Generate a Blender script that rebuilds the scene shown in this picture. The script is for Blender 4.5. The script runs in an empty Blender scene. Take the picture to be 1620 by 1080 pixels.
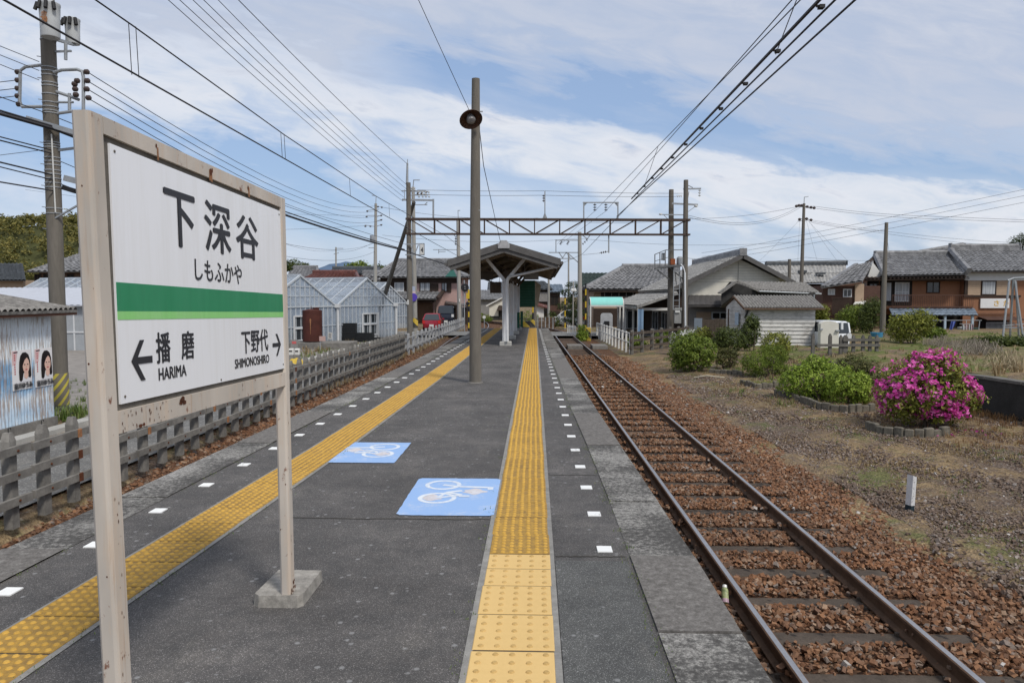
import bpy, math, random
import numpy as np
from mathutils import Vector, Matrix

random.seed(7)
rng = np.random.default_rng(11)
SC = bpy.context.scene
COL = SC.collection
R = math.radians

# ------------------------------------------------------------------ camera
FPX = 1150.0                                  # focal length in pixels of the 1620 px wide photograph
PITCH = math.atan(70 / FPX)
YAW = math.atan(36 / FPX * math.cos(PITCH))
EYE = Vector((0, 0, 1.7))
cam_data = bpy.data.cameras.new('camera')
cam_data.sensor_width = 36.0
cam_data.lens = 36.0 * FPX / 1620.0
cam_data.clip_start = 0.05
cam_data.clip_end = 12000
cam = bpy.data.objects.new('camera', cam_data)
COL.objects.link(cam)
cam.location = EYE
cam.rotation_euler = (math.pi / 2 - PITCH, 0, YAW)
SC.camera = cam

# ------------------------------------------------------------------ sky, sun, exposure
SUN_EL, SUN_AZ = R(50), R(142)                # azimuth clockwise from +Y (the track direction)
w = bpy.data.worlds.new('World')
SC.world = w
w.use_nodes = True
NT = w.node_tree
NT.nodes.clear()

def wn(t, **kw):
 n = NT.nodes.new(t)
 for k, v in kw.items():
  setattr(n, k, v)
 return n

def wl(a, b):
 NT.links.new(a, b)

def wmath(op, a, b=None, clamp=False):
 n = wn('ShaderNodeMath', operation=op)
 n.use_clamp = clamp
 for i, s in enumerate((a, b)):
  if s is None:
   continue
  if isinstance(s, (int, float)):
   n.inputs[i].default_value = s
  else:
   wl(s, n.inputs[i])
 return n.outputs[0]

def wramp(src, stops):
 n = wn('ShaderNodeValToRGB')
 e = n.color_ramp.elements
 while len(e) > 1:
  e.remove(e[-1])
 for i, (p, c) in enumerate(stops):
  el = e[0] if i == 0 else e.new(p)
  el.position = p
  c = (c, c, c) if isinstance(c, (int, float)) else c
  el.color = (*c, 1)
 wl(src, n.inputs[0])
 return n.outputs[0]

sky = wn('ShaderNodeTexSky', sky_type='NISHITA')
sky.sun_disc = False
sky.sun_elevation = SUN_EL
sky.sun_rotation = SUN_AZ
sky.air_density = 1.0
sky.dust_density = 1.5
sky.ozone_density = 1.5
tc = wn('ShaderNodeTexCoord')
sep = wn('ShaderNodeSeparateXYZ')
wl(tc.outputs['Generated'], sep.inputs[0])
ay = wmath('MAXIMUM', wmath('ABSOLUTE', sep.outputs[1]), 0.25)
ca = wmath('DIVIDE', sep.outputs[0], ay)       # tangent of azimuth from the track
cb = wmath('DIVIDE', sep.outputs[2], ay)       # tangent of elevation
comb = wn('ShaderNodeCombineXYZ')
# shear the cloud coordinates so that the banks trail down towards the right
band = wmath('ADD', cb, wmath('MULTIPLY', ca, 0.2))
wl(wmath('MULTIPLY', ca, 1.0), comb.inputs[0])
wl(wmath('MULTIPLY', band, 3.4), comb.inputs[1])

def wnoise(scale, detail, rough, off=0.0, dist=0.0):
 n = wn('ShaderNodeTexNoise')
 n.inputs['Scale'].default_value = scale
 n.inputs['Detail'].default_value = detail
 n.inputs['Roughness'].default_value = rough
 n.inputs['Distortion'].default_value = dist
 mp = wn('ShaderNodeMapping')
 mp.inputs['Location'].default_value = (off, off * 0.7, off * 0.3)
 wl(comb.outputs[0], mp.inputs[0])
 wl(mp.outputs[0], n.inputs['Vector'])
 return n.outputs[0]

n1 = wnoise(3.2, 8, 0.55, 1.3, 0.3)
n2 = wnoise(9.0, 8, 0.6, 4.1, 0.4)
n3 = wnoise(1.6, 4, 0.5, 7.7)
tb = wmath('ADD', band, wmath('ADD', wmath('MULTIPLY', wmath('SUBTRACT', n1, 0.5), 0.17), wmath('MULTIPLY', wmath('SUBTRACT', n2, 0.5), 0.10)))
ca_s = wmath('ADD', ca, 0.5)
gap_on = wramp(wmath('ADD', ca_s, wmath('MULTIPLY', wmath('SUBTRACT', n3, 0.5), 0.2)), [(0.20, 0.0), (0.36, 1.0)])
# cloud cover against the sheared elevation, left and right of the frame
cov_r = wramp(tb, [(0.0, 0.70), (0.05, 0.62), (0.10, 0.66), (0.155, 0.50), (0.19, 0.92), (0.228, 1.0), (0.246, 0.30), (0.272, 0.10), (0.305, 0.58), (0.34, 0.90), (0.6, 0.97)])
cov_l = wramp(tb, [(0.0, 0.62), (0.03, 0.42), (0.06, 0.18), (0.11, 0.12), (0.155, 0.72), (0.20, 0.90), (0.30, 0.92), (0.34, 0.84), (0.6, 0.95)])
mixc = wn('ShaderNodeMix', data_type='FLOAT')
wl(gap_on, mixc.inputs[0])
wl(cov_l, mixc.inputs[2])
wl(cov_r, mixc.inputs[3])
hole = wmath('MULTIPLY', wramp(n2, [(0.36, 1.0), (0.62, 0.0)]), 0.30)
cover = wmath('SUBTRACT', mixc.outputs[0], hole, clamp=True)
# whiter in the long bright bank, lilac grey higher up
grey = wramp(wmath('ADD', tb, wmath('MULTIPLY', wmath('SUBTRACT', n2, 0.5), 0.30)),
   [(0.0, (5.9, 6.25, 7.0)), (0.12, (5.9, 6.3, 7.1)), (0.19, (6.5, 6.7, 7.1)), (0.24, (6.4, 6.6, 7.1)), (0.31, (4.7, 5.1, 6.0)), (0.45, (4.6, 5.0, 5.95)), (0.8, (5.6, 5.9, 6.6))])
blue = wn('ShaderNodeMix', data_type='RGBA', blend_type='MIX')
blue.inputs[0].default_value = 0.55
wl(sky.outputs[0], blue.inputs[6])
blue.inputs[7].default_value = (3.1, 4.3, 6.6, 1)   # thin high veil in front of the open sky
skymix = wn('ShaderNodeMix', data_type='RGBA', blend_type='MIX')
wl(cover, skymix.inputs[0])
wl(blue.outputs[2], skymix.inputs[6])
wl(grey, skymix.inputs[7])
bg = wn('ShaderNodeBackground')
bg.inputs[1].default_value = 0.10
wl(skymix.outputs[2], bg.inputs[0])
wo = wn('ShaderNodeOutputWorld')
wl(bg.outputs[0], wo.inputs[0])

sun_d = bpy.data.lights.new('sun', 'SUN')
sun_d.energy = 2.2
sun_d.angle = R(10)
sun_d.color = (1.0, 0.95, 0.87)
sun = bpy.data.objects.new('sun', sun_d)
COL.objects.link(sun)
sd = Vector((math.sin(SUN_AZ) * math.cos(SUN_EL), math.cos(SUN_AZ) * math.cos(SUN_EL), math.sin(SUN_EL)))
sun.rotation_euler = sd.to_track_quat('Z', 'Y').to_euler()
SC.view_settings.view_transform = 'Standard'
SC.view_settings.look = 'None'
SC.view_settings.exposure = 0.30
SC.view_settings.gamma = 1.0

# ------------------------------------------------------------------ helpers
_fw = Vector((-math.sin(YAW) * math.cos(PITCH), math.cos(YAW) * math.cos(PITCH), -math.sin(PITCH)))
_rt = Vector((math.cos(YAW), math.sin(YAW), 0))
_up = _rt.cross(_fw)

def at(px, py, Y):
 """The point at distance Y along the track seen at a pixel of the photograph (for laying the scene out)."""
 d = _rt * ((px - 810) / FPX) + _up * ((540 - py) / FPX) + _fw
 return EYE + d * (Y / d.y)

def xat(px, Y):
 return at(px, 470, Y).x

def zat(py, Y):
 return at(846, py, Y).z

ORG = {}

class MB:
 def __init__(s):
  s.v, s.f, s.m = [], [], []
  s.cur = 0

 def add(s, vs, fs):
  b = len(s.v)
  s.v.extend([tuple(p) for p in vs])
  s.f.extend([tuple(i + b for i in f) for f in fs])
  s.m.extend([s.cur] * len(fs))
  return s

 def mat(s, i):
  s.cur = i
  return s

 def box(s, c, d, rz=0.0, rx=0.0, ry=0.0):
  hx, hy, hz = d[0] / 2, d[1] / 2, d[2] / 2
  M = Matrix.Rotation(rz, 3, 'Z') @ Matrix.Rotation(ry, 3, 'Y') @ Matrix.Rotation(rx, 3, 'X')
  c = Vector(c)
  vs = [c + M @ Vector((x, y, z)) for z in (-hz, hz) for y in (-hy, hy) for x in (-hx, hx)]
  return s.add(vs, [(0, 2, 3, 1), (4, 5, 7, 6), (0, 1, 5, 4), (2, 6, 7, 3), (0, 4, 6, 2), (1, 3, 7, 5)])

 def bb(s, x0, x1, y0, y1, z0, z1):
  return s.box(((x0 + x1) / 2, (y0 + y1) / 2, (z0 + z1) / 2), (x1 - x0, y1 - y0, z1 - z0))

 def bev(s, c, d, b=0.01, rz=0.0):
  """box with chamfered vertical and top edges"""
  hx, hy, hz = d[0] / 2, d[1] / 2, d[2] / 2
  M = Matrix.Rotation(rz, 3, 'Z')
  c = Vector(c)

  def ring(ix, z):
   ax, ayy = hx - ix, hy - ix
   k = b
   return [(-ax + k, -ayy, z), (ax - k, -ayy, z), (ax, -ayy + k, z), (ax, ayy - k, z), (ax - k, ayy, z), (-ax + k, ayy, z), (-ax, ayy - k, z), (-ax, -ayy + k, z)]
  rings = [ring(0, -hz), ring(0, hz - b), ring(b, hz)]
  vs = [c + M @ Vector(p) for r_ in rings for p in r_]
  fs = [tuple(range(7, -1, -1)), tuple(range(16, 24))]
  for k in range(2):
   for i in range(8):
    j = (i + 1) % 8
    fs.append((k * 8 + i, k * 8 + j, k * 8 + 8 + j, k * 8 + 8 + i))
  return s.add(vs, fs)

 def bar(s, p, q, wd, ht=None, up=(0, 0, 1)):
  ht = wd if ht is None else ht
  p, q = Vector(p), Vector(q)
  t = (q - p).normalized()
  u = Vector(up)
  if abs(t.dot(u)) > 0.98:
   u = Vector((0, 1, 0))
  a = t.cross(u).normalized()
  b = a.cross(t).normalized()
  vs = []
  for e in (p, q):
   for sa, sb in ((-1, -1), (1, -1), (1, 1), (-1, 1)):
    vs.append(e + a * (sa * wd / 2) + b * (sb * ht / 2))
  return s.add(vs, [(0, 3, 2, 1), (4, 5, 6, 7), (0, 1, 5, 4), (1, 2, 6, 5), (2, 3, 7, 6), (3, 0, 4, 7)])

 def tube(s, pts, r, n=8, caps=True):
  pts = [Vector(p) for p in pts]
  rs = r if isinstance(r, (list, tuple)) else [r] * len(pts)
  vs, fs = [], []
  prev = None
  for i, p in enumerate(pts):
   t = (pts[min(i + 1, len(pts) - 1)] - pts[max(i - 1, 0)]).normalized()
   if prev is None:
    u = Vector((0, 0, 1)) if abs(t.z) < 0.9 else Vector((0, 1, 0))
    a = t.cross(u).normalized()
   else:
    a = (prev - t * prev.dot(t)).normalized()
   prev = a
   b = t.cross(a)
   for k in range(n):
    an = 2 * math.pi * k / n
    vs.append(p + (a * math.cos(an) + b * math.sin(an)) * rs[i])
  for i in range(len(pts) - 1):
   for k in range(n):
    j = (k + 1) % n
    fs.append((i * n + k, i * n + j, i * n + n + j, i * n + n + k))
  if caps:
   fs.append(tuple(range(n - 1, -1, -1)))
   fs.append(tuple((len(pts) - 1) * n + k for k in range(n)))
  return s.add(vs, fs)

 def lathe(s, c, prof, n=16, axis=(0, 0, 1)):
  c = Vector(c)
  q = Vector(axis).to_track_quat('Z', 'Y')
  vs, fs = [], []
  for r_, z in prof:
   for k in range(n):
    an = 2 * math.pi * k / n
    vs.append(c + q @ Vector((r_ * math.cos(an), r_ * math.sin(an), z)))
  for i in range(len(prof) - 1):
   for k in range(n):
    j = (k + 1) % n
    fs.append((i * n + k, i * n + j, i * n + n + j, i * n + n + k))
  fs.append(tuple(range(n - 1, -1, -1)))
  fs.append(tuple((len(prof) - 1) * n + k for k in range(n)))
  return s.add(vs, fs)

 def poly(s, pts):
  return s.add(pts, [tuple(range(len(pts)))])

 def prism(s, pts, off):
  """closed polygon pts extruded by the vector off"""
  n = len(pts)
  off = Vector(off)
  a = [Vector(p) for p in pts]
  vs = a + [p + off for p in a]
  fs = [tuple(range(n - 1, -1, -1)), tuple(range(n, 2 * n))]
  for i in range(n):
   j = (i + 1) % n
   fs.append((i, j, n + j, n + i))
  return s.add(vs, fs)

 def grid(s, fn, nu, nv):
  vs = [fn(i / nu, j / nv) for j in range(nv + 1) for i in range(nu + 1)]
  fs = [(j * (nu + 1) + i, j * (nu + 1) + i + 1, (j + 1) * (nu + 1) + i + 1, (j + 1) * (nu + 1) + i) for j in range(nv) for i in range(nu)]
  return s.add(vs, fs)

 def build(s, name, mats, parent=None, smooth=False, org=None):
  mats = mats if isinstance(mats, (list, tuple)) else [mats]
  o_ = Vector(ORG.get(parent.name, (0, 0, 0))) if parent else Vector(org or (0, 0, 0))
  me = bpy.data.meshes.new(name)
  me.from_pydata([(x - o_.x, y - o_.y, z - o_.z) for x, y, z in s.v], [], s.f)
  for m in mats:
   me.materials.append(m)
  if len(mats) > 1:
   me.polygons.foreach_set('material_index', s.m)
  if smooth:
   me.polygons.foreach_set('use_smooth', [True] * len(me.polygons))
   try:
    me.set_sharp_from_angle(angle=R(40))
   except Exception:
    pass
  me.update()
  return link(name, me, parent, o_)

def link(name, me, parent, o_):
 o = bpy.data.objects.new(name, me)
 COL.objects.link(o)
 if parent:
  o.parent = parent
 else:
  o.location = o_
 ORG[o.name] = tuple(o_)
 return o

def fast_mesh(name, V, F, mat, parent=None, org=None, smooth=False):
 """mesh from numpy arrays; F is (n,3) or (n,4)"""
 o_ = Vector(ORG.get(parent.name, (0, 0, 0))) if parent else Vector(org or (0, 0, 0))
 me = bpy.data.meshes.new(name)
 V = np.asarray(V, np.float32) - np.array(o_, np.float32)
 F = np.asarray(F, np.int32)
 k = F.shape[1]
 me.vertices.add(len(V))
 me.vertices.foreach_set('co', V.ravel())
 me.loops.add(F.size)
 me.loops.foreach_set('vertex_index', F.ravel())
 me.polygons.add(len(F))
 me.polygons.foreach_set('loop_start', np.arange(0, F.size, k, dtype=np.int32))
 me.polygons.foreach_set('loop_total', np.full(len(F), k, np.int32))
 me.polygons.foreach_set('use_smooth', np.full(len(F), smooth, bool))
 me.materials.append(mat)
 me.update()
 me.validate()
 return link(name, me, parent, o_)

def tag(o, label=None, cat=None, group=None, kind=None):
 if label:
  o['label'] = label
 if cat:
  o['category'] = cat
 if group:
  o['group'] = group
 if kind:
  o['kind'] = kind
 return o

def thing(name, label, cat, loc, group=None):
 o = bpy.data.objects.new(name, None)
 COL.objects.link(o)
 o.location = loc
 o.empty_display_size = 0.2
 ORG[o.name] = tuple(loc)
 return tag(o, label, cat, group)

def struct(o, label=None, cat=None):
 return tag(o, label, cat, None, 'structure')

def copy_tree(o, parent=None):
 c = o.copy()
 COL.objects.link(c)
 c.parent = parent
 for ch in list(o.children):
  copy_tree(ch, c)
 return c

def glyphs(text, o, U, V, wd, ht, mat, name, parent, bold=0.0):
 """flat lettering fitted to a wd x ht box; o is its lower left corner"""
 cu = bpy.data.curves.new('lettering', 'FONT')
 cu.body = text
 cu.resolution_u = 3
 tmp = bpy.data.objects.new('lettering', cu)
 COL.objects.link(tmp)
 bpy.context.view_layer.update()
 me = bpy.data.meshes.new_from_object(tmp.evaluated_get(bpy.context.evaluated_depsgraph_get()))
 bpy.data.objects.remove(tmp)
 n = len(me.vertices)
 co = np.zeros(n * 3, np.float32)
 me.vertices.foreach_get('co', co)
 co = co.reshape(-1, 3)
 lo, hi = co.min(0), co.max(0)
 q = (co - lo) / np.maximum(hi - lo, 1e-6)
 o_ = np.array(ORG.get(parent.name, (0, 0, 0)))
 W = np.array(o)[None] - o_[None] + q[:, :1] * wd * np.array(U)[None] + q[:, 1:2] * ht * np.array(V)[None]
 tri = []
 for p in me.polygons:
  tri.append(tuple(p.vertices))
 mb = MB()
 N = Vector(U).cross(Vector(V)).normalized()
 sh = [(0, 0)] if not bold else [(-bold, 0), (bold, 0), (0, bold * 0.6), (0, -bold * 0.6)]
 for i, (a, b) in enumerate(sh):
  d = np.array(Vector(U) * a + Vector(V) * b + N * 0.00025 * i) + o_
  mb.add([tuple(p) for p in (W + d[None])], tri)
 bpy.data.meshes.remove(me)
 return mb.build(name, mat, parent)

# ------------------------------------------------------------------ materials
MATS = {}

class NM:
 def __init__(s, name):
  s.m = bpy.data.materials.new(name)
  s.m.use_nodes = True
  s.t = s.m.node_tree
  s.b = s.t.nodes['Principled BSDF']
  s.out = s.t.nodes['Material Output']
  g = s.t.nodes.new('ShaderNodeNewGeometry')
  s.geo = g
  s.pos = g.outputs['Position']

 def n(s, t):
  return s.t.nodes.new(t)

 def l(s, a, b):
  s.t.links.new(a, b)

 def vec(s, sx=1, sy=1, sz=1, rot=(0, 0, 0)):
  m = s.n('ShaderNodeMapping')
  m.inputs['Scale'].default_value = (sx, sy, sz)
  m.inputs['Rotation'].default_value = rot
  s.l(s.pos, m.inputs[0])
  return m.outputs[0]

 def noise(s, scale, detail=4, rough=0.6, v=None, dist=0):
  n = s.n('ShaderNodeTexNoise')
  n.inputs['Scale'].default_value = scale
  n.inputs['Detail'].default_value = detail
  n.inputs['Roughness'].default_value = rough
  n.inputs['Distortion'].default_value = dist
  s.l(v or s.pos, n.inputs['Vector'])
  return n.outputs[0]

 def voro(s, scale, v=None, feat='F1'):
  n = s.n('ShaderNodeTexVoronoi')
  n.feature = feat
  n.inputs['Scale'].default_value = scale
  s.l(v or s.pos, n.inputs['Vector'])
  return n

 def ramp(s, src, stops, interp='LINEAR'):
  n = s.n('ShaderNodeValToRGB')
  n.color_ramp.interpolation = interp
  e = n.color_ramp.elements
  while len(e) > 1:
   e.remove(e[-1])
  for i, (p, c) in enumerate(stops):
   el = e[0] if i == 0 else e.new(p)
   el.position = p
   c = (c, c, c) if isinstance(c, (int, float)) else c
   el.color = (*c, 1)
  s.l(src, n.inputs[0])
  return n.outputs[0]

 def mix(s, f, a, b, blend='MIX'):
  n = s.n('ShaderNodeMix')
  n.data_type = 'RGBA'
  n.blend_type = blend
  for i, x in ((0, f), (6, a), (7, b)):
   if isinstance(x, (int, float)):
    n.inputs[i].default_value = x if i == 0 else (x, x, x, 1)
   elif isinstance(x, tuple):
    n.inputs[i].default_value = (*x, 1)
   else:
    s.l(x, n.inputs[i])
  return n.outputs[2]

 def math(s, op, a, b):
  n = s.n('ShaderNodeMath')
  n.operation = op
  for i, x in enumerate((a, b)):
   if isinstance(x, (int, float)):
    n.inputs[i].default_value = x
   else:
    s.l(x, n.inputs[i])
  return n.outputs[0]

 def color(s, x):
  if isinstance(x, tuple):
   s.b.inputs['Base Color'].default_value = (*x, 1)
  else:
   s.l(x, s.b.inputs['Base Color'])
  return s

 def rough(s, x):
  if isinstance(x, (int, float)):
   s.b.inputs['Roughness'].default_value = x
  else:
   s.l(x, s.b.inputs['Roughness'])
  return s

 def bump(s, h, strength=0.5, dist=0.01):
  n = s.n('ShaderNodeBump')
  n.inputs['Strength'].default_value = strength
  n.inputs['Distance'].default_value = dist
  s.l(h, n.inputs['Height'])
  s.l(n.outputs[0], s.b.inputs['Normal'])
  return s

 def spec(s, v):
  s.b.inputs['Specular IOR Level'].default_value = v
  return s

 def metal(s, v):
  s.b.inputs['Metallic'].default_value = v
  return s

def simple(name, c, rough=0.8, var=0.25, scale=6, bump=0.15, metal=0.0, c2=None, streak=False, grime=0.35):
 """weathered colour: two tones mixed by noise, fine relief"""
 if name in MATS:
  return MATS[name]
 k = NM(name)
 c2 = c2 or tuple(x * (1 - var) for x in c)
 v = k.vec(1, 1, 0.15) if streak else None
 nz = k.noise(scale, 6, 0.65, v)
 nf = k.noise(scale * 9, 4, 0.6, v)
 a = k.ramp(nz, [(0.32, c), (0.68, c2)])
 a = k.mix(k.ramp(nf, [(0.45, 0.0), (0.75, min(grime, var * 1.6))]), a, tuple(x * 0.6 for x in c2))
 k.color(a).rough(rough).spec(0.3).metal(metal)
 if bump:
  k.bump(k.noise(scale * 14, 4, 0.6), bump, 0.01)
 MATS[name] = k.m
 return k.m

def mk_asphalt(name, base, speck=0.55, warm=1.0, sp_scale=260):
 k = NM(name)
 big = k.noise(1.1, 6, 0.66)
 mid = k.noise(6, 6, 0.75)
 a = k.ramp(big, [(0.3, tuple(base * x * 0.62 for x in (1.02 * warm, 1, 0.96))), (0.55, tuple(base * x for x in (1.02 * warm, 1, 0.955))), (0.72, tuple(base * 1.38 * x for x in (1.03 * warm, 1, 0.94)))])
 a = k.mix(k.ramp(mid, [(0.42, 0.0), (0.66, 0.55)]), a, base * 0.55)
 rs = k.noise(2.6, 6, 0.7, k.vec(1, 0.4, 1))
 a = k.mix(k.ramp(rs, [(0.55, 0.0), (0.72, 0.35)]), a, (base * 1.75, base * 1.6, base * 1.4))
 v = k.voro(sp_scale)
 sepc = k.n('ShaderNodeSeparateColor')
 k.l(v.outputs['Color'], sepc.inputs[0])
 grain = k.ramp(sepc.outputs[0], [(0.0, 0.45), (0.6, 1.0), (0.90, 1.5), (0.94, 3.2), (1.0, 4.2)])
 a = k.mix(speck, a, k.mix(1.0, a, grain, 'MULTIPLY'))
 v2 = k.voro(26)
 s2 = k.n('ShaderNodeSeparateColor')
 k.l(v2.outputs['Color'], s2.inputs[0])
 spot = k.math('MULTIPLY', k.ramp(s2.outputs[1], [(0.955, 0.0), (0.96, 0.55)]), k.ramp(v2.outputs['Distance'], [(0.25, 1.0), (0.45, 0.0)]))
 a = k.mix(spot, a, 0.33)
 k.color(a).rough(0.88).spec(0.3)
 k.bump(v.outputs['Distance'], 0.5, 0.006)
 MATS[name] = k.m
 return k.m

M_ASPH = mk_asphalt('platform asphalt', 0.100, 0.55, 1.05)
M_ASPH2 = mk_asphalt('patched asphalt', 0.115, 0.6, 0.98)
M_ROAD = mk_asphalt('road asphalt', 0.17, 0.35, 1.0, 60)

def mk_slab():
 k = NM('lichened concrete')
 a = k.noise(1.5, 3, 0.5)
 b = k.noise(24, 8, 0.82)
 c = k.noise(80, 5, 0.7)
 f = k.math('ADD', k.math('MULTIPLY', a, 0.55), k.math('MULTIPLY', b, 1.0))
 col = k.ramp(f, [(0.66, (0.06, 0.057, 0.053)), (0.75, (0.12, 0.115, 0.108)), (0.82, (0.27, 0.26, 0.24)), (0.94, (0.40, 0.385, 0.36))])
 col = k.mix(k.ramp(c, [(0.46, 0.0), (0.62, 0.7)]), col, (0.075, 0.07, 0.066))
 k.color(col).rough(0.92).spec(0.25)
 k.bump(k.math('ADD', b, c), 0.5, 0.012)
 return k.m

M_SLAB = mk_slab()

def mk_slab2():
 k = NM('brown concrete')
 b = k.noise(20, 8, 0.8)
 c = k.noise(90, 5, 0.7)
 col = k.ramp(b, [(0.35, (0.09, 0.083, 0.076)), (0.55, (0.19, 0.178, 0.165)), (0.68, (0.30, 0.285, 0.265))])
 col = k.mix(k.ramp(c, [(0.45, 0.0), (0.68, 0.7)]), col, (0.08, 0.072, 0.066))
 k.color(col).rough(0.92).spec(0.25)
 k.bump(c, 0.5, 0.01)
 return k.m

M_SLAB2 = mk_slab2()

def mk_tile(name, c, dirt, amt):
 k = NM(name)
 r_ = k.geo.outputs['Random Per Island']
 a = k.mix(k.ramp(r_, [(0.0, 0.0), (1.0, 0.5)]), c, tuple(x * f_ for x, f_ in zip(c, (0.68, 0.66, 0.6))))
 n = k.noise(18, 6, 0.7)
 n2 = k.noise(2.2, 4, 0.6)
 f = k.math('MULTIPLY', k.ramp(n, [(0.36, 0.0), (0.60, 1.0)]), k.ramp(n2, [(0.3, amt * 0.5), (0.7, amt)]))
 a = k.mix(f, a, dirt)
 k.color(a).rough(0.75).spec(0.15)
 k.bump(k.noise(60, 4, 0.7), 0.2, 0.004)
 return k.m

M_YNEW = mk_tile('new yellow tile', (0.69, 0.475, 0.20), (0.55, 0.37, 0.14), 0.25)
M_YOLD = mk_tile('worn yellow tile', (0.49, 0.295, 0.065), (0.20, 0.13, 0.055), 0.95)
M_YNEWD = mk_tile('shaded new dome', (0.54, 0.36, 0.14), (0.45, 0.30, 0.12), 0.5)  # darker colour stands in for the shading on the new domes
M_YOLDD = mk_tile('rubbed dome', (0.62, 0.37, 0.075), (0.36, 0.22, 0.06), 0.4)
M_JOINT = simple('dark joint', (0.07, 0.062, 0.05), 0.95, 0.3, 12)
M_GROUT = simple('grout', (0.30, 0.29, 0.27), 0.9, 0.35, 12)

def mk_worn(name, c, under, lo, hi, fine=26, dots=90):
 k = NM(name)
 n = k.noise(fine, 7, 0.75)
 n2 = k.noise(3.5, 3, 0.5)
 d = k.noise(dots, 3, 0.8)
 f = k.math('ADD', k.math('MULTIPLY', n, 0.6), k.math('MULTIPLY', n2, 0.55))
 m = k.ramp(f, [(lo, 0.0), (hi, 0.8)])
 m2 = k.ramp(d, [(0.62, 0.0), (0.72, 0.45)])
 a = k.mix(k.math('MAXIMUM', m, m2), c, under)
 k.color(a).rough(0.7).spec(0.3)
 k.bump(d, 0.25, 0.005)
 return k.m

M_BLUE = mk_worn('worn blue paint', (0.27, 0.42, 0.69), (0.50, 0.55, 0.64), 0.60, 0.78)
M_WHITE = mk_worn('worn white paint marks', (0.80, 0.80, 0.78), (0.22, 0.21, 0.20), 0.66, 0.72, 40, 140)
M_PICTO = mk_worn('worn white paint', (0.66, 0.70, 0.74), (0.40, 0.48, 0.62), 0.54, 0.70)
M_PEEL = mk_worn('peeled paint', (0.50, 0.46, 0.46), (0.62, 0.62, 0.66), 0.50, 0.64)

def mk_stone(name, cols):
 k = NM(name)
 r_ = k.geo.outputs['Random Per Island']
 a = k.ramp(r_, cols)
 n = k.noise(45, 5, 0.65)
 a = k.mix(k.ramp(n, [(0.35, 0.0), (0.7, 0.55)]), a, k.mix(1.0, a, (0.45, 0.38, 0.34), 'MULTIPLY'))
 big = k.noise(0.8, 3, 0.6)
 a = k.mix(k.ramp(big, [(0.4, 0.0), (0.7, 0.35)]), a, (0.11, 0.078, 0.058))
 k.color(a).rough(0.93).spec(0.2)
 k.bump(k.noise(90, 4, 0.6), 0.35, 0.006)
 return k.m

M_STONE = mk_stone('rusty ballast stone', [(0.0, (0.12, 0.060, 0.034)), (0.25, (0.22, 0.108, 0.057)), (0.5, (0.31, 0.165, 0.09)), (0.72, (0.17, 0.10, 0.068)), (0.86, (0.36, 0.245, 0.165)), (0.95, (0.22, 0.18, 0.155)), (0.993, (0.26, 0.22, 0.19)), (1.0, (0.60, 0.58, 0.55))])
M_STONE2 = mk_stone('dull ballast stone', [(0.0, (0.11, 0.08, 0.06)), (0.3, (0.19, 0.14, 0.11)), (0.55, (0.25, 0.19, 0.15)), (0.75, (0.16, 0.13, 0.115)), (0.9, (0.28, 0.24, 0.21)), (0.99, (0.34, 0.30, 0.27)), (1.0, (0.6, 0.58, 0.55))])

def mk_ground():
 """dirt, fine gravel, dead grass and moss; gravel near the tracks"""
 k = NM('trackside ground')
 n = k.noise(0.35, 6, 0.65)
 n2 = k.noise(1.7, 6, 0.7)
 n3 = k.noise(11, 6, 0.7)
 v = k.voro(32)
 sc_ = k.n('ShaderNodeSeparateColor')
 k.l(v.outputs['Color'], sc_.inputs[0])
 peb = k.ramp(sc_.outputs[0], [(0.0, (0.055, 0.042, 0.036)), (0.4, (0.115, 0.085, 0.068)), (0.7, (0.18, 0.125, 0.09)), (0.92, (0.22, 0.18, 0.15)), (1.0, (0.36, 0.33, 0.30))])
 dirt = k.ramp(n3, [(0.3, (0.05, 0.038, 0.03)), (0.52, (0.115, 0.085, 0.062)), (0.72, (0.20, 0.15, 0.10))])
 a = k.mix(k.ramp(n2, [(0.35, 0.85), (0.65, 0.15)]), dirt, peb)
 straw = k.ramp(n3, [(0.3, (0.13, 0.085, 0.045)), (0.5, (0.26, 0.185, 0.10)), (0.7, (0.40, 0.30, 0.17))])
 a = k.mix(k.ramp(k.math('ADD', k.math('MULTIPLY', n, 0.6), k.math('MULTIPLY', n2, 0.5)), [(0.49, 0.0), (0.60, 0.85)]), a, straw)
 moss = k.ramp(n3, [(0.3, (0.06, 0.075, 0.022)), (0.7, (0.15, 0.17, 0.06))])
 nm = k.noise(0.9, 5, 0.7, k.vec(1, 1, 1, (0, 0, 1.1)))
 a = k.mix(k.ramp(nm, [(0.52, 0.0), (0.64, 0.75)]), a, moss)
 k.color(a).rough(0.95).spec(0.15)
 k.bump(k.math('ADD', v.outputs['Distance'], n3), 0.8, 0.03)
 return k.m

M_GROUND = mk_ground()

def mk_bed(name, cols, scale=24):
 k = NM(name)
 v = k.voro(scale)
 sc_ = k.n('ShaderNodeSeparateColor')
 k.l(v.outputs['Color'], sc_.inputs[0])
 a = k.ramp(sc_.outputs[0], cols)
 a = k.mix(k.ramp(v.outputs['Distance'], [(0.25, 0.0), (0.6, 0.7)]), a, (0.05, 0.03, 0.02))
 n = k.noise(0.8, 4, 0.6)
 a = k.mix(k.ramp(n, [(0.45, 0.0), (0.75, 0.35)]), a, (0.10, 0.075, 0.055))
 k.color(a).rough(0.95).spec(0.15)
 inv = k.math('SUBTRACT', 1.0, v.outputs['Distance'])
 k.bump(inv, 1.0, 0.05)
 return k.m

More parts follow.
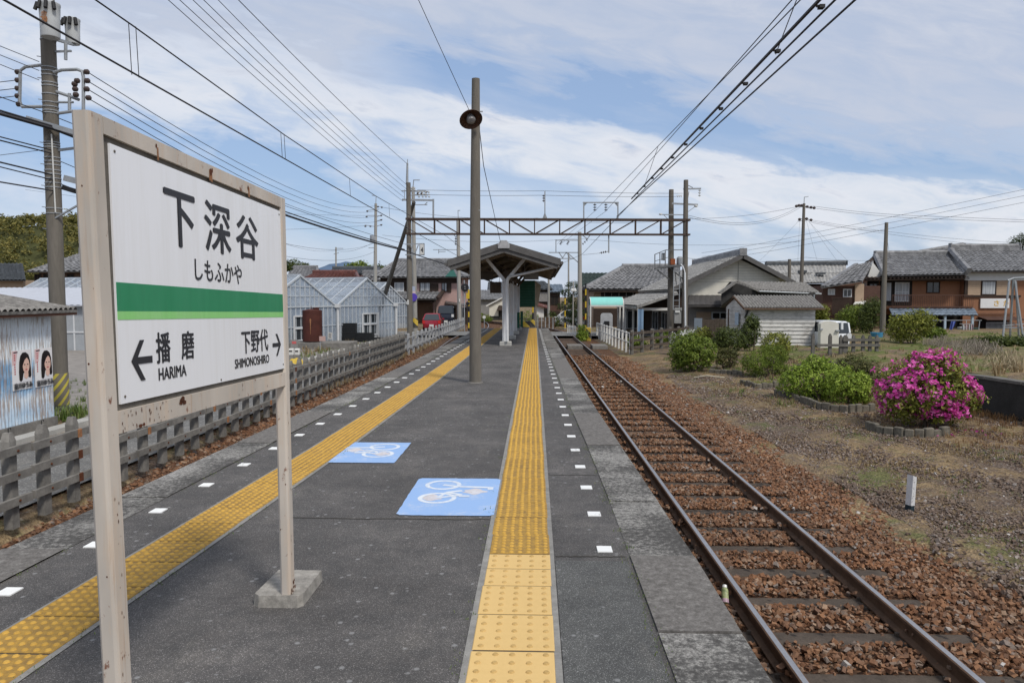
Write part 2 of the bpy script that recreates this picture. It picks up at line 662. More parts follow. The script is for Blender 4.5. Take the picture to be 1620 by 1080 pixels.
M_BED = mk_bed('ballast bed', [(0.0, (0.10, 0.045, 0.025)), (0.4, (0.19, 0.088, 0.045)), (0.75, (0.27, 0.135, 0.07)), (1.0, (0.30, 0.21, 0.15))])
M_RAILSIDE = simple('rusty rail web', (0.13, 0.075, 0.045), 0.8, 0.45, 8, 0.3)
M_RAILTOP = simple('worn bright rail head', (0.46, 0.45, 0.45), 0.36, 0.2, 5, 0.03, 0.85)
M_SLEEPER = simple('weathered sleeper timber', (0.105, 0.083, 0.066), 0.92, 0.5, 5, 0.5)
M_CONC = simple('weathered concrete', (0.25, 0.236, 0.215), 0.9, 0.5, 4, 0.3)
M_CONCD = simple('dark weathered concrete', (0.17, 0.16, 0.145), 0.92, 0.5, 3, 0.35)
M_CONCL = simple('pale concrete', (0.46, 0.45, 0.42), 0.88, 0.25, 4, 0.25)
M_LOT = simple('grey gravel lot', (0.30, 0.275, 0.25), 0.95, 0.35, 2.5, 0.6)
M_DARKSOIL = simple('dark wall', (0.045, 0.043, 0.04), 0.95, 0.4, 3, 0.4)

# ------------------------------------------------------------------ lie of the land

def smooth(a, b, x):
 t = max(0.0, min(1.0, (x - a) / (b - a)))
 return t * t * (3 - 2 * t)

GZ = -0.95

def wall_x(y):                                 # face of the dark retaining wall on the right
 return 9.9 - 0.13 * (y - 15.0)

def ground_z(x, y):
 z = GZ
 # flower beds and yard rise slightly away from the track
 z += 0.12 * smooth(3.6, 6.0, x)
 z += 0.15 * smooth(6.2, 9.2, x) * smooth(17.5, 24.0, y) * (1 - smooth(45, 60, y))
 wx = wall_x(y)
 step = smooth(wx + 0.28, wx + 0.50, x) * (1 - smooth(17.6, 20.5, y))
 z += 0.74 * step
 z += 0.30 * smooth(9.5, 13, x) * smooth(17.6, 20.5, y) * (1 - smooth(29, 33, y))
 # cutting of the lower left track
 z -= 0.32 * smooth(-6.35, -5.75, x) * (1 - smooth(-3.3, -2.9, x)) * (1 - smooth(33, 46, y)) if y > -6 else 0
 # lot on the left of the road
 z += 0.10 * smooth(-9.2, -9.6, x)
 return z

def cx_r(y):                                   # centre line of the right-hand track
 return 2.345 - 0.0095 * y - (0.0075 * (y - 45) ** 2 if y > 45 else 0)

def cx_l(y):                                   # centre line of the left-hand track
 return -4.93 + 0.0125 * y - (0.0035 * (y - 52) ** 2 if y > 52 else 0)

def lerp_tab(tab, y):
 if y <= tab[0][0]:
  return tab[0][1]
 for (a, p), (b, q) in zip(tab, tab[1:]):
  if y <= b:
   return p + (q - p) * (y - a) / (b - a)
 return tab[-1][1]

RE = [(-8, 1.08), (3, 1.06), (5, 1.06), (7.5, 1.01), (11.5, 0.94), (28, 0.83), (41, 0.74)]
RI = [(-8, 0.62), (3, 0.62), (7, 0.615), (11.5, 0.54), (26, 0.39), (41, 0.30)]
LE = [(-8, -3.80), (2, -3.66), (5, -3.59), (9, -3.47), (15, -3.32), (25, -3.20), (41, -3.05)]
LI = [(y, x + 0.44) for y, x in LE]
TR0 = [(-8, -0.30), (41, -0.30)]
TL1 = [(-8, -2.46), (2, -2.36), (8, -2.12), (15, -1.98), (26, -1.88), (41, -1.79)]

# ground: one sheet to the horizon, fine where it is near
xs = sorted(set([-6000, -2500, -1000, -500, -250, -120, -80, -60, -45, -35] + [round(-28 + 2 * i, 2) for i in range(11)] + [-6.4, -6.2, -6, -5.8, -5.6, -5, -4, -3.4, -3, -2, -1, 0, 1, 2] + [round(3 + i * 0.25, 2) for i in range(45)] + [15, 16, 18, 20, 23, 27, 32, 40, 50, 65, 90, 130, 250, 600, 1500, 6000]))
ys = sorted(set([-400, -60, -20, -8] + [round(-4 + i * 0.5, 2) for i in range(70)] + [32, 34, 36, 38, 40, 43, 46, 50, 55, 60, 66, 75, 90, 120, 200, 400, 1000, 3000, 9000]))
V = [(x, y, ground_z(x, y) + (0.02 * math.sin(x * 3.1 + y * 1.7) + 0.015 * math.sin(x * 7.3 - y * 5.1) if 3.5 < x < 14 and 0 < y < 32 else 0)) for y in ys for x in xs]
nx = len(xs)
F = [(j * nx + i, j * nx + i + 1, (j + 1) * nx + i + 1, (j + 1) * nx + i) for j in range(len(ys) - 1) for i in range(nx - 1)]
struct(fast_mesh('ground', V, F, M_GROUND, smooth=True))

def ribbon(mb, xa, xb, za, zb, ys_):
 for y0, y1 in zip(ys_, ys_[1:]):
  mb.poly([(xa(y0), y0, za), (xb(y0), y0, zb), (xb(y1), y1, zb), (xa(y1), y1, za)])

# rough grass of the raised field behind the retaining wall
k = NM('rough field grass')
n = k.noise(0.5, 5, 0.65)
n3 = k.noise(9, 6, 0.75)
g_ = k.ramp(n3, [(0.3, (0.05, 0.065, 0.018)), (0.55, (0.12, 0.15, 0.04)), (0.75, (0.22, 0.23, 0.08))])
s_ = k.ramp(n3, [(0.3, (0.10, 0.075, 0.045)), (0.55, (0.22, 0.17, 0.10)), (0.75, (0.36, 0.30, 0.20))])
k.color(k.mix(k.ramp(n, [(0.42, 0.0), (0.58, 0.9)]), g_, s_)).rough(0.95).spec(0.1).bump(n3, 1.0, 0.06)
fxs, fys = [0.55 + 0.7 * i for i in range(42)], [6 + 1.4 * i for i in range(34)]
V = [(wall_x(min(y, 20)) + dx, y, ground_z(wall_x(min(y, 20)) + dx, y) + 0.02 + 0.05 * math.sin(dx * 2.3 + y) * math.sin(y * 1.7)) for y in fys for dx in fxs]
F = [(j * 42 + i, j * 42 + i + 1, (j + 1) * 42 + i + 1, (j + 1) * 42 + i) for j in range(33) for i in range(41)]
struct(fast_mesh('field', V, F, k.m, smooth=True))

# ballast beds
yb = [-6, 0, 4, 8, 12, 16, 20, 25, 30, 35, 40, 45, 50, 55, 60, 65, 70, 75, 80]
m = MB()
ribbon(m, lambda y: cx_r(y) - 1.4, lambda y: cx_r(y) + 1.15, GZ + 0.03, GZ + 0.03, yb)
ribbon(m, lambda y: cx_r(y) + 1.15, lambda y: cx_r(y) + 2.35, GZ + 0.03, GZ - 0.02, yb)
struct(m.build('right_track_bed', M_BED))
m = MB()
for a_, b_, za_, zb_, ka, kb in ((-0.95, 1.6, 0.04, 0.04, 1, 1), (-1.7, -0.95, 0.012, 0.04, 0, 1)):
 for y0, y1 in zip(yb, yb[1:]):
  d0, d1 = -0.30 * (1 - smooth(33, 46, y0)), -0.30 * (1 - smooth(33, 46, y1))
  m.poly([(cx_l(y0) + a_, y0, GZ + za_ + ka * d0), (cx_l(y0) + b_, y0, GZ + zb_ + kb * d0), (cx_l(y1) + b_, y1, GZ + zb_ + kb * d1), (cx_l(y1) + a_, y1, GZ + za_ + ka * d1)])
struct(m.build('left_track_bed', M_BED))

# road beyond the fence, its kerb and the gravel lot
m = MB()
m.poly([(-9.05, -8, -0.905), (-6.42, -8, -0.905), (-6.22, 52, -0.905), (-9.05, 52, -0.905)])
m.poly([(-30, 52, -0.905), (-6.22, 52, -0.905), (-6.4, 64, -0.905), (-30, 64, -0.905)])
struct(m.build('road', M_ROAD))
m = MB()
for i in range(24):
 m.bb(-9.36, -9.06, -6 + i * 2.0, -6 + i * 2.0 + 1.985, -0.98, -0.80 + 0.006 * (i % 3))
struct(m.build('kerb', M_CONCL))
m = MB()
m.poly([(-40, 14.9, -0.835), (-9.37, 14.9, -0.835), (-9.37, 44, -0.835), (-40, 44, -0.835)])
struct(m.build('gravel_lot', M_LOT))
# level crossing road beyond the platform
m = MB()
m.poly([(-14, 47, -0.745), (20, 45.2, -0.745), (20, 50.5, -0.745), (-14, 52.5, -0.745)])
struct(m.build('crossing_road', M_ROAD))

# ------------------------------------------------------------------ platform
yp = [-6, -3, 0, 2, 3, 4, 5, 6, 7, 8, 9, 10, 12, 14, 16, 18, 20, 23, 26, 29, 32, 35, 38, 40]
fRE, fRI, fLE, fLI = (lambda y: lerp_tab(RE, y)), (lambda y: lerp_tab(RI, y)), (lambda y: lerp_tab(LE, y)), (lambda y: lerp_tab(LI, y))
m = MB()
ribbon(m, lambda y: fLI(y) - 0.02, lambda y: fRI(y) + 0.02, -0.004, -0.004, yp)
for y0, y1 in zip(yp, yp[1:]):                 # side walls and end below the deck
 m.poly([(fRE(y1) - 0.12, y1, -0.10), (fRE(y0) - 0.12, y0, -0.10), (fRE(y0) - 0.12, y0, -1.1), (fRE(y1) - 0.12, y1, -1.1)])
 m.poly([(fLE(y0) + 0.12, y0, -0.10), (fLE(y1) + 0.12, y1, -0.10), (fLE(y1) + 0.12, y1, -1.1), (fLE(y0) + 0.12, y0, -1.1)])
m.poly([(fLI(40), 40, -0.004), (fRI(40), 40, -0.004), (fRI(40) - 0.3, 46.5, -0.74), (fLI(40) + 0.3, 46.5, -0.74)])
struct(m.build('platform', M_ASPH))
m = MB()                                       # newer asphalt right of the tiles, nearest the camera
ribbon(m, lambda y: 0.135, lambda y: fRI(y) - 0.015, 0.0, 0.0, [-6, 0, 2, 3, 4, 4.62])
struct(m.build('platform_patch', M_ASPH2))

def edging(name, fi, fo, sgn, mats):
 m = MB()
 y = -5.55
 i = 0
 ln = [1.17, 2.33, 2.33]
 joints = [-5.6, -3.1, -0.5, 2.0, 3.62, 4.72, 6.0, 8.3, 10.6, 13.0, 15.3, 17.6, 20.0, 22.4, 24.8, 27.2, 29.6, 32.0, 34.4, 36.8, 39.2, 40.0]
 for a, b in zip(joints, joints[1:]):
  i += 1
  m.mat(1 if i in (5, 8, 11, 12, 15, 18) else 0)
  dz = 0.004 * ((i * 7) % 3)
  g = 0.012
  xi0, xi1, xo0, xo1 = fi(a + g) + sgn * 0.012, fi(b - g) + sgn * 0.012, fo(a + g), fo(b - g)
  top = [(xi0, a + g, dz), (xo0 - sgn * 0.012, a + g, dz), (xo1 - sgn * 0.012, b - g, dz), (xi1, b - g, dz)]
  mid = [(xi0, a + g, dz), (xo0, a + g, dz - 0.014), (xo1, b - g, dz - 0.014), (xi1, b - g, dz)]
  bot = [(p[0], p[1], -0.16) for p in mid]
  m.add(top + mid + bot, [(0, 1, 2, 3) if sgn > 0 else (3, 2, 1, 0), (1, 5, 6, 2), (5, 9, 10, 6), (0, 4, 5, 1), (4, 8, 9, 5), (2, 6, 7, 3), (6, 10, 11, 7), (8, 11, 10, 9)])
 struct(m.build(name, mats))

edging('platform_edge', fRI, fRE, 1, [M_SLAB, M_SLAB2])
edging('platform_edge', fLI, fLE, -1, [M_SLAB, M_SLAB2])

def tactile(fx, seams, wd, mats, nd, rad, seed):
 """rows of tiles with truncated domes"""
 Vs, Fs, n0 = [], [], 0
 tops, sides = set(), set()
 rr = random.Random(seed)
 ang = np.arange(8) * 2 * math.pi / 8
 for a, b in zip(seams, seams[1:]):
  g = 0.007
  x0, x1 = fx(a), fx(b)
  z = 0.004 + rr.uniform(0, 0.003)
  j = rr.uniform(-0.004, 0.004)
  q = [(x0 + j, a + g), (x0 + wd + j, a + g), (x1 + wd + j, b - g), (x1 + j, b - g)]
  vs = [(x, y, -0.01) for x, y in q] + [(x, y, z - 0.003) for x, y in q]
  cxm, cym = sum(p[0] for p in q) / 4, sum(p[1] for p in q) / 4
  vs += [(x + (0.004 if x < cxm else -0.004), y + (0.004 if y < cym else -0.004), z) for x, y in q]
  fs = [(8, 9, 10, 11)]
  for k in range(4):
   l = (k + 1) % 4
   fs += [(k, l, 4 + l, 4 + k), (4 + k, 4 + l, 8 + l, 8 + k)]
  Vs.append(np.array(vs)); Fs += [tuple(n0 + i for i in f) for f in fs]; n0 += 12
  ny = max(1, round(nd * (b - a) / wd))
  for iy in range(ny):
   for ix in range(nd):
    cy = a + (iy + 0.5) / ny * (b - a)
    cx_ = fx(cy) + j + (ix + 0.5) / nd * wd
    o = np.stack([np.cos(ang), np.sin(ang), 0 * ang], 1)
    c = np.array((cx_, cy, z - 0.0005))
    Vs.append(np.concatenate([c + o * rad, c + o * rad * 0.66 + (0, 0, 0.0065)]))
    tops.add(n0)
    sides.update(range(n0, n0 + 8))
    Fs.append(tuple(n0 + 8 + i for i in range(8)))
    Fs += [(n0 + i, n0 + (i + 1) % 8, n0 + 8 + (i + 1) % 8, n0 + 8 + i) for i in range(8)]
    n0 += 16
 mb = MB()
 mb.v = [tuple(p) for p in np.concatenate(Vs)]
 mb.f = Fs
 mb.m = [1 if f[0] - 8 in tops or f[0] in sides else 0 for f in Fs]
 return mb.build('tactile_paving', mats)

fTR = lambda y: lerp_tab(TR0, y)
fTL = lambda y: lerp_tab(TL1, y) - 0.40
sn = [1.4, 1.8, 2.2, 2.6, 3.0, 3.40, 3.80, 4.19, 4.46, 4.72]
struct(tactile(fTR, sn, 0.40, [M_YNEW, M_YNEWD], 5, 0.0165, 1))
so = [4.72 + 0.40 * i for i in range(89)]
struct(tactile(fTR, so, 0.40, [M_YOLD, M_YOLDD], 7, 0.017, 2))
sl = [1.3 + 0.40 * i for i in range(97)]
struct(tactile(fTL, sl, 0.40, [M_YOLD, M_YOLDD], 7, 0.017, 3))
m = MB()                                       # mortar strips along the tiles
ribbon(m, lambda y: fTR(y) + 0.003, lambda y: fTR(y) + 0.397, 0.001, 0.001, yp)
m.mat(1)
ribbon(m, lambda y: fTR(y) - 0.035, lambda y: fTR(y) + 0.003, 0.001, 0.001, yp)
ribbon(m, lambda y: fTR(y) + 0.397, lambda y: fTR(y) + 0.43, 0.001, 0.001, yp)
struct(m.build('tile_bedding', [M_JOINT, M_GROUT]))
m = MB()
ribbon(m, lambda y: fTL(y) + 0.003, lambda y: fTL(y) + 0.397, 0.001, 0.001, yp)
m.mat(1)
ribbon(m, lambda y: fTL(y) - 0.02, lambda y: fTL(y) + 0.003, 0.001, 0.001, yp)
ribbon(m, lambda y: fTL(y) + 0.397, lambda y: fTL(y) + 0.435, 0.001, 0.001, yp)
struct(m.build('tile_bedding', [M_JOINT, M_GROUT]))
m = MB()                                       # cracks and day joints across the asphalt
rj = random.Random(8)
for y0_, xa_, xb_ in ((5.47, -1.95, -0.34), (4.70, 0.14, 0.60), (6.9, 0.14, 0.60), (12.2, -2.0, -0.33), (19.6, -1.9, -0.33)):
 pr = [(xa_ + (xb_ - xa_) * i / 24, y0_ + rj.gauss(0, 0.006)) for i in range(25)]
 for (a, b), (c, d) in zip(pr, pr[1:]):
  m.poly([(a, b - 0.006, 0.0006), (c, d - 0.006, 0.0006), (c, d + 0.006, 0.0006), (a, b + 0.006, 0.0006)])
struct(m.build('platform_joints', M_JOINT))

m = MB()                                       # white dashes along both edges
for i in range(-4, 43):
 y = 4.84 + 0.8 * i
 if y < 39.5:
  if i >= 0:
   x = lerp_tab([(4, 0.485), (8, 0.46), (14, 0.43), (26, 0.34), (41, 0.26)], y)
   m.bb(x - 0.055, x + 0.045, y - 0.055, y + 0.055, -0.003, 0.0045)
  yy = y - 0.02
  x = lerp_tab(LI, yy) + 0.13
  m.bb(x - 0.05, x + 0.05, yy - 0.055, yy + 0.055, -0.003, 0.0045)
struct(m.build('platform_markings', M_WHITE))

# moss in the joints
M_MOSS = simple('moss', (0.10, 0.14, 0.03), 0.95, 0.5, 40, 0.5)

def tufts(name, pts, hgt, wdt, mat, seed, kind='stuff', lean=0.5, per=6):
 """blades of grass at points (x, y, z, scale)"""
 r_ = np.random.default_rng(seed)
 P = np.repeat(np.asarray(pts, float), per, 0)
 n = len(P)
 az = r_.uniform(0, 2 * np.pi, n)
 ln = r_.uniform(0.4, 1.0, n) * hgt * P[:, 3]
 le = r_.uniform(0.1, lean, n)
 d = np.stack([np.cos(az), np.sin(az), 0 * az], 1)
 s = np.stack([-np.sin(az), np.cos(az), 0 * az], 1) * (wdt * P[:, 3])[:, None]
 b = P[:, :3] + r_.normal(0, 0.035, (n, 3)) * P[:, 3:4] * np.array((1, 1, 0))
 mid = b + d * (ln * le * 0.35)[:, None] + np.array((0, 0, 1.0)) * (ln * 0.6)[:, None]
 tip = b + d * (ln * le)[:, None] + np.array((0, 0, 1.0)) * (ln * np.sqrt(np.maximum(0.05, 1 - le ** 2)))[:, None]
 V = np.stack([b - s, b + s, mid + s * 0.7, mid - s * 0.7, tip], 1).reshape(-1, 3)
 i = np.arange(n)[:, None] * 5
 F = np.concatenate([i + np.array([[0, 1, 2]]), i + np.array([[0, 2, 3]]), i + np.array([[3, 2, 4]])])
 return tag(fast_mesh(name, V, F, mat), kind=kind)

def mk_leaf(name, cols, rough=0.55, trans=0.25, nsc=2.2):
 k = NM(name)
 r_ = k.geo.outputs['Random Per Island']
 n = k.noise(nsc, 4, 0.6)
 f = k.math('ADD', k.math('MULTIPLY', r_, 0.6 if nsc > 1 else 0.3), k.math('MULTIPLY', n, 0.4 if nsc > 1 else 0.7))
 a = k.ramp(f, cols)
 k.color(a).rough(rough).spec(0.3)
 tr = k.n('ShaderNodeBsdfTranslucent')
 k.l(a, tr.inputs[0])
 mx = k.n('ShaderNodeMixShader')
 mx.inputs[0].default_value = trans
 k.l(k.b.outputs[0], mx.inputs[1])
 k.l(tr.outputs[0], mx.inputs[2])
 k.l(mx.outputs[0], k.out.inputs[0])
 return k.m

M_GRASSG = mk_leaf('green grass blade', [(0.2, (0.07, 0.12, 0.025)), (0.5, (0.13, 0.19, 0.045)), (0.8, (0.22, 0.24, 0.08))])
M_STRAW = mk_leaf('dead grass blade', [(0.2, (0.17, 0.11, 0.05)), (0.5, (0.30, 0.215, 0.11)), (0.8, (0.44, 0.35, 0.21))])
M_STRAWR = mk_leaf('reddish dead weed', [(0.2, (0.12, 0.065, 0.03)), (0.5, (0.22, 0.12, 0.05)), (0.8, (0.30, 0.19, 0.09))])

pts = []
for i in range(760):                           # moss and tiny weeds in the platform joints
 q = rng.uniform()
 y = 2.0 + 28 * rng.uniform() ** 2
 x = fRI(y) if q < 0.35 else (fLI(y) if q < 0.65 else (fTL(y) + 0.43 if q < 0.9 else fTR(y) - 0.045))
 pts.append((x + rng.normal(0, 0.008), y, 0.0, rng.uniform(0.3, 1.0)))
tufts('joint_moss', pts, 0.022, 0.003, M_GRASSG, 5, lean=0.9, per=7)

# ------------------------------------------------------------------ tracks
RAILZ = -0.756

def rail_profile():
 return [(-0.055, -0.140), (0.055, -0.140), (0.055, -0.128), (0.009, -0.112), (0.009, -0.036), (0.0315, -0.028), (0.0315, -0.006), (0.020, 0.0), (-0.020, 0.0), (-0.0315, -0.006), (-0.0315, -0.028), (-0.009, -0.036), (-0.009, -0.112), (-0.055, -0.128)]

def l_drop(y):                                 # the left track lies lower beside the platform
 return -0.30 * (1 - smooth(33, 46, y))

def track(cx, y0, y1, label, nsl, seed, dz=lambda y: 0.0):
 t = thing('railway_track', label, 'railway track', (cx(20), 20, RAILZ - 0.15))
 prof = rail_profile()
 n = len(prof)
 for sgn in (-1, 1):
  m = MB()
  yy = [y0 + (y1 - y0) * i / 60 for i in range(61)]
  vs = [(cx(y) + sgn * (0.5335 + 0.0315) + px, y, RAILZ + pz + dz(y)) for y in yy for px, pz in prof]
  m.v = vs
  for i in range(60):
   for k in range(n):
    l = (k + 1) % n
    m.f.append((i * n + k, i * n + l, (i + 1) * n + l, (i + 1) * n + k))
    m.m.append(1 if k == 7 else 0)
  m.build('rail', [M_RAILSIDE, M_RAILTOP], t)
 rr = random.Random(seed)
 for i in range(nsl):
  y = 2.25 + 0.652 * i
  c = cx(y) + rr.uniform(-0.04, 0.04)
  mb = MB()
  mb.bev((c, y + rr.uniform(-0.02, 0.02), RAILZ - 0.225 + dz(y) + rr.uniform(-0.006, 0.004)), (2.1, 0.2, 0.15), 0.012, rr.uniform(-0.012, 0.012))
  for sgn in (-1, 1):                    # rail spikes
   for s2 in (-1, 1):
    mb.bb(cx(y) + sgn * 0.565 + s2 * 0.066 - 0.014, cx(y) + sgn * 0.565 + s2 * 0.066 + 0.014, y - 0.03 * s2 - 0.012, y - 0.03 * s2 + 0.012, RAILZ - 0.16 + dz(y), RAILZ - 0.118 + dz(y))
  mb.build('sleeper', M_SLEEPER, t)
 return t

track(cx_r, -6, 82, 'rusty single track on dark timber sleepers along the right platform edge', 84, 3)
track(cx_l, -6, 82, 'track sunk behind the left platform edge beside the concrete picket fence', 84, 4, l_drop)

# loose ballast stones
def stone_field(name, pts, mat, seed, kind='stuff'):
 """angular stones at (x, y, z, size)"""
 r_ = np.random.default_rng(seed)
 P = np.asarray(pts, float)
 n = len(P)
 bv = np.array([(x, y, z) for z in (-1, 1) for y in (-1, 1) for x in (-1, 1)], float) * 0.62
 bf = np.array([(0, 2, 3), (0, 3, 1), (4, 5, 7), (4, 7, 6), (0, 1, 5), (0, 5, 4), (2, 6, 7), (2, 7, 3), (0, 4, 6), (0, 6, 2), (1, 3, 7), (1, 7, 5)])
 # a random rotation for each stone
 q = r_.normal(size=(n, 4))
 q /= np.linalg.norm(q, axis=1)[:, None]
 a, b, c, d = q.T
 Rm = np.stack([np.stack([1 - 2 * (c * c + d * d), 2 * (b * c - a * d), 2 * (b * d + a * c)], -1), np.stack([2 * (b * c + a * d), 1 - 2 * (b * b + d * d), 2 * (c * d - a * b)], -1), np.stack([2 * (b * d - a * c), 2 * (c * d + a * b), 1 - 2 * (b * b + c * c)], -1)], 1)
 jit = r_.uniform(0.55, 1.25, (n, 8, 3))
 sh = r_.uniform(0.6, 1.35, (n, 1, 3))
 vv = bv[None] * jit * sh
 vv = np.einsum('nij,nkj->nki', Rm, vv) * P[:, None, 3:4] * np.array((1, 1, 0.85))
 V = (vv + P[:, None, :3]).reshape(-1, 3)
 F = (bf[None] + (np.arange(n) * 8)[:, None, None]).reshape(-1, 3)
 return tag(fast_mesh(name, V, F, mat), kind=kind)

def scatter_track(cx, lo, hi, segs, seed, drop=lambda y, x: 0.0):
 r_ = np.random.default_rng(seed)
 out = []
 for y0, y1, dens, sz in segs:
  n = int((hi - lo) * (y1 - y0) * dens)
  for x, y, s, h in zip(r_.uniform(lo, hi, n), r_.uniform(y0, y1, n), r_.uniform(0.5, 1.4, n), r_.uniform(0, 1, n)):
   fr = (y - 2.25) / 0.652
   on = abs(fr - round(fr)) * 0.652 < 0.108 and abs(x) < 1.04
   if on and h < (0.95 if y < 7.5 else 0.62 if y < 12 else 0.40):
    continue
   if abs(abs(x) - 0.565) < 0.07 and h < 0.95:
    continue
   # thin out at the shoulder
   if x > 1.3 and r_.uniform() > 1 - (x - 1.3) / (hi - 1.3) * 0.55:
    continue
   z = GZ + 0.035 - 0.045 * max(0, x - 1.2) + (0.015 if abs(x) < 1.2 else 0) + h * 0.018 + (0.05 if on else 0) + drop(y, x)
   out.append((cx(y) + x, y, z, sz * s))
 return out

P1 = scatter_track(cx_r, -1.33, 2.35, [(2.2, 7, 720, 0.025), (7, 12, 780, 0.024), (12, 20, 560, 0.027), (20, 32, 260, 0.036)], 21)
stone_field('ballast', P1, M_STONE, 1)
P2 = scatter_track(cx_l, -1.62, 1.35, [(5, 12, 300, 0.032), (12, 24, 190, 0.036), (24, 36, 90, 0.05)], 22, lambda y, x: l_drop(y) * min(1.0, max(0.0, (x + 1.7) / 0.75)) - 0.02)
stone_field('ballast', P2, M_STONE, 2)
r_ = np.random.default_rng(5)
out = [(x, y, GZ + 0.0 + h, s) for x, y, h, s in zip(r_.uniform(4.1, 6.2, 1500), r_.uniform(3, 8, 1500), r_.uniform(0.04, 0.07, 1500), r_.uniform(0.018, 0.036, 1500))]
for y0, y1, dens, sz in ((4, 9, 700, 0.019), (9, 15, 420, 0.022), (15, 24, 160, 0.028)):
 n = int(5.5 * (y1 - y0) * dens)
 xx = 4.3 + 5.5 * r_.uniform(size=n) ** 1.5
 yy = r_.uniform(y0, y1, n)
 for x, y in zip(xx, yy):
  if x < wall_x(y) - 0.1:
   out.append((x, y, ground_z(x, y) + r_.uniform(-0.008, 0.012), sz * r_.uniform(0.5, 1.3)))
stone_field('gravel', out, M_STONE2, 3)

# ------------------------------------------------------------------ station name board

def mk_rustpaint(name, base, base2, rust=0.62):
 k = NM(name)
 n = k.noise(3.0, 4, 0.6, k.vec(1, 1, 0.35))
 a = k.ramp(n, [(0.35, base), (0.62, base2)])
 st = k.noise(7, 5, 0.65, k.vec(3, 3, 0.35))
 a = k.mix(k.ramp(st, [(0.50, 0.0), (0.64, 0.45)]), a, (0.55, 0.42, 0.31))
 run = k.noise(9, 4, 0.6, k.vec(5, 5, 0.22))
 a = k.mix(k.ramp(run, [(0.61, 0.0), (0.70, 0.4)]), a, (0.36, 0.22, 0.13))
 sp = k.noise(20, 5, 0.7, k.vec(1, 1, 0.55))
 big = k.noise(2.1, 3, 0.5)
 f = k.math('ADD', k.math('MULTIPLY', sp, 0.75), k.math('MULTIPLY', big, 0.35))
 a = k.mix(k.ramp(f, [(rust, 0.0), (rust + 0.05, 0.9)]), a, (0.16, 0.05, 0.02))
 k.color(a).rough(0.6).spec(0.3)
 k.bump(f, 0.2, 0.004)
 return k.m

M_SIGNPOST = mk_rustpaint('cream paint with rust', (0.57, 0.51, 0.445), (0.43, 0.39, 0.345), 0.66)
M_SIGNPLATE = simple('white enamel', (0.80, 0.81, 0.84), 0.35, 0.03, 1.5, 0.0)
M_GASKET = simple('dirty gasket', (0.16, 0.145, 0.125), 0.9, 0.35, 8, 0.2)
M_DKGREEN = simple('green band', (0.012, 0.215, 0.085), 0.45, 0.18, 4, 0.03, c2=(0.035, 0.25, 0.12), streak=True)
M_LTGREEN = simple('light green band', (0.22, 0.60, 0.16), 0.45, 0.12, 4, 0.03, c2=(0.30, 0.62, 0.24), streak=True)
M_INK = simple('dark lettering', (0.028, 0.028, 0.034), 0.5, 0.1, 10, 0.0)
M_RUST = simple('bare rust', (0.13, 0.042, 0.018), 0.9, 0.5, 14, 0.3)
M_RUSTSTAIN = simple('rust stain', (0.36, 0.17, 0.08), 0.8, 0.4, 20, 0.1)

sg = thing('station_sign', 'big white station name board with green stripes on rusty cream posts', 'station sign', (-1.39, 2.27, 0.0))
SX = -1.365                                    # plane of the plate

def sgp(y, z, dx=0.0):
 """point on the sign, which has sagged a little: far end lower, top leaning out"""
 return Vector((SX + dx - 0.011 * (z - 1.7), y, z))

def sgq(y0, y1, z0, z1, x0, x1, slope=0.0218):
 s = lambda y: -slope * (y - 2.3)
 vs = [sgp(y, z + s(y), x) for z in (z0, z1) for y in (y0, y1) for x in (x0, x1)]
 return vs, [(0, 2, 3, 1), (4, 5, 7, 6), (0, 1, 5, 4), (2, 6, 7, 3), (0, 4, 6, 2), (1, 3, 7, 5)]

def sg_post(y_b, y_t, z0, z1, wy, name='post'):
 m = MB()
 c = 0.012
 hw = wy / 2
 xs0, xs1 = -0.055, 0.006
 ring = [(xs0 + c, -hw), (xs1 - c, -hw), (xs1 - c * 0.3, -hw + c * 0.3), (xs1, -hw + c), (xs1, hw - c), (xs1 - c, hw), (xs0 + c, hw), (xs0, hw - c), (xs0, -hw + c)]
 n = len(ring)
 vs = [sgp(y_b + (y_t - y_b) * (z - z0) / (z1 - z0) + b, z, a) for z in (z0, (z0 + z1) / 2, z1) for a, b in ring]
 fs = [(k * n + i, k * n + (i + 1) % n, k * n + n + (i + 1) % n, k * n + n + i) for k in range(2) for i in range(n)]
 fs += [tuple(range(n - 1, -1, -1)), tuple(range(2 * n, 3 * n))]
 m.add(vs, fs)
 # rust pits down the inner edge
 rr = random.Random(int(y_b * 100))
 m.mat(1)
 for i in range(17):
  z = z0 + 0.05 + 1.0 * rr.random() ** 0.8
  y = y_b + (y_t - y_b) * (z - z0) / (z1 - z0) + rr.gauss(-0.008, 0.010)
  r_ = rr.uniform(0.001, 0.0032)
  p = [sgp(y + math.cos(t) * r_ * 0.7, z + math.sin(t) * r_ * rr.uniform(1.0, 3.6), xs1 + 0.0012) for t in [k * 1.047 for k in range(6)]]
  m.poly(p)
 for i in range(5):
  z = z0 + rr.uniform(0.05, 2.1)
  xx = rr.uniform(xs0 + 0.012, xs1 - 0.014)
  y = y_b + (y_t - y_b) * (z - z0) / (z1 - z0) - hw - 0.0012
  r_ = rr.uniform(0.001, 0.004)
  m.poly([sgp(y, z + math.sin(t) * r_ * rr.uniform(0.8, 1.6), xx + math.cos(t) * r_) for t in [k * 1.047 for k in range(6)]])
 return m.build(name, [M_SIGNPOST, M_RUST], sg)

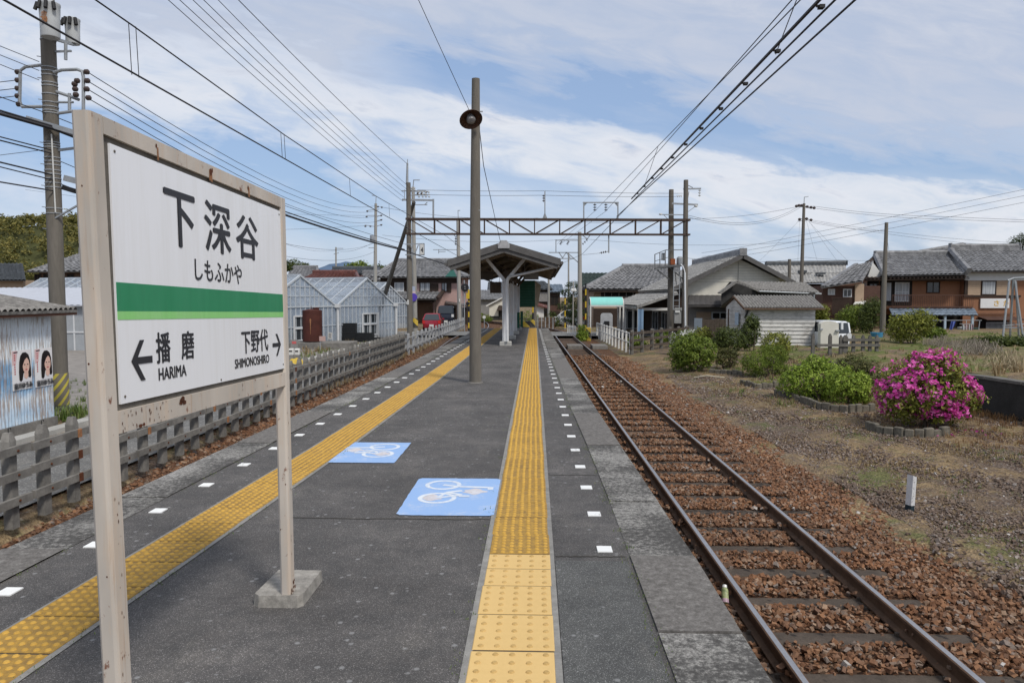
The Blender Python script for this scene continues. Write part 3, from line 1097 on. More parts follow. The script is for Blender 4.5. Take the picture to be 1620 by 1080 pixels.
sg_post(2.292, 2.262, 0.02, 2.272, 0.082)
sg_post(3.915, 3.945, 0.02, 2.236, 0.075)
m = MB()
m.add(*sgq(2.30, 3.91, 2.217, 2.272, -0.05, 0.0035))
m.mat(1)
for y, z, s in ((2.62, 2.252, 0.008), (3.06, 2.242, 0.016), (3.075, 2.252, 0.010), (3.46, 2.245, 0.011)):
 m.poly([sgp(y + math.cos(t) * s * 0.7, z - 0.0218 * (y - 2.3) + math.sin(t) * s, 0.0052) for t in [k * 0.785 for k in range(8)]])
m.mat(2)
for y, z, s in ((2.63, 2.218, 0.006), (3.055, 2.222, 0.011), (3.07, 2.218, 0.006), (3.47, 2.219, 0.009)):
 m.poly([sgp(y - s, z - 0.0218 * (y - 2.3) - 0.016, 0.0046), sgp(y + s, z - 0.0218 * (y - 2.3) - 0.016, 0.0046), sgp(y + s * 0.8, z - 0.0218 * (y - 2.3) + 0.03, 0.0046), sgp(y - s * 0.8, z - 0.0218 * (y - 2.3) + 0.03, 0.0046)])
m.build('top_rail', [M_SIGNPOST, M_RUST, M_RUSTSTAIN], sg)
m = MB()
m.add(*sgq(2.30, 3.91, 1.255, 1.328, -0.05, 0.0035))
rr = random.Random(4)
m.mat(1)
for i in range(46):
 y = rr.choice([rr.uniform(2.32, 2.62), rr.uniform(2.32, 3.9)])
 z = 1.328 - rr.random() ** 2 * 0.05 if rr.random() < 0.7 else 1.255 + rr.uniform(0, 0.03)
 s = rr.uniform(0.0008, 0.0028)
 m.poly([sgp(y + math.cos(t) * s, z - 0.0218 * (y - 2.3) + math.sin(t) * s * rr.uniform(1.0, 4.5) - 0.004, 0.005) for t in [k * 1.047 for k in range(6)]])
for y, z, s in ((2.74, 1.316, 0.022), (2.755, 1.304, 0.016), (2.728, 1.306, 0.014), (2.44, 1.262, 0.012), (2.46, 1.264, 0.009)):
 m.poly([sgp(y + math.cos(t) * s * rr.uniform(0.7, 1.2), z - 0.0218 * (y - 2.3) + math.sin(t) * s * 0.6 * rr.uniform(0.7, 1.2), 0.0055) for t in [k * 0.524 for k in range(12)]])
m.build('bottom_rail', [M_SIGNPOST, M_RUST], sg)
m = MB()
m.add(*sgq(2.30, 3.93, 1.30, 2.225, -0.03, -0.008))
m.build('backing', M_GASKET, sg)
m = MB()
m.add(*sgq(2.335, 3.905, 1.349, 2.196, -0.007, 0.0))
kp = NM('aged enamel plate')
gr = kp.noise(4, 6, 0.7, kp.vec(1, 6, 0.35))
gr2 = kp.noise(1.2, 3, 0.5)
kp.color(kp.mix(kp.ramp(kp.math('MULTIPLY', gr, kp.math('ADD', gr2, 0.5)), [(0.42, 0.0), (0.75, 0.28)]), (0.80, 0.81, 0.84), (0.58, 0.56, 0.52))).rough(0.32)
pl = m.build('panel', kp.m, sg)
m = MB()
m.add(*sgq(2.337, 3.903, 1.655, 1.750, 0.0, 0.0012))
m.build('green_stripe', M_DKGREEN, sg)
m = MB()
m.add(*sgq(2.337, 3.903, 1.627, 1.6548, 0.0, 0.0012))
m.build('light_green_stripe', M_LTGREEN, sg)
m = MB()                                       # corner screws and a crease at the lower near corner
for y, z in ((2.36, 2.175), (3.885, 2.176), (3.88, 1.372), (2.36, 1.372), (3.1, 1.36)):
 m.lathe(sgp(y, z - 0.0218 * (y - 2.3)), [(0.005, 0.0), (0.005, 0.002), (0.003, 0.003)], 8, (1, 0, 0))
m.build('screw', M_GASKET, sg)

def sgt(name, text, y0, y1, z0, z1, bold):
 ut = Vector((0, 1, -0.0218))
 vt = Vector((-0.011, 0, 1))
 return glyphs(text, sgp(y0, z0, 0.0016), ut, vt, y1 - y0, z1 - z0, M_INK, name, sg, bold)

sgt('lettering', '下', 2.667, 2.906, 1.897, 2.103, 0.0055)
sgt('lettering', '深', 2.995, 3.248, 1.894, 2.104, 0.0055)
sgt('lettering', '谷', 3.312, 3.572, 1.885, 2.085, 0.0055)
sgt('lettering', 'しもふかや', 2.892, 3.359, 1.770, 1.856, 0.0016)
sgt('lettering', '播', 2.570, 2.670, 1.462, 1.572, 0.0026)
sgt('lettering', '磨', 2.757, 2.859, 1.460, 1.568, 0.0026)
sgt('lettering', 'HARIMA', 2.580, 2.787, 1.400, 1.443, 0.0016)
sgt('lettering', '下野代', 3.332, 3.665, 1.437, 1.545, 0.0026)
sgt('lettering', 'SHIMONOSHIRO', 3.249, 3.672, 1.376, 1.418, 0.0016)

def arrow(y0, y1, zc, hh, th, d):
 """arrow with an open chevron head pointing to -Y (d=-1) or +Y (d=1)"""
 yt, yb = (y0, y1) if d < 0 else (y1, y0)
 L = abs(y1 - y0)
 k = L * 0.42
 s = lambda y: -0.0218 * (y - 2.3)
 P = lambda y, z: sgp(y, z + s(y), 0.0016)
 m = MB()
 m.prism([P(yt - d * th * 0.9, zc - th / 2), P(yb, zc - th / 2), P(yb, zc + th / 2), P(yt - d * th * 0.9, zc + th / 2)][::d], (0.0006, 0, 0))
 for sg_ in (-1, 1):
  pts_ = [P(yt, zc), P(yt - d * k, zc + sg_ * hh), P(yt - d * (k + th * 1.15), zc + sg_ * hh), P(yt - d * th * 1.25, zc)]
  m.prism(pts_, (0.0009, 0, 0))
 m.build('arrow', M_INK, sg)

arrow(2.405, 2.540, 1.486, 0.070, 0.024, -1)
arrow(3.728, 3.850, 1.482, 0.058, 0.020, 1)
m = MB()                                       # rust collars where the posts meet the footings
rr = random.Random(17)
for yb_ in (3.915, 2.292):
 for i in range(16):
  y, z, s = yb_ + rr.uniform(-0.034, 0.034), 0.07 + abs(rr.gauss(0, 0.022)), rr.uniform(0.003, 0.009)
  m.poly([sgp(y + math.cos(t) * s, z + math.sin(t) * s * rr.uniform(0.6, 1.5), 0.0075 + 0.0001 * i) for t in [k * 0.785 for k in range(8)]])
m.build('rust_collar', M_RUST, sg)
M_FOOT = simple('rough cast footing', (0.40, 0.375, 0.335), 0.95, 0.55, 14, 0.5)
m = MB()                                       # cast footings
for yb_ in (4.06, 2.29):
 pts_ = [(-1.555, yb_ - 0.17), (-1.52, yb_ - 0.2), (-1.30, yb_ - 0.2), (-1.275, yb_ - 0.17), (-1.275, yb_ + 0.19), (-1.545, yb_ + 0.19)]
 m2 = MB()
 lo = [Vector((x, y, -0.01)) for x, y in pts_]
 hi = [Vector((-1.41 + (x + 1.41) * 0.96, yb_ + (y - yb_) * 0.97, 0.062)) for x, y in pts_]
 n = len(pts_)
 m2.add(lo + hi, [tuple(range(n, 2 * n))] + [(i, (i + 1) % n, n + (i + 1) % n, n + i) for i in range(n)])
 m2.build('footing', M_FOOT, sg)

# ------------------------------------------------------------------ painted bicycle marks on the platform

def bike_mark(x0, x1, y0, y1, d, label, circ, xw, rad, chamf):
 t = thing('bicycle_marking', label, 'ground marking', ((x0 + x1) / 2, (y0 + y1) / 2, 0), 'bicycle markings painted on the platform')
 m = MB()
 rr = random.Random(int(y0 * 10))
 pts_ = []
 c = chamf
 raw = [(x0 + c, y0), (x1 - c, y0), (x1, y0 + c), (x1, y1 - c), (x1 - c, y1), (x0 + c, y1), (x0, y1 - c), (x0, y0 + c)]
 for (ax, ay_), (bx, by) in zip(raw, raw[1:] + raw[:1]):
  for i in range(14):
   q = i / 14
   pts_.append((ax + (bx - ax) * q + rr.gauss(0, 0.002), ay_ + (by - ay_) * q + rr.gauss(0, 0.002), 0.0026))
 m.poly(pts_)
 m.build('blue_panel', M_BLUE, t)
 m = MB()
 z = 0.0036
 for cy in circ:
  n = 40
  vs = []
  for i in range(n):
   a = 2 * math.pi * i / n
   for r_ in (rad - 0.026, rad + 0.014):
    vs.append((xw + math.cos(a) * r_, cy + math.sin(a) * r_ * 1.0, z))
  m.add(vs, [(2 * i, 2 * i + 1, (2 * i + 3) % (2 * n), (2 * i + 2) % (2 * n)) for i in range(n)])
 yc = sum(circ) / 2
 s = circ[0] - yc

 def st(xa, ya, xb, yb_, wd, zz):
  p, q = Vector((xw + d * xa, yc + s * ya, zz)), Vector((xw + d * xb, yc + s * yb_, zz))
  t_ = (q - p).normalized()
  nn = Vector((-t_.y, t_.x, 0)) * wd * 0.72
  m.poly([p - nn, q - nn, q + nn, p + nn] if True else [])
 st(0, -1, 0.06, -0.2, 0.022, z + 0.0004)
 st(0.06, -0.2, 0.19, 0.1, 0.03, z + 0.0008)
 st(0, 1, 0.16, 0.72, 0.028, z + 0.0004)
 st(0.16, 0.72, 0.44, 0.62, 0.034, z + 0.0008)
 st(0.435, 0.70, 0.435, 0.28, 0.034, z + 0.0012)
 st(0, -1, 0.20, -0.55, 0.026, z + 0.0008)
 st(0.18, -0.72, 0.27, -0.72, 0.035, z + 0.0012)
 st(0.06, -0.2, 0.20, -0.52, 0.024, z + 0.0012)
 m.build('bicycle_symbol', M_PICTO, t)
 m = MB()
 for xa, ya, xb, yb2 in ((0.20, 0.0, 0.40, 0.0), (-0.12, -0.9, 0.03, -1.0)):
  m = MB()
  c_ = Vector((xw + d * (xa + xb) / 2, yc + s * (ya + yb2) / 2, z - 0.0003))
  m.poly([c_ + Vector((math.cos(q_) * 0.10 * (1 + 0.22 * math.sin(q_ * 5 + xa * 9)), math.sin(q_) * 0.085 * (1 + 0.25 * math.cos(q_ * 4)), 0)) for q_ in [i_ * 0.2618 for i_ in range(24)]])
  m.build('worn_patch', M_PEEL, t)

bike_mark(-1.085, -0.315, 5.56, 6.72, 1, 'blue bicycle marking with rounded corners beside the right yellow tiles', (6.48, 6.05), -0.825, 0.15, 0.035)
bike_mark(-2.13, -1.44, 7.34, 8.38, -1, 'sharp cornered blue bicycle marking beside the left yellow tiles', (8.13, 7.76), -1.70, 0.16, 0.008)

# ------------------------------------------------------------------ lamp pole on the platform
M_POLE = simple('weathered concrete pole', (0.175, 0.158, 0.135), 0.9, 0.3, 3, 0.25, streak=True)
M_POLEL = simple('pale concrete pole', (0.36, 0.345, 0.315), 0.9, 0.25, 3, 0.25, streak=True)
M_IRON = simple('galvanised iron', (0.36, 0.38, 0.40), 0.5, 0.25, 5, 0.1, 0.3)
M_RIRON = simple('rusty brown iron', (0.085, 0.058, 0.047), 0.85, 0.4, 5, 0.2)
M_BLACK = simple('black rubber', (0.02, 0.02, 0.022), 0.6, 0.2, 8, 0.05)
M_PORC = simple('white porcelain', (0.62, 0.62, 0.60), 0.3, 0.1, 8, 0.0)
M_BROWNPORC = simple('brown porcelain', (0.07, 0.05, 0.045), 0.35, 0.2, 8, 0.0)

lp = thing('lamp_pole', 'plain brown-grey concrete lamp pole standing in the middle of the platform', 'lamp pole', (-1.18, 14.4, 0))
m = MB()
zt = zat(124, 14.4)
m.tube([(-1.18, 14.4, -0.05), (-1.18, 14.4, 2.5), (-1.155, 14.4, zt)], [0.122, 0.108, 0.078], 20)
m.build('pole', M_POLE, lp, True)
m = MB()
m.lathe((-1.18, 14.4, 0), [(0.16, 0.0), (0.15, 0.015), (0.12, 0.02)], 16)
m.build('base_ring', M_CONC, lp)
lc = at(745, 189, 14.08)
ax = Vector((0.24, -0.60, -0.76)).normalized()
m = MB()
mm = [(0.222, 0.0), (0.224, 0.008), (0.20, -0.035), (0.13, -0.075), (0.07, -0.10), (0.05, -0.10), (0.12, -0.062), (0.19, -0.026), (0.216, 0.0)]
m.v, m.f, m.m = [], [], []
q = ax.to_track_quat('Z', 'Y')
n = 28
for r_, z_ in mm:
 for k in range(n):
  a = 2 * math.pi * k / n
  m.v.append(tuple(lc + q @ Vector((r_ * math.cos(a), r_ * math.sin(a), z_))))
for i in range(len(mm) - 1):
 for k in range(n):
  m.f.append((i * n + k, i * n + (k + 1) % n, (i + 1) * n + (k + 1) % n, (i + 1) * n + k))
  m.m.append(0)
m.build('lamp_shade', simple('rusty enamel shade', (0.12, 0.06, 0.038), 0.7, 0.6, 12, 0.2), lp, True)
m = MB()
m.lathe(lc, [(0.06, -0.11), (0.075, -0.06), (0.085, -0.02), (0.09, 0.02), (0.075, 0.05), (0.04, 0.065), (0.01, 0.068)], 16, ax)
m.build('lamp_glass', simple('dusty lamp glass', (0.36, 0.35, 0.35), 0.3, 0.6, 14, 0.0), lp, True)
m = MB()
m.tube([lc - ax * 0.10, lc - ax * 0.17], 0.05, 10)
m.tube([lc - ax * 0.15, Vector((-1.17, 14.33, lc.z + 0.09))], 0.016, 6)
m.tube([lc - ax * 0.16 + Vector((0, 0, 0.02)), lc - ax * 0.17 + Vector((-0.03, 0, 0.07))], 0.02, 6)
m.build('lamp_holder', M_IRON, lp, True)
m = MB()
for z_ in (zat(188, 14.4) + 0.02, 3.4):
 m.lathe((-1.168, 14.4, z_ - 0.015), [(0.094, 0), (0.096, 0.004), (0.096, 0.026), (0.094, 0.03)], 18)
m.bar((-1.16, 14.4, zat(176, 14.4)), (-1.02, 14.4, zat(176, 14.4)), 0.02)
m.build('clamp', M_IRON, lp)

# ------------------------------------------------------------------ platform canopy
M_COLPAINT = mk_rustpaint('white column paint with rust', (0.76, 0.77, 0.78), (0.64, 0.65, 0.67), 0.73)
M_SLATE = simple('grey roof sheet', (0.13, 0.125, 0.122), 0.85, 0.35, 4, 0.3)
M_SOFFIT = simple('brown soffit timber', (0.11, 0.08, 0.06), 0.9, 0.4, 3, 0.3)
M_SOFFITL = simple('faded soffit board', (0.30, 0.25, 0.19), 0.9, 0.3, 3, 0.2)
M_GREENP = simple('green painted board', (0.014, 0.085, 0.05), 0.6, 0.3, 5, 0.1)

cn = thing('platform_canopy', 'platform shelter roof of low grey gable on white columns', 'canopy', (-1.0, 32, 0))
CY0, CY1 = 24.3, 40.6
cxr = lambda y: -1.03 + 0.011 * (y - 25.7)
apz = zat(383, CY0)
ezl, ezr = zat(412, CY0), zat(410, CY0)
exl, exr = xat(708, CY0), xat(886, CY0)
apx = xat(797, CY0)
wl_, wr_ = apx - exl, exr - apx
m = MB()
th = 0.10
for sgn, wdt, ez in ((-1, wl_, ezl), (1, wr_, ezr)):
 def sl(t, off, y, sgn=sgn, wdt=wdt, ez=ez):
  c = cxr(y) + (apx - cxr(CY0))
  return (c + sgn * wdt * t, y, apz + (ez - apz) * t + off)
 N = 60
 top = []
 for j in range(2):
  y = (CY0, CY1)[j]
  for i in range(N + 1):
   top.append(sl(i / N, 0.0, y))
 # corrugated top sheet
 rows = 80
 vs = [sl(i / 2, 0.018 * math.cos(j * math.pi), CY0 + (CY1 - CY0) * j / rows) for j in range(rows + 1) for i in range(3)]
 fs = [(j * 3 + i, j * 3 + i + 1, j * 3 + 4 + i, j * 3 + 3 + i) for j in range(rows) for i in range(2)]
 m.add(vs, fs if sgn > 0 else [f[::-1] for f in fs])
m.build('roof', M_SLATE, cn)
m = MB()
for sgn, wdt, ez in ((-1, wl_, ezl), (1, wr_, ezr)):
 for y in (CY0, CY1):
  c = cxr(y) + (apx - cxr(CY0))
  p, q = Vector((c, y, apz)), Vector((c + sgn * wdt, y, ez))
  dn = Vector((0, 0, -0.2))
  o = Vector((0, 0.05 if y == CY0 else -0.05, 0))
  m.prism([p + (0, 0, 0.02) if False else p + Vector((0, 0, 0.025)), q + Vector((0, 0, 0.025)), q + dn, p + dn], o)
  # second, recessed board
  o2 = Vector((0, 0.25 if y == CY0 else -0.25, 0))
  m.prism([p + Vector((0, 0, -0.2)) + o, q + Vector((-sgn * 0.06, 0, -0.19)) + o, q + Vector((-sgn * 0.1, 0, -0.32)) + o, p + Vector((0, 0, -0.34)) + o], o2 - o)
 c0, c1 = cxr(CY0) + (apx - cxr(CY0)), cxr(CY1) + (apx - cxr(CY0))
 m.bar((c0 + sgn * wdt, CY0 + 0.05, ez - 0.08), (c1 + sgn * wdt, CY1 - 0.05, ez - 0.08), 0.05, 0.16)
m.build('fascia', M_SLATE, cn)
m = MB()
m.prism([(apx - 0.20, CY0 - 0.03, apz - 0.07), (apx - 0.19, CY0 - 0.03, apz - 0.20), (apx + 0.19, CY0 - 0.03, apz - 0.20), (apx + 0.20, CY0 - 0.03, apz - 0.07), (apx + 0.10, CY0 - 0.03, apz + 0.06), (apx - 0.10, CY0 - 0.03, apz + 0.06)], (0, 0.12, 0))
m.build('ridge_cap', simple('faded grey paint', (0.40, 0.40, 0.41), 0.7, 0.2, 6, 0.1), cn)
m = MB()                                       # soffit boards and purlins
for sgn, wdt, ez in ((-1, wl_, ezl), (1, wr_, ezr)):
 c0, c1 = cxr(CY0) + (apx - cxr(CY0)), cxr(CY1) + (apx - cxr(CY0))
 for t in (0.04, 0.36, 0.68, 0.95):
  z_ = apz + (ez - apz) * t - 0.11
  m.bar((c0 + sgn * wdt * t, CY0 + 0.35, z_), (c1 + sgn * wdt * t, CY1 - 0.35, z_), 0.07, 0.12)
 m.mat(1)
 for k in range(0, 22):
  y = CY0 + 0.35 + k * 0.74
  c = cxr(y) + (apx - cxr(CY0))
  m.bar((c, y, apz - 0.06), (c + sgn * wdt * 0.98, y, ez - 0.05), 0.06, 0.05)
 m.mat(0)
m.build('soffit_timbers', [M_SOFFIT, M_SOFFITL], cn)
for y in (25.7, 29.8, 33.9, 38.0):
 c = cxr(y)
 m = MB()
 for sx in (-1, 1):
  m.bb(c + sx * 0.10 - 0.011, c + sx * 0.10 + 0.011, y - 0.09, y + 0.09, 0.13, zat(441, 25.7))
 m.bb(c - 0.089, c + 0.089, y - 0.009, y + 0.009, 0.13, zat(441, 25.7))
 col = m.build('column', M_COLPAINT, cn)
 m = MB()
 m.bev((c, y, 0.065), (0.42, 0.40, 0.15), 0.02)
 m.build('plinth', M_CONCL, col)
 fz = zat(441, 25.7)
 for sx, wd in ((-1, 0.80), (1, 0.80)):
  m = MB()
  hz = apz + (ezl - apz) * (wd / wl_) - 0.16
  pts_ = [(c + sx * 0.03, y, fz - 0.08), (c + sx * 0.10, y, fz + 0.02), (c + sx * (wd - 0.12), y, hz - 0.05), (c + sx * wd, y, hz)]
  for p, q in zip(pts_, pts_[1:]):
   m.bar(p, q, 0.12, 0.11)
  m.build('brace', M_COLPAINT if y < 27 else M_SOFFIT, cn)
 m = MB()
 m.bar((c - 1.75, y, ezl - 0.26 + 0.02), (c, y, apz - 0.30), 0.07, 0.12)
 m.bar((c + 1.72, y, ezr - 0.26 + 0.02), (c, y, apz - 0.30), 0.07, 0.12)
 m.build('rafter', M_SOFFITL, cn)
m = MB()
m.tube([(cxr(25.5) + 0.06, 25.45, 0.16), (cxr(25.5) + 0.06, 25.45, zat(441, 25.5) - 0.05), (cxr(25.5) + 0.12, 25.45, zat(438, 25.5)), (exr - 0.02, 24.9, ezr - 0.20)], 0.045, 10)
m.build('drain_pipe', simple('white pvc pipe', (0.62, 0.63, 0.64), 0.45, 0.12, 6, 0.05), cn, True)
m = MB()
for sgn, wdt, ez in ((-1, wl_, ezl), (1, wr_, ezr)):
 c0, c1 = cxr(CY0) + (apx - cxr(CY0)), cxr(CY1) + (apx - cxr(CY0))
 m.tube([(c0 + sgn * (wdt + 0.06), CY0 + 0.02, ez - 0.12), (c1 + sgn * (wdt + 0.06), CY1 - 0.02, ez - 0.12)], 0.055, 8)
m.build('gutter', M_SLATE, cn, True)
m = MB()
m.bb(-0.95, 0.02, 40.2, 40.25, 1.15, 2.62)
for i in range(9):
 m.mat(1).bb(-0.955, 0.025, 40.17, 40.20, 1.2 + i * 0.16, 1.23 + i * 0.16)  # lighter strips imitate the sheen lines on the green panel
m.build('wind_screen', [M_GREENP, simple('green sheen strip', (0.035, 0.11, 0.07), 0.6, 0.3, 5, 0.1)], cn)
m = MB()
m.prism([(0.03, 40.2, 2.6), (0.35, 40.2, 2.35), (0.2, 40.2, 1.3), (0.03, 40.2, 1.15)], (0, 0.05, 0))
m.build('side_board', simple('pale timber board', (0.36, 0.30, 0.22), 0.8, 0.3, 4, 0.2), cn)
m = MB()                                       # boarded far gable and the long beam over the columns
c_ = cxr(CY1) + (apx - cxr(CY0))
m.prism([(c_ - wl_ * 0.96, CY1 - 0.6, ezl - 0.12), (c_ + wr_ * 0.96, CY1 - 0.6, ezr - 0.12), (c_, CY1 - 0.6, apz - 0.1)], (0, 0.06, 0))
m.bar((cxr(25.9), 25.9, 2.52), (cxr(38), 38, 2.52), 0.16, 0.22)
m.bar((cxr(25.9) - 0.42, 26.3, 2.78), (cxr(38) - 0.42, 38, 2.78), 0.10, 0.16)
m.bar((cxr(25.9) + 0.42, 26.3, 2.78), (cxr(38) + 0.42, 38, 2.78), 0.10, 0.16)
m.build('roof_beam', M_SOFFIT, cn)
c_ = at(784, 455, 37)
t = thing('hanging_board', 'big dark brown board hanging left of the shelter columns', 'board', (c_.x, 37, c_.z - 0.3))
m = MB()
m.box(c_, (0.56, 0.05, 0.56))
m.build('board', M_SOFFIT, t)
m = MB()
for sx in (-0.2, 0.2):
 m.bar((c_.x + sx, 37, c_.z + 0.28), (c_.x + sx, 37, 2.92), 0.02)
m.build('hanger', M_IRON, t)
for px, txt in ((840, 0), (768, 1)):           # station boards hung under the rafters
 c = at(px, 436, 29.5)
 t = thing('hanging_sign', ('dim hanging board under the right half of the platform shelter', 'dim hanging board under the left half of the platform shelter')[txt], 'hanging sign', (c.x, c.y, c.z - 0.2))
 m = MB()
 m.box((c.x, c.y, c.z), (0.62, 0.06, 0.32))
 m.build('board', simple('dim board %d' % txt, (0.26, 0.255, 0.25) if txt == 0 else (0.10, 0.085, 0.07), 0.6, 0.3, 6, 0.05), t)
 m = MB()
 for sx in (-0.25, 0.25):
  m.bar((c.x + sx, c.y, c.z + 0.16), (c.x + sx, c.y, c.z + 0.47), 0.018)
 m.build('hanger', M_IRON, t)
# green bench boards by the last column
for i, dx in enumerate((0.05, 0.22)):
 t = thing('green_notice_board', ('left', 'right')[i] + ' one of two narrow green boards on the last shelter columns', 'notice board', (cxr(38) + dx, 37.6, 0))
 m = MB()
 m.bb(cxr(38) + dx - 0.07, cxr(38) + dx + 0.07, 37.58, 37.64, 0.1 + i * 0.06, 0.92 + i * 0.06)
 m.build('board', M_GREENP, t)
 m = MB()
 m.bb(cxr(38) + dx - 0.015, cxr(38) + dx + 0.015, 37.645, 37.68, 0, 0.8)
 m.build('leg', M_IRON, t)

# striped bumper block and posts at the platform end

def mk_hazard(name, scale, rot, wobble=0.0):
 k = NM(name)
 wv = k.n('ShaderNodeTexWave')
 wv.wave_type = 'BANDS'
 wv.bands_direction = 'DIAGONAL'
 wv.inputs['Scale'].default_value = scale
 k.l(k.vec(1, 0.001, 1, rot), wv.inputs['Vector'])
 a = k.ramp(wv.outputs[0], [(0.0, (0.035, 0.033, 0.03)), (0.5, (0.62, 0.43, 0.04))], 'CONSTANT')
 a = k.mix(k.ramp(k.noise(9, 5, 0.7), [(0.45, 0.0), (0.75, 0.5)]), a, (0.22, 0.20, 0.17))
 k.color(a).rough(0.75)
 MATS[name] = k.m
 return k.m

M_HAZ = mk_hazard('hazard stripes', 0.9, (0, 0, 0))
M_YELL = simple('yellow paint', (0.62, 0.42, 0.03), 0.6, 0.2, 6, 0.1)
t = thing('striped_block', 'black and yellow striped block at the far end of the platform', 'barrier', (-0.4, 40.9, 0))
m = MB()
m.prism([(-0.80, 40.7, 0.0), (0.02, 40.7, 0.0), (0.02, 40.7, 0.36), (-0.2, 40.7, 0.40), (-0.80, 40.7, 0.30)], (0, 0.5, 0))
m.build('block', M_HAZ, t)
m = MB()
m.bb(-0.85, 0.06, 40.65, 41.25, -0.02, 0.035)
m.build('plinth', M_CONCD, t)

def haz_post(px, ytop, ybot, Y, label, r_=0.05):
 x = xat(px, Y)
 zb, zt_ = zat(ybot, Y), zat(ytop, Y)
 t = thing('striped_post', label, 'post', (x, Y, zb))
 m = MB()
 n = max(4, int((zt_ - zb) / 0.4))
 for i in range(n):
  m.mat(i % 2)
  a, b = zb + (zt_ - zb) * i / n, zb + (zt_ - zb) * (i + 1) / n
  m.tube([(x, Y, a), (x, Y, b)], r_, 10)
 m.build('pole', [M_YELL, M_BLACK], t)
 m = MB()
 m.bev((x, Y, zb), (0.22, 0.22, 0.12), 0.02)
 m.build('base', M_CONC, t)
 return t

haz_post(843, 462, 516, 46, 'yellow and black striped post behind the end of the platform roof')
haz_post(894, 462, 520, 55, 'yellow and black striped post in front of the clipped pine')
haz_post(926.6, 448, 524, 50, 'tall yellow and black striped post left of the turquoise shelter')

# ------------------------------------------------------------------ poles, gantry and wires

def insulator(m, p, q, n=3, r_=0.06):
 """string of porcelain discs from p to q"""
 p, q = Vector(p), Vector(q)
 d = (q - p)
 m.tube([p, q], 0.014, 5)
 for i in range(n):
  c = p + d * ((i + 0.6) / n)
  m.lathe(c, [(r_ * 0.35, -0.03), (r_, -0.012), (r_ * 0.95, 0.006), (r_ * 0.35, 0.028)], 10, d.normalized())

GY = 40.0
gt = thing('catenary_gantry', 'rusty lattice beam gantry spanning both tracks between concrete poles', 'gantry', (0.6, GY, GZ))
gxl, gxr = xat(649, GY), xat(1084, GY)
ztl, zbl = zat(346, GY), zat(369.5, GY)
ztr, zbr = zat(349, GY), zat(372, GY)
m = MB()
NP = 11
for yo in (-0.14, 0.14):
 m.bar((gxl - 0.2, GY + yo, ztl), (gxr + 0.2, GY + yo, ztr), 0.05, 0.12)
 m.bar((gxl - 0.2, GY + yo, zbl), (gxr + 0.2, GY + yo, zbr), 0.05, 0.09)
 for i in range(NP + 1):
  x = gxl + (gxr - gxl) * i / NP
  za, zc = ztl + (ztr - ztl) * i / NP, zbl + (zbr - zbl) * i / NP
  m.bar((x, GY + yo, zc), (x, GY + yo, za), 0.06, 0.05)
  if i < NP:
   x2 = gxl + (gxr - gxl) * (i + 1) / NP
   za2, zc2 = ztl + (ztr - ztl) * (i + 1) / NP, zbl + (zbr - zbl) * (i + 1) / NP
   if i < 5:
    m.bar((x, GY + yo * 0.7, za), (x2, GY + yo * 0.7, zc2), 0.045, 0.06)
   else:
    m.bar((x, GY + yo * 0.7, zc), (x2, GY + yo * 0.7, za2), 0.045, 0.06)
for i in range(NP + 1):
 x = gxl + (gxr - gxl) * i / NP
 for za in (ztl + (ztr - ztl) * i / NP, zbl + (zbr - zbl) * i / NP):
  m.bar((x, GY - 0.14, za), (x, GY + 0.14, za), 0.04)
m.build('lattice_beam', M_RIRON, gt)
m = MB()
m.tube([(gxl - 0.02, GY, GZ - 0.2), (gxl - 0.05, GY, zat(288, GY))], [0.17, 0.125], 14)
m.build('pole', M_POLE, gt, True)
m = MB()
m.tube([(gxr, GY + 0.02, GZ - 0.2), (gxr - 0.05, GY, zat(286, GY))], [0.17, 0.125], 14)
m.build('pole', M_POLE, gt, True)
m = MB()                                       # upper extension, arms and portal on the left pole
m.tube([at(644, 292, GY), at(644.5, 258, GY)], [0.075, 0.05], 8)
m.tube([at(644.5, 258, GY), at(644.8, 252, GY)], 0.02, 6)
m.bar(at(636, 316, GY), at(685, 317, GY), 0.07, 0.10)
m.bar(at(685.5, 315, GY), at(685.5, 345, GY), 0.09, 0.09)
m.bar(at(635, 302, GY), at(674, 302, GY), 0.04, 0.05)
m.bar(at(645, 309, GY), at(677, 309, GY), 0.04, 0.04)
m.bar(at(640, 300, GY), at(640, 316, GY), 0.03, 0.03)
m.build('cross_arm', M_IRON, gt)
m = MB()
for px in (662, 668, 673, 678):
 insulator(m, at(px, 302, GY), at(px + 1, 313, GY), 3, 0.07)
for px in (651, 656):
 insulator(m, at(px, 296, GY), at(px, 302, GY), 2, 0.06)
m.build('insulator', M_PORC, gt)
m = MB()                                       # portal with two insulators on the beam
m.bar(at(923.5, 347, GY), at(923.5, 320, GY), 0.07, 0.06)
m.bar(at(977.5, 347, GY), at(977.5, 320, GY), 0.07, 0.06)
m.bar(at(922, 320.5, GY), at(979, 320.5, GY), 0.07, 0.06)
m.prism([at(924, 321, GY), at(929, 321, GY), at(924, 327, GY)], (0, 0.03, 0))
m.prism([at(977, 321, GY), at(972, 321, GY), at(977, 327, GY)], (0, 0.03, 0))
m.build('portal_frame', M_IRON, gt)
m = MB()
m.bar(at(862, 346, GY), at(862, 302, GY), 0.06, 0.05)
m.prism([at(858, 346, GY), at(866, 346, GY), at(863, 338, GY), at(861, 338, GY)], (0, 0.05, 0))
m.build('insulator_mast', M_IRON, gt)
m = MB()
for px in (941, 958.5):
 insulator(m, at(px, 321.5, GY), at(px, 334, GY), 3, 0.10)
insulator(m, at(860, 320, GY), at(860, 308, GY), 3, 0.08)
m.build('insulator', M_BROWNPORC, gt)
m = MB()                                       # pull-off arms below the beam
m.bar(at(963, 372, GY), at(963, 400, GY), 0.07, 0.07)
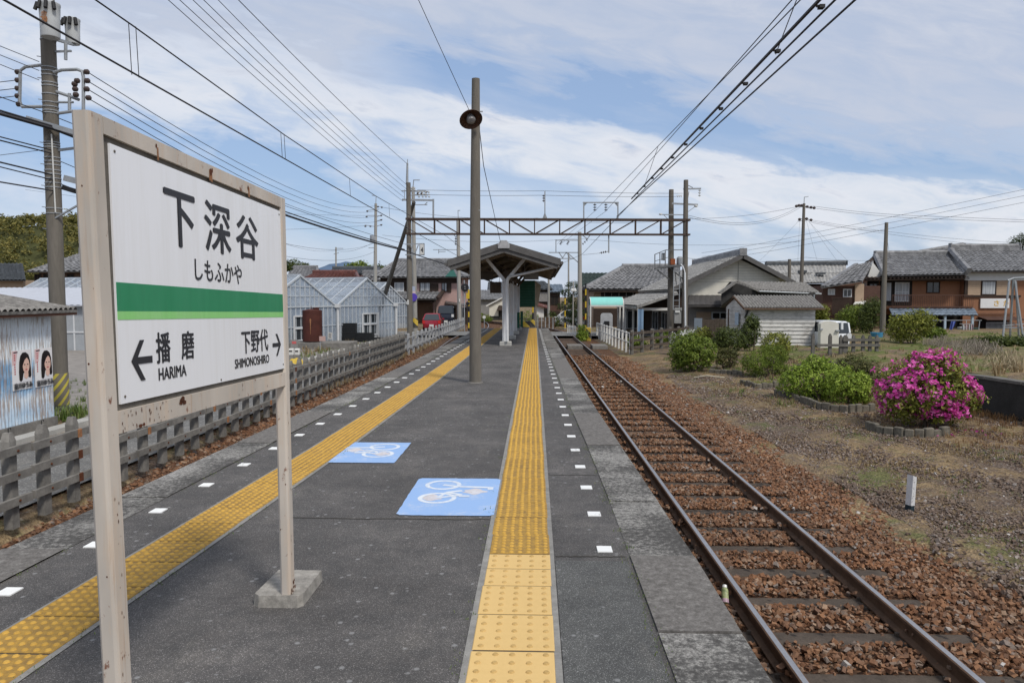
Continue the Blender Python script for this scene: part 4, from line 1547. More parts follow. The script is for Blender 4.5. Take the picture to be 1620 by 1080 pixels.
m.bar(at(955, 371.5, GY), at(966, 371.5, GY), 0.10, 0.05)
m.bar(at(963, 397.5, GY), at(948, 400.5, GY), 0.04, 0.04)
m.bar(at(948, 400.5, GY), at(922, 403, GY), 0.02, 0.02)
m.bar(at(715, 368, GY), at(721, 375, GY), 0.03, 0.03)
m.bar(at(727, 368, GY), at(721, 375, GY), 0.03, 0.03)
m.build('pull_off_arm', M_IRON, gt)
m = MB()
insulator(m, at(721, 375, GY), at(721, 388, GY), 3, 0.07)
insulator(m, at(960, 398, GY), at(950, 400, GY), 3, 0.07)
m.build('insulator', M_BROWNPORC, gt)
m = MB()                                       # arms on the right pole
m.bar(at(1081, 299, GY), at(1109, 298.5, GY), 0.06, 0.08)
m.bar(at(1084, 291, GY), at(1096, 297, GY), 0.03, 0.04)
m.bar(at(1063, 322, GY), at(1104, 324, GY), 0.06, 0.09)
m.bar(at(1090, 303, GY), at(1087, 322, GY), 0.03, 0.03)
m.bar(at(1047, 339.5, GY), at(1087, 340, GY), 0.05, 0.05)
m.bar(at(1050, 340, GY), at(1057, 347, GY), 0.03, 0.03)
m.bar(at(1102, 325, GY), at(1086, 337, GY), 0.03, 0.03)
m.build('cross_arm', M_IRON, gt)
m = MB()
insulator(m, at(1107, 299, GY), at(1106.5, 311, GY), 3, 0.08)
insulator(m, at(1070, 310.5, GY), at(1079, 310, GY), 3, 0.06)
m.lathe(at(1101, 326, GY), [(0.03, -0.06), (0.1, -0.03), (0.1, 0.03), (0.03, 0.06)], 10)
m.lathe(at(1045, 339, GY), [(0.03, -0.05), (0.09, -0.03), (0.09, 0.03), (0.03, 0.05)], 10)
m.build('insulator', M_PORC, gt)
m = MB()                                       # leaning stay pole on the left
m.tube([at(655, 320, GY + 0.3), at(588, 533, 48.5)], [0.10, 0.16], 10)
m.build('stay_pole', M_POLE, gt, True)
m = MB()                                       # sign bracket with the number on the left pole
m.bar(at(641, 386.5, GY - 0.25), at(671, 385.5, GY - 0.25), 0.05)
m.bar(at(641, 403, GY - 0.25), at(671, 403, GY - 0.25), 0.05)
m.bar(at(671, 385, GY - 0.25), at(671, 404, GY - 0.25), 0.05)
m.bar(at(664, 386, GY - 0.25), at(664, 403, GY - 0.25), 0.03)
m.bar(at(650, 387, GY - 0.25), at(655, 402, GY - 0.25), 0.07, 0.04)
m.bar(at(662, 387, GY - 0.25), at(656, 402, GY - 0.25), 0.07, 0.04)
br = m.build('bracket', M_IRON, gt)
m = MB()
m.box(at(667.5, 394.5, GY - 0.28), (0.20, 0.03, 0.55))
m.build('number_plate', M_PORC, br)
p = at(665.6, 399, GY - 0.30)
glyphs('4', p, Vector((1, 0, 0)), Vector((0, 0, 1)), 0.13, 0.26, M_INK, 'number', br, 0.01)
m = MB()
m.box(at(645.5, 478, GY - 0.19), (0.09, 0.02, 0.26))
m.build('white_plate', M_PORC, gt)

def pole(name, label, cat, px0, y0, px1, y1, Y, r0, r1, mat, group=None):
 p, q = at(px0, y0, Y), at(px1, y1, Y)
 p.z = min(p.z, GZ)
 t = thing(name, label, cat, p, group)
 m = MB()
 m.tube([p, q], [r0, r1], 12)
 m.build('pole', mat, t, True)
 return t

def arms(t, Y, lst, mat=None, wd=0.05):
 m = MB()
 for a, b, c, d in lst:
  m.bar(at(a, b, Y), at(c, d, Y), wd, wd)
 return m.build('cross_arm', mat or M_IRON, t)

def pins(t, Y, lst, mat=None, r_=0.06, h=0.12):
 m = MB()
 for a, b in lst:
  m.lathe(at(a, b, Y), [(r_ * 0.5, -h / 2), (r_, -h / 6), (r_ * 0.9, h / 4), (r_ * 0.4, h / 2)], 8)
 return m.build('insulator', mat or M_BROWNPORC, t)

# grey pole standing just behind the left gantry pole
Y = 46
t = pole('utility_pole', 'slim pale utility pole just behind the left end of the lattice gantry', 'utility pole', 657, 525, 653.5, 296, Y, 0.16, 0.10, M_POLEL)
arms(t, Y, [(653.5, 296, 654.5, 285), (654, 285, 664, 285), (645, 303, 678, 303), (655, 324, 676, 324), (655, 308, 675, 307), (672, 324, 676, 320)])
pins(t, Y, [(661, 306), (667, 306), (674, 304), (648, 305)], r_=0.08)
m2 = MB()
m2.lathe(at(654, 470, Y - 0.2), [(0.25, 0), (0.25, 0.02)], 18, (0, -1, 0))
m2.build('round_sign', simple('purple blue sign', (0.10, 0.06, 0.42), 0.5, 0.1, 5, 0), t)
m2 = MB()
m2.box(at(654, 463 - 0.5, Y - 0.2), (0.26, 0.02, 0.22))
m2.build('white_sign', simple('pale pink sign', (0.62, 0.5, 0.52), 0.5, 0.1, 5, 0), t)
m2 = MB()
m2.box(at(654, 456.5, Y - 0.2), (0.24, 0.02, 0.3))
m2.build('striped_sign', simple('pale blue sign', (0.45, 0.5, 0.62), 0.5, 0.3, 30, 0), t)
m2 = MB()
m2.tube([at(657, 518, Y), at(657, 503, Y)], 0.175, 12)
m2.build('striped_sleeve', M_HAZ, t)
t = thing('yellow_sign_board', 'narrow upright yellow board standing beside the left gantry pole', 'sign', (xat(650.5, 44), 44, GZ))
m = MB()
m.box(at(650.5, 508, 44), (0.10, 0.04, 0.9))
m.build('board', M_YELL, t)
m = MB()
m.bar(at(650.5, 496, 44.04), Vector((xat(650.5, 44.04), 44.04, GZ)), 0.03)
m.build('stake', M_IRON, t)

# utility pole A left of the gantry
Y = 62
t = pole('utility_pole', 'utility pole with many side arms behind the greenhouses', 'utility pole', 593, 520, 594.5, 322, Y, 0.19, 0.11, M_POLEL)
arms(t, Y, [(594.5, 324, 595, 310), (588, 309, 595, 310), (582, 333, 600, 331), (580, 341, 596, 341), (577, 356, 596, 359), (596, 343, 605, 340), (596, 350, 605, 347), (596, 358, 605, 355), (585, 382, 595, 382), (583, 392, 595, 392)])
pins(t, Y, [(581, 334), (580, 343), (578, 358), (586, 358), (603, 341), (603, 348), (603, 356), (598, 327), (604, 328)], r_=0.1)
m = MB()
m.lathe(at(590, 378, Y), [(0.25, -0.3), (0.27, 0.0), (0.25, 0.3)], 12)
m.build('transformer', M_IRON, t)
# smaller pole over the red roof
Y = 95
t = pole('utility_pole', 'small distant utility pole above the red tiled roof', 'utility pole', 531.5, 500, 531.5, 391, Y, 0.14, 0.1, M_POLEL)
arms(t, Y, [(531, 393, 543, 393), (528, 402, 536, 400)], wd=0.07)
# pale catenary pole behind the lamp pole
Y = 58
t = pole('catenary_pole', 'pale concrete catenary pole left of the platform lamp pole', 'catenary pole', 727, 522, 724.5, 347, Y, 0.17, 0.13, M_POLEL)
arms(t, Y, [(725, 347, 724.5, 333), (724.5, 333, 728, 333), (685, 395, 731, 395), (725, 371, 744, 371.5), (694, 395, 694, 401), (694, 398, 705, 398)], M_IRON, 0.05)
m = MB()
m.box(at(727, 475, Y - 0.2), (0.1, 0.02, 0.25))
m.build('white_plate', M_PORC, t)
# bracket pole right of the canopy
Y = 56
t = pole('catenary_pole', 'grey catenary pole with square bracket frame right of the canopy', 'catenary pole', 917.5, 526, 917, 367, Y, 0.19, 0.14, M_POLEL)
arms(t, Y, [(879.5, 380, 915, 380), (879.5, 379, 879.5, 399), (868, 399.5, 917, 399.5), (884, 399, 890, 408), (890, 408, 896, 399), (896, 399, 902, 408), (884, 409, 908, 409), (900, 402, 918, 418), (919, 370, 929, 378), (929, 378, 935, 370)], M_IRON, 0.07)
m = MB()
insulator(m, at(889, 381, Y), at(886, 387, Y), 3, 0.1)
insulator(m, at(900, 381, Y), at(897, 387, Y), 3, 0.1)
insulator(m, at(930, 378, Y), at(921, 387, Y), 3, 0.1)
m.build('insulator', M_BROWNPORC, t)
# thin far poles seen over the canopy's right end
for px, yt, yb_, Y, lab in ((899.5, 400, 500, 90, 'thin distant mast behind the bracket pole above the clipped pine'), (846.5, 444, 518, 50, 'plain brown pole behind the shelter end next to a striped post'), (868, 440, 515, 66, 'thin grey pole in front of the dark balcony house')):
 pole('utility_pole', lab, 'utility pole', px, yb_, px, yt, Y, 0.13, 0.09, M_POLE if px < 850 else M_POLEL)
# platform lamp on a thin post near the crossing
Y = 52
c = at(907, 459, Y)
t = thing('street_lamp', 'thin crossing lamp post with a round white head beside the bracket pole', 'street lamp', (xat(906.5, Y), Y, GZ))
m = MB()
m.tube([(xat(906.5, Y), Y, GZ), (xat(907, Y), Y, zat(445, Y))], 0.045, 8)
m.build('pole', M_POLEL, t, True)
m = MB()
for dx in (-0.09, 0.09):
 m.lathe((c.x + dx, Y - 0.1, c.z), [(0.04, -0.12), (0.13, -0.08), (0.14, 0.0), (0.10, 0.1), (0.03, 0.13)], 12)
m.build('lamp_head', M_PORC, t, True)

M_DSTEEL = simple('dull dark steel', (0.14, 0.145, 0.15), 0.7, 0.3, 5, 0.1)
# second pole and signal platform beside the right gantry pole
t = pole('utility_pole', 'tall brown pole carrying a railed work platform beside the gantry', 'utility pole', 1061, 528, 1062, 300, GY + 0.6, 0.20, 0.13, M_POLE)
Y = GY + 0.2
m = MB()
for a, b in (((1036, 425), (1056, 421)), ((1056, 421), (1084, 419.5))):
 m.bar(at(*a, Y - 0.5), at(*b, Y - 0.5), 0.06, 0.08)
m.bar(at(1036, 425, Y - 0.5), at(1036, 425, Y + 0.7), 0.06, 0.08)
m.prism([at(1036, 424.5, Y - 0.5), at(1082, 420, Y - 0.5), at(1082, 420, Y + 0.8), at(1036, 424.5, Y + 0.8)], (0, 0, -0.04))
m.bar(at(1040, 427, Y - 0.4), at(1059, 442, Y - 0.1), 0.05)
m.bar(at(1057, 421, Y - 0.4), at(1080, 441, Y - 0.1), 0.05)
m.bar(at(1068, 430, Y - 0.4), at(1070, 450, Y - 0.2), 0.04)
m.bar(at(1074, 430, Y - 0.4), at(1079, 452, Y - 0.2), 0.04)
m.build('work_platform', M_DSTEEL, t)
m = MB()
for px, yt, yb_ in ((1036, 402.5, 425), (1044, 399, 423), (1052.5, 395.5, 421), (1058, 396, 421)):
 m.bar(at(px, yt, Y - 0.5), at(px, yb_, Y - 0.5), 0.045)
m.bar(at(1036, 402.5, Y - 0.5), at(1053, 395.5, Y - 0.5), 0.04)
m.bar(at(1053, 395.5, Y - 0.5), at(1084, 395, Y - 0.5), 0.04)
m.bar(at(1036, 413, Y - 0.5), at(1057, 407, Y - 0.5), 0.03)
m.bar(at(1036, 402.5, Y - 0.5), at(1036, 402.5, Y + 0.7), 0.04)
m.build('railing', M_DSTEEL, t)
m = MB()
m.box(at(1064, 414, Y - 0.2), (0.24, 0.3, 0.32))
m.build('orange_box', simple('orange rust box', (0.30, 0.085, 0.03), 0.8, 0.3, 6, 0.1), t)
m = MB()
m.lathe(at(1075.5, 413, Y - 0.2), [(0.16, -0.24), (0.18, -0.1), (0.18, 0.16), (0.1, 0.24)], 12)
m.build('equipment_box', M_IRON, t)
m = MB()
m.box(at(1049.5, 406, Y - 0.3), (0.20, 0.2, 0.4))
m.build('equipment_box', M_IRON, t)
m = MB()
for px in (1066, 1075.5):
 m.bar(at(px, 424, Y - 0.4), at(px - 1, 490, Y - 0.4), 0.035)
for i in range(7):
 m.bar(at(1066, 430 + i * 9, Y - 0.4), at(1075, 430 + i * 9, Y - 0.4), 0.025)
m.build('ladder', M_IRON, t)
m = MB()
m.box(at(1072, 499, Y - 0.35), (0.36, 0.22, 0.85))
m.box(at(1071, 489.5, Y - 0.4), (0.48, 0.3, 0.05))
m.build('cabinet', simple('grey cabinet', (0.30, 0.30, 0.29), 0.6, 0.3, 5, 0.1), t)
m = MB()
m.box(at(1072, 492.5, Y - 0.52), (0.26, 0.02, 0.13))
m.build('white_plate', M_PORC, t)
t = thing('cable_pipe', 'white plastic cable pipe running up the right gantry pole', 'pipe', (xat(1084, GY - 0.4), GY - 0.4, GZ))
m = MB()
m.tube([at(1084.5, 528, GY - 0.4), at(1083.5, 431, GY - 0.4)], 0.05, 8)
m.tube([at(1083.5, 431, GY - 0.4), at(1081, 422, GY - 0.4), at(1077, 418, GY - 0.3)], 0.03, 6)
m.build('pipe', simple('white pipe', (0.68, 0.70, 0.72), 0.4, 0.05, 5, 0), t, True)

# poles over the right-hand roofs
Y = 66
t = pole('utility_pole', 'tall utility pole with crossarms above the grey roofs on the right', 'utility pole', 1265.5, 520, 1272, 322, Y, 0.20, 0.12, M_POLE)
arms(t, Y, [(1272, 322, 1272.5, 312), (1272, 312, 1279, 311), (1259, 327, 1289, 328), (1262, 325, 1284, 330), (1263, 346, 1280, 347), (1262, 350, 1284, 348)])
pins(t, Y, [(1260, 326), (1264, 325), (1268, 325), (1277, 327), (1283, 328), (1288, 329), (1265, 347), (1276, 346), (1283, 348)], r_=0.15, h=0.22)
pole('utility_pole', 'short plain pole stub rising behind the cream gabled building', 'utility pole', 1248.5, 500, 1249, 410, 62, 0.15, 0.13, M_POLE)
t = pole('utility_pole', 'plain leaning grey pole in front of the orange house', 'utility pole', 1395.5, 538, 1402.5, 352, 45, 0.17, 0.10, M_POLE)

# crossing signal and lamp posts left of the lamp pole
Y = 55
t = thing('railway_signal', 'round black track signal on a thin post left of the lamp pole', 'signal', (xat(735, Y), Y, GZ))
m = MB()
m.tube([(xat(734.5, Y), Y, GZ), (xat(734.5, Y), Y, zat(443, Y))], 0.045, 8)
m.bar(at(729, 480, Y), at(741, 480, Y), 0.03)
m.bar(at(731, 469, Y), at(731, 525, Y), 0.04)
m.build('pole', M_IRON, t)
m = MB()
m.lathe(at(735.5, 455, Y - 0.12), [(0.30, 0.0), (0.31, 0.02), (0.31, 0.04), (0.28, 0.06)], 24, (0, 1, 0))
m.build('disc', M_BLACK, t)
m = MB()
for dy in (-1.2, 1.2):
 m.tube([at(735.5, 455 + dy * 1.4, Y - 0.12), at(735.5, 455 + dy * 1.4, Y - 0.2)], 0.045, 10)
m.build('lamp', simple('dim lens', (0.25, 0.25, 0.26), 0.3, 0.1, 5, 0), t)
Y = 53
t = thing('crossing_signal', 'yellow and black level crossing signal half hidden behind the lamp pole', 'crossing signal', (xat(742, Y), Y, GZ))
m = MB()
for i in range(8):
 m.mat(i % 2)
 m.tube([(xat(741.5, Y), Y, GZ + i * 0.4), (xat(741.5, Y), Y, GZ + i * 0.4 + 0.4)], 0.06, 8)
m.build('pole', [M_BLACK, M_YELL], t)
m = MB()
m.box(at(741, 468, Y - 0.1), (0.30, 0.1, 0.42))
m.build('warning_board', M_YELL, t)
m = MB()
for dy in (0, 7):
 m.lathe(at(740, 480 + dy, Y - 0.15), [(0.13, 0), (0.14, 0.1), (0.10, 0.16)], 12, (0, -1, 0))
m.build('lamp', M_BLACK, t)
t = thing('limit_sign', 'small white round marker on a thin post beside the left track', 'marker sign', (xat(766, 48), 48, GZ))
m = MB()
m.tube([(xat(766, 48), 48, GZ), (xat(766, 48), 48, zat(500, 48))], 0.025, 6)
m.build('pole', M_IRON, t)
m = MB()
m.lathe(at(766, 501.5, 47.95), [(0.11, 0), (0.11, 0.02)], 16, (0, -1, 0))
m.build('disc', M_PORC, t)

# ------------------------------------------------------------------ near utility pole on the left
Y = 16.0
t = pole('utility_pole', 'thick concrete utility pole with transformers beside the white painted shed', 'utility pole', 97, 660, 72, -60, Y, 0.168, 0.146, M_POLE)
px_at = lambda y: 97 + (72 - 97) * (660 - y) / 720.0
m = MB()
a, b = at(px_at(640), 640, Y), at(px_at(590), 590, Y)
m.tube([a, b], [0.176, 0.174], 18)
k = NM('yellow diagonal wrap')
wv = k.n('ShaderNodeTexWave')
wv.bands_direction = 'DIAGONAL'
wv.inputs['Scale'].default_value = 2.6
k.l(k.vec(1, 1, -1), wv.inputs['Vector'])
cc = k.ramp(wv.outputs[0], [(0.0, (0.17, 0.15, 0.115)), (0.68, (0.50, 0.42, 0.06))], 'CONSTANT')
k.color(cc).rough(0.7)
m.build('striped_wrap', k.m, t, True)

def xf(px, y0, y1, wpx, Yt, nm):
 c0, c1 = at(px, y1, Yt), at(px, y0, Yt)
 r_ = wpx / 2 / FPX * Yt
 h = c1.z - c0.z
 m = MB()
 m.lathe(c0, [(r_ * 0.88, 0), (r_ * 0.92, 0.02), (r_ * 0.94, h * 0.5), (r_, h * 0.88), (r_ * 1.04, h * 0.9), (r_ * 1.04, h * 0.96), (r_ * 0.8, h)], 22)
 o = m.build('transformer', simple('grey transformer paint', (0.50, 0.52, 0.53), 0.45, 0.12, 4, 0.05), t, True)
 m = MB()
 for i in range(4):
  an = -2.5 + i * 0.62
  q = c0 + Vector((math.cos(an) * r_ * 1.05, math.sin(an) * r_ * 1.05, h * 0.94))
  m.tube([q, q + Vector((math.cos(an) * 0.05, math.sin(an) * 0.05, -0.16))], 0.038, 8)
 m.build('bushing', M_BLACK, o)
 return o, c0, r_, h

o, c0, r_, h = xf(80, 4, 60, 30, Y - 0.42, 1)
glyphs('①', c0 + Vector((-0.03, -r_ - 0.012, h * 0.51)), Vector((1, 0, 0)), Vector((0, 0, 1)), 0.10, 0.10, M_RUSTSTAIN, 'number', o, 0.012)
glyphs('20', c0 + Vector((-0.05, -r_ - 0.012, h * 0.34)), Vector((1, 0, 0)), Vector((0, 0, 1)), 0.13, 0.12, M_RUSTSTAIN, 'number', o, 0.012)
xf(115.5, 29, 70, 22, Y + 0.5, 2)
m = MB()
m.bar(at(90, 63, Y), at(118, 71, Y + 0.5), 0.07, 0.06)
m.bar(at(84, 82, Y), at(113, 81, Y), 0.04)
m.tube([at(104, 68, Y), at(104, 95, Y)], 0.035, 8)
# left loop arm and right loop arm
m.tube([at(67, 103, Y - 0.1), at(40, 106, Y - 0.1), at(32, 112, Y - 0.1), at(31, 160, Y - 0.1), at(35, 169, Y - 0.1), at(68, 169, Y - 0.1)], 0.036, 8)
m.tube([at(85, 115, Y - 0.1), at(98, 111, Y - 0.1), at(122, 110, Y - 0.1), at(130, 113, Y - 0.1), at(132, 122, Y - 0.1), at(132, 175, Y - 0.1)], 0.036, 8)
m.tube([at(85, 144, Y), at(112, 153, Y), at(125, 158, Y)], 0.035, 8)
m.tube([at(86, 162, Y), at(116, 162, Y)], 0.025, 8)
m.tube([at(88, 180, Y), at(116, 176, Y)], 0.035, 8)
m.tube([at(110, 148, Y), at(110, 175, Y)], 0.035, 8)
m.bar(at(42, 187, Y - 0.25), at(140, 216, Y - 0.25), 0.06, 0.10)
m.bar(at(90, 238, Y), at(130, 233, Y), 0.05)
m.bar(at(88, 345, Y - 0.1), at(128, 322, Y - 0.1), 0.05, 0.03)
m.build('bracket', M_IRON, t, True)
m = MB()
for px, py in ((28, 114), (28, 127), (28, 140), (28, 152), (30, 165), (137, 114), (138, 128), (137, 141), (140, 155), (120, 150), (122, 128), (118, 133), (119, 141)):
 c = at(px, py, Y - 0.1)
 m.lathe(c, [(0.025, -0.06), (0.055, -0.035), (0.055, 0.035), (0.025, 0.06)], 10, (1, 0, 0))
m.build('insulator', M_BROWNPORC, t)
m = MB()
for yb_ in (64, 108, 114, 120, 132, 137, 150, 163, 170, 176, 180, 226, 230, 234, 250, 256, 262, 270, 276, 283, 290, 297, 330, 338):
 c = at(px_at(yb_), yb_, Y)
 rr_ = 0.146 + 0.022 * (yb_ + 60) / 720 + 0.006
 m = MB()
 m.lathe(c, [(rr_, -0.012), (rr_ + 0.004, -0.008), (rr_ + 0.004, 0.008), (rr_, 0.012)], 18)
 m.build('clamp_band', M_IRON, t)
for i in range(9):
 yb_ = 90 + i * 34
 m = MB()
 m.bar(at(px_at(yb_) - 12, yb_, Y), at(px_at(yb_) - 19, yb_ - 1, Y), 0.016)
 m.build('step_bolt', M_IRON, t)
m = MB()
m.tube([at(px_at(212), 212, Y - 0.17), at(px_at(336) + 2, 336, Y - 0.18)], 0.016, 6)
m.build('white_conduit', M_PORC, t)
m = MB()
m.box(at(115, 285, Y + 0.1), (0.30, 0.2, 0.13), ry=0.25)
m.build('junction_box', M_IRON, t)
m = MB()
m.box(at(111, 300, Y + 0.1), (0.28, 0.18, 0.10), ry=0.3)
m.build('splice_box', M_BLACK, t)

# ------------------------------------------------------------------ wires
WG = 'overhead wires and cables'
M_WIRE = simple('dark wire', (0.035, 0.035, 0.04), 0.6, 0.1, 4, 0.0)

def wire(label, pts_, r_=0.012, sag=0.0, name='overhead_wire', seg=14):
 pts_ = [Vector(p) for p in pts_]
 out_ = []
 for p, q in zip(pts_, pts_[1:]):
  for i in range(seg + (1 if q is pts_[-1] else 0)):
   u = i / seg
   v_ = p.lerp(q, u)
   v_.z -= sag * min(1.0, (q - p).length / 20) * 4 * u * (1 - u)
   out_.append(v_)
 m = MB()
 m.tube(out_, r_, 5)
 return tag(m.build(name, M_WIRE, None, True, org=tuple(pts_[0])), label, 'wire', WG)

def ext(p, q, k=7.0):                         # carry a line on past the frame
 return p + (p - q) * k

def xz(px, py, x):                             # point on the plane X = x
 d = _rt * ((px - 810) / FPX) + _up * ((540 - py) / FPX) + _fw
 return EYE + d * (x / d.x)

# contact and messenger wires of the right-hand track
wire('twin contact wire over the right track, left strand', [(2.62, -3, 4.3), (2.64, 18, 4.3), (2.87, 44.6, 4.3), (1.2, 70, 4.3)], 0.011)
wire('lower contact strand over the right track that swings outermost at the top', [(2.9, -3, 4.3), (2.70, 17, 4.3), (2.66, 24, 4.32)], 0.011)
tw = wire('thick clamped feeder strand along the right contact wire', [(2.50, -3, 4.36), (2.61, 18.7, 4.36), (2.62, 20, 4.36)], 0.018)
for i in range(11):
 y = 6.9 + i * 1.2
 x = 2.62 + 0.001 * y
 m = MB()
 m.box((x - 0.015, y, 4.345), (0.05, 0.06, 0.03))
 m.box((x - 0.04, y, 4.352), (0.04, 0.025, 0.016))
 m.build('clamp', M_BLACK, tw)
mess_a = [(3.6, -3, 5.75), (3.55, 10, 5.80), tuple(at(958.5, 334, GY)), (2.2, 62, 6.2)]
mess_b = [(3.5, -3, 5.6), (3.52, 9.5, 5.62), tuple(at(941, 334, GY)), (1.9, 62, 6.2)]
wire('upper messenger wire over the right track to the right portal insulator', mess_a, 0.009)
wire('upper messenger wire over the right track to the left portal insulator', mess_b, 0.009)
wire('hanger pair dropping from the messenger to the right contact wire', [(3.05, 8.2, 5.5), (2.64, 8.25, 4.36)], 0.006)
wire('thin hanger dropping to the right contact wire near the gantry', [(2.95, 17.8, 5.3), (2.64, 17.9, 4.36)], 0.006)
# left track
wire('contact wire over the left track sloping down past the name board', [(-4.62, -3, 4.32), (-4.8, 20, 4.32), (-4.85, 35, 4.3), (-4.9, 62, 4.3)], 0.012)
wire('messenger wire above the left contact wire', [(-4.8, -3, 5.05), (-4.8, 8.75, 4.93), (-4.8, 14, 4.80), (-4.8, 22, 4.74), (-4.8, 40, 5.0), (-4.9, 62, 4.8)], 0.010)
for i, (y, z) in enumerate(((8.65, 4.93), (13.8, 4.80), (18.9, 4.76), (24, 4.75))):
 wire(('nearest double hanger', 'second hanger', 'third hanger', 'fourth hanger')[i] + ' between the wires over the left track', [(-4.8, y, z), (-4.78, y, 4.33)], 0.005)
 if i < 2:
  wire(('nearest', 'second')[i] + ' hanger loop twin strand over the left track', [(-4.78, y + 0.12, z), (-4.76, y + 0.12, 4.33)], 0.005)
# feeders from the gantry pole towards the upper left
lab = ['leftmost', 'second', 'third', 'fourth', 'fifth']
for i, (px, (ex, ey)) in enumerate(zip((266, 284, 305, 322, 345), ((637, 318), (639, 312), (639, 305), (644, 300), (652, 300)))):
 p = xz(px, 0, -7.2 + 0.12 * i)
 q = at(ex, ey, GY)
 wire(lab[i] + ' of five feeder wires crossing the upper left sky', [p + (p - q) * 0.8, p, q], 0.008, 0.12)
p = xz(377, 0, -6.6)
wire('single wire from the top of the left gantry pole to the upper sky', [p + (p - at(645, 260, GY)) * 0.6, p, at(645, 260, GY)], 0.010, 0.1)
# from the near pole's right arm
for i, (py, ez) in enumerate(((114, 325), (128, 333), (141, 341), (155, 349))):
 wire(('top', 'second', 'third', 'lowest')[i] + ' of four lines from the transformer pole to the far pole', [at(138, py, 15.9), at(596 + i * 2, ez, 62)], 0.010, 1.1)
for i, (py, yl) in enumerate(((98, 78), (112, 92), (127, 107))):
 wire(('upper', 'middle', 'lower')[i] + ' thin wire entering from the left edge above the loop bracket', [ext(at(-60, yl - 30, 14.5), at(62, py, 15.9)), at(62, py, 15.9)], 0.008, 0.05)
for i, py in enumerate((130, 143, 155)):
 wire(('upper', 'middle', 'lower')[i] + ' wire tied to the left loop of the transformer pole', [ext(at(-40, py + 4, 17), at(27, py - 3, 15.9)), at(27, py - 3, 15.9)], 0.009, 0.03)
q1, q2, q3, q4 = at(-60, 158, 14.6), at(85, 204, 15.75), at(118, 217, 16.1), at(640, 396, GY - 0.3)
wire('thick black cable bundle passing the near pole and behind the board', [ext(q1, q2, 9), q2, q4], 0.042, 0.22, 'overhead_cable')
wire('second strand of the thick black cable bundle', [ext(q1, q2, 9) + Vector((0, 0, 0.09)), q2 + Vector((0, 0, 0.05)), q4 + Vector((0, 0, 0.05))], 0.022, 0.15, 'overhead_cable')
wire('support wire just above the thick black cable bundle', [ext(at(-60, 128, 14.6), at(70, 178, 15.8), 9), at(70, 178, 15.8), at(640, 386, GY)], 0.010, 0.2, 'overhead_wire')
wire('thin tail of the cable bundle sagging past the pale pole to the canopy', [q4, at(705, 418, 36), at(790, 450, 33)], 0.03, 0.08, 'overhead_cable')
for i, (a, b) in enumerate(((214, 246), (220, 250), (255, 283), (262, 290), (290, 306))):
 wire(('first', 'second', 'third', 'fourth', 'lowest')[i] + ' telephone cable sagging from the left edge to the near pole', [ext(at(-50, a - 12, 14.0), at(px_at(b), b - 8 + i, 15.85)), at(px_at(b), b - 8 + i, 15.85)], (0.014, 0.016, 0.018, 0.013, 0.016)[i], 0.06, 'telephone_cable')
for i in range(2):
 wire(('upper', 'lower')[i] + ' telephone line sagging from the near pole to the pole behind the greenhouses', [at(px_at(250), 250 + 36 * i, 15.85), at(593, 384 + 14 * i, 62)], 0.009, 1.2, 'telephone_cable')
wire('wire from the near pole bracket to the left edge near the hill', [ext(at(-40, 250, 18), at(70, 237, 16)), at(70, 237, 16)], 0.007, 0.02)
# lamp pole wires
wire('thin wire slanting down to the platform lamp', [ext(at(610, -120, 11.5), at(662, 0, 12.2), 4), at(662, 0, 12.2), at(742, 174, 14.2)], 0.006, 0.03)
wire('twisted wire from the lamp pole down to the canopy ridge', [at(758, 200, 14.4), at(765, 262, 16.0), at(792, 384, 24.4)], 0.008, 0.04)
# cross-track wires above the gantry
wire('upper line across the tracks above the lattice gantry', [at(660, 300.5, GY), at(862, 302, GY), at(1080, 306, GY)], 0.010, 0.10)
wire('lower line across the tracks above the lattice gantry', [at(670, 308, GY), at(862, 309, GY), at(1070, 311, GY)], 0.010, 0.10)
wire('faint far line passing under the lattice gantry', [at(600, 327, 62), at(850, 345, 64), at(1084, 346, 66), at(1266, 326, 66)], 0.013, 0.6)
wire('second faint far line passing through the lattice beam', [at(605, 372, 66), at(915, 377, 70), at(1266, 382, 74)], 0.012, 0.5)
# from the right gantry pole and the tall right pole
for i, (y0, y1, y2) in enumerate(((326, 347, 343), (329, 351, 346))):
 wire(('upper', 'lower')[i] + ' line from the tall right pole to the right edge', [at(1286, y0, 66), at(1500, y1 - 4, 60), ext(at(1700, y2 + 2, 56), at(1500, y1 - 4, 60), 3)], 0.013, 0.35)
 wire(('upper', 'lower')[i] + ' line from the right gantry pole to the tall right pole', [at(1086, 340 + i * 3, GY), at(1266, 325 + i * 3, 66)], 0.011, 0.9)
for i, (y0, y1) in enumerate(((345, 282), (350, 292), (355, 303))):
 wire(('highest', 'middle', 'lowest')[i] + ' of three wires rising from mid right to the right edge', [at(1110, 400 + 6 * i, 60), at(1268, 372 + 8 * i, 58), ext(at(1680, y1, 50), at(1268, 372 + 8 * i, 58), 2)], 0.011, 0.25)
for i, (y0, x1, y1) in enumerate(((348, 1620, 385), (352, 1400, 366), (350, 1620, 392))):
 wire(('upper', 'middle', 'lower')[i] + ' sagging service wire between the tall right pole and the orange house', [at(1283, y0, 66), at(x1, y1, 60)], 0.010, 0.35)
for i, (x0, x1, y1) in enumerate(((1263, 1196, 418), (1265, 1262, 418), (1276, 1304, 452), (1279, 1345, 416), (1280, 1330, 420))):
 wire(('leftmost', 'second', 'middle', 'fourth', 'rightmost')[i] + ' thin service drop fanning down from the tall right pole', [at(x0, 350, 66), at(x1, y1, 60)], 0.007, 0.15)
wire('service wire with a dark splice over the grey roofs', [at(1084, 408, GY), at(1275, 407, 60), at(1400, 412, 62)], 0.010, 0.3)
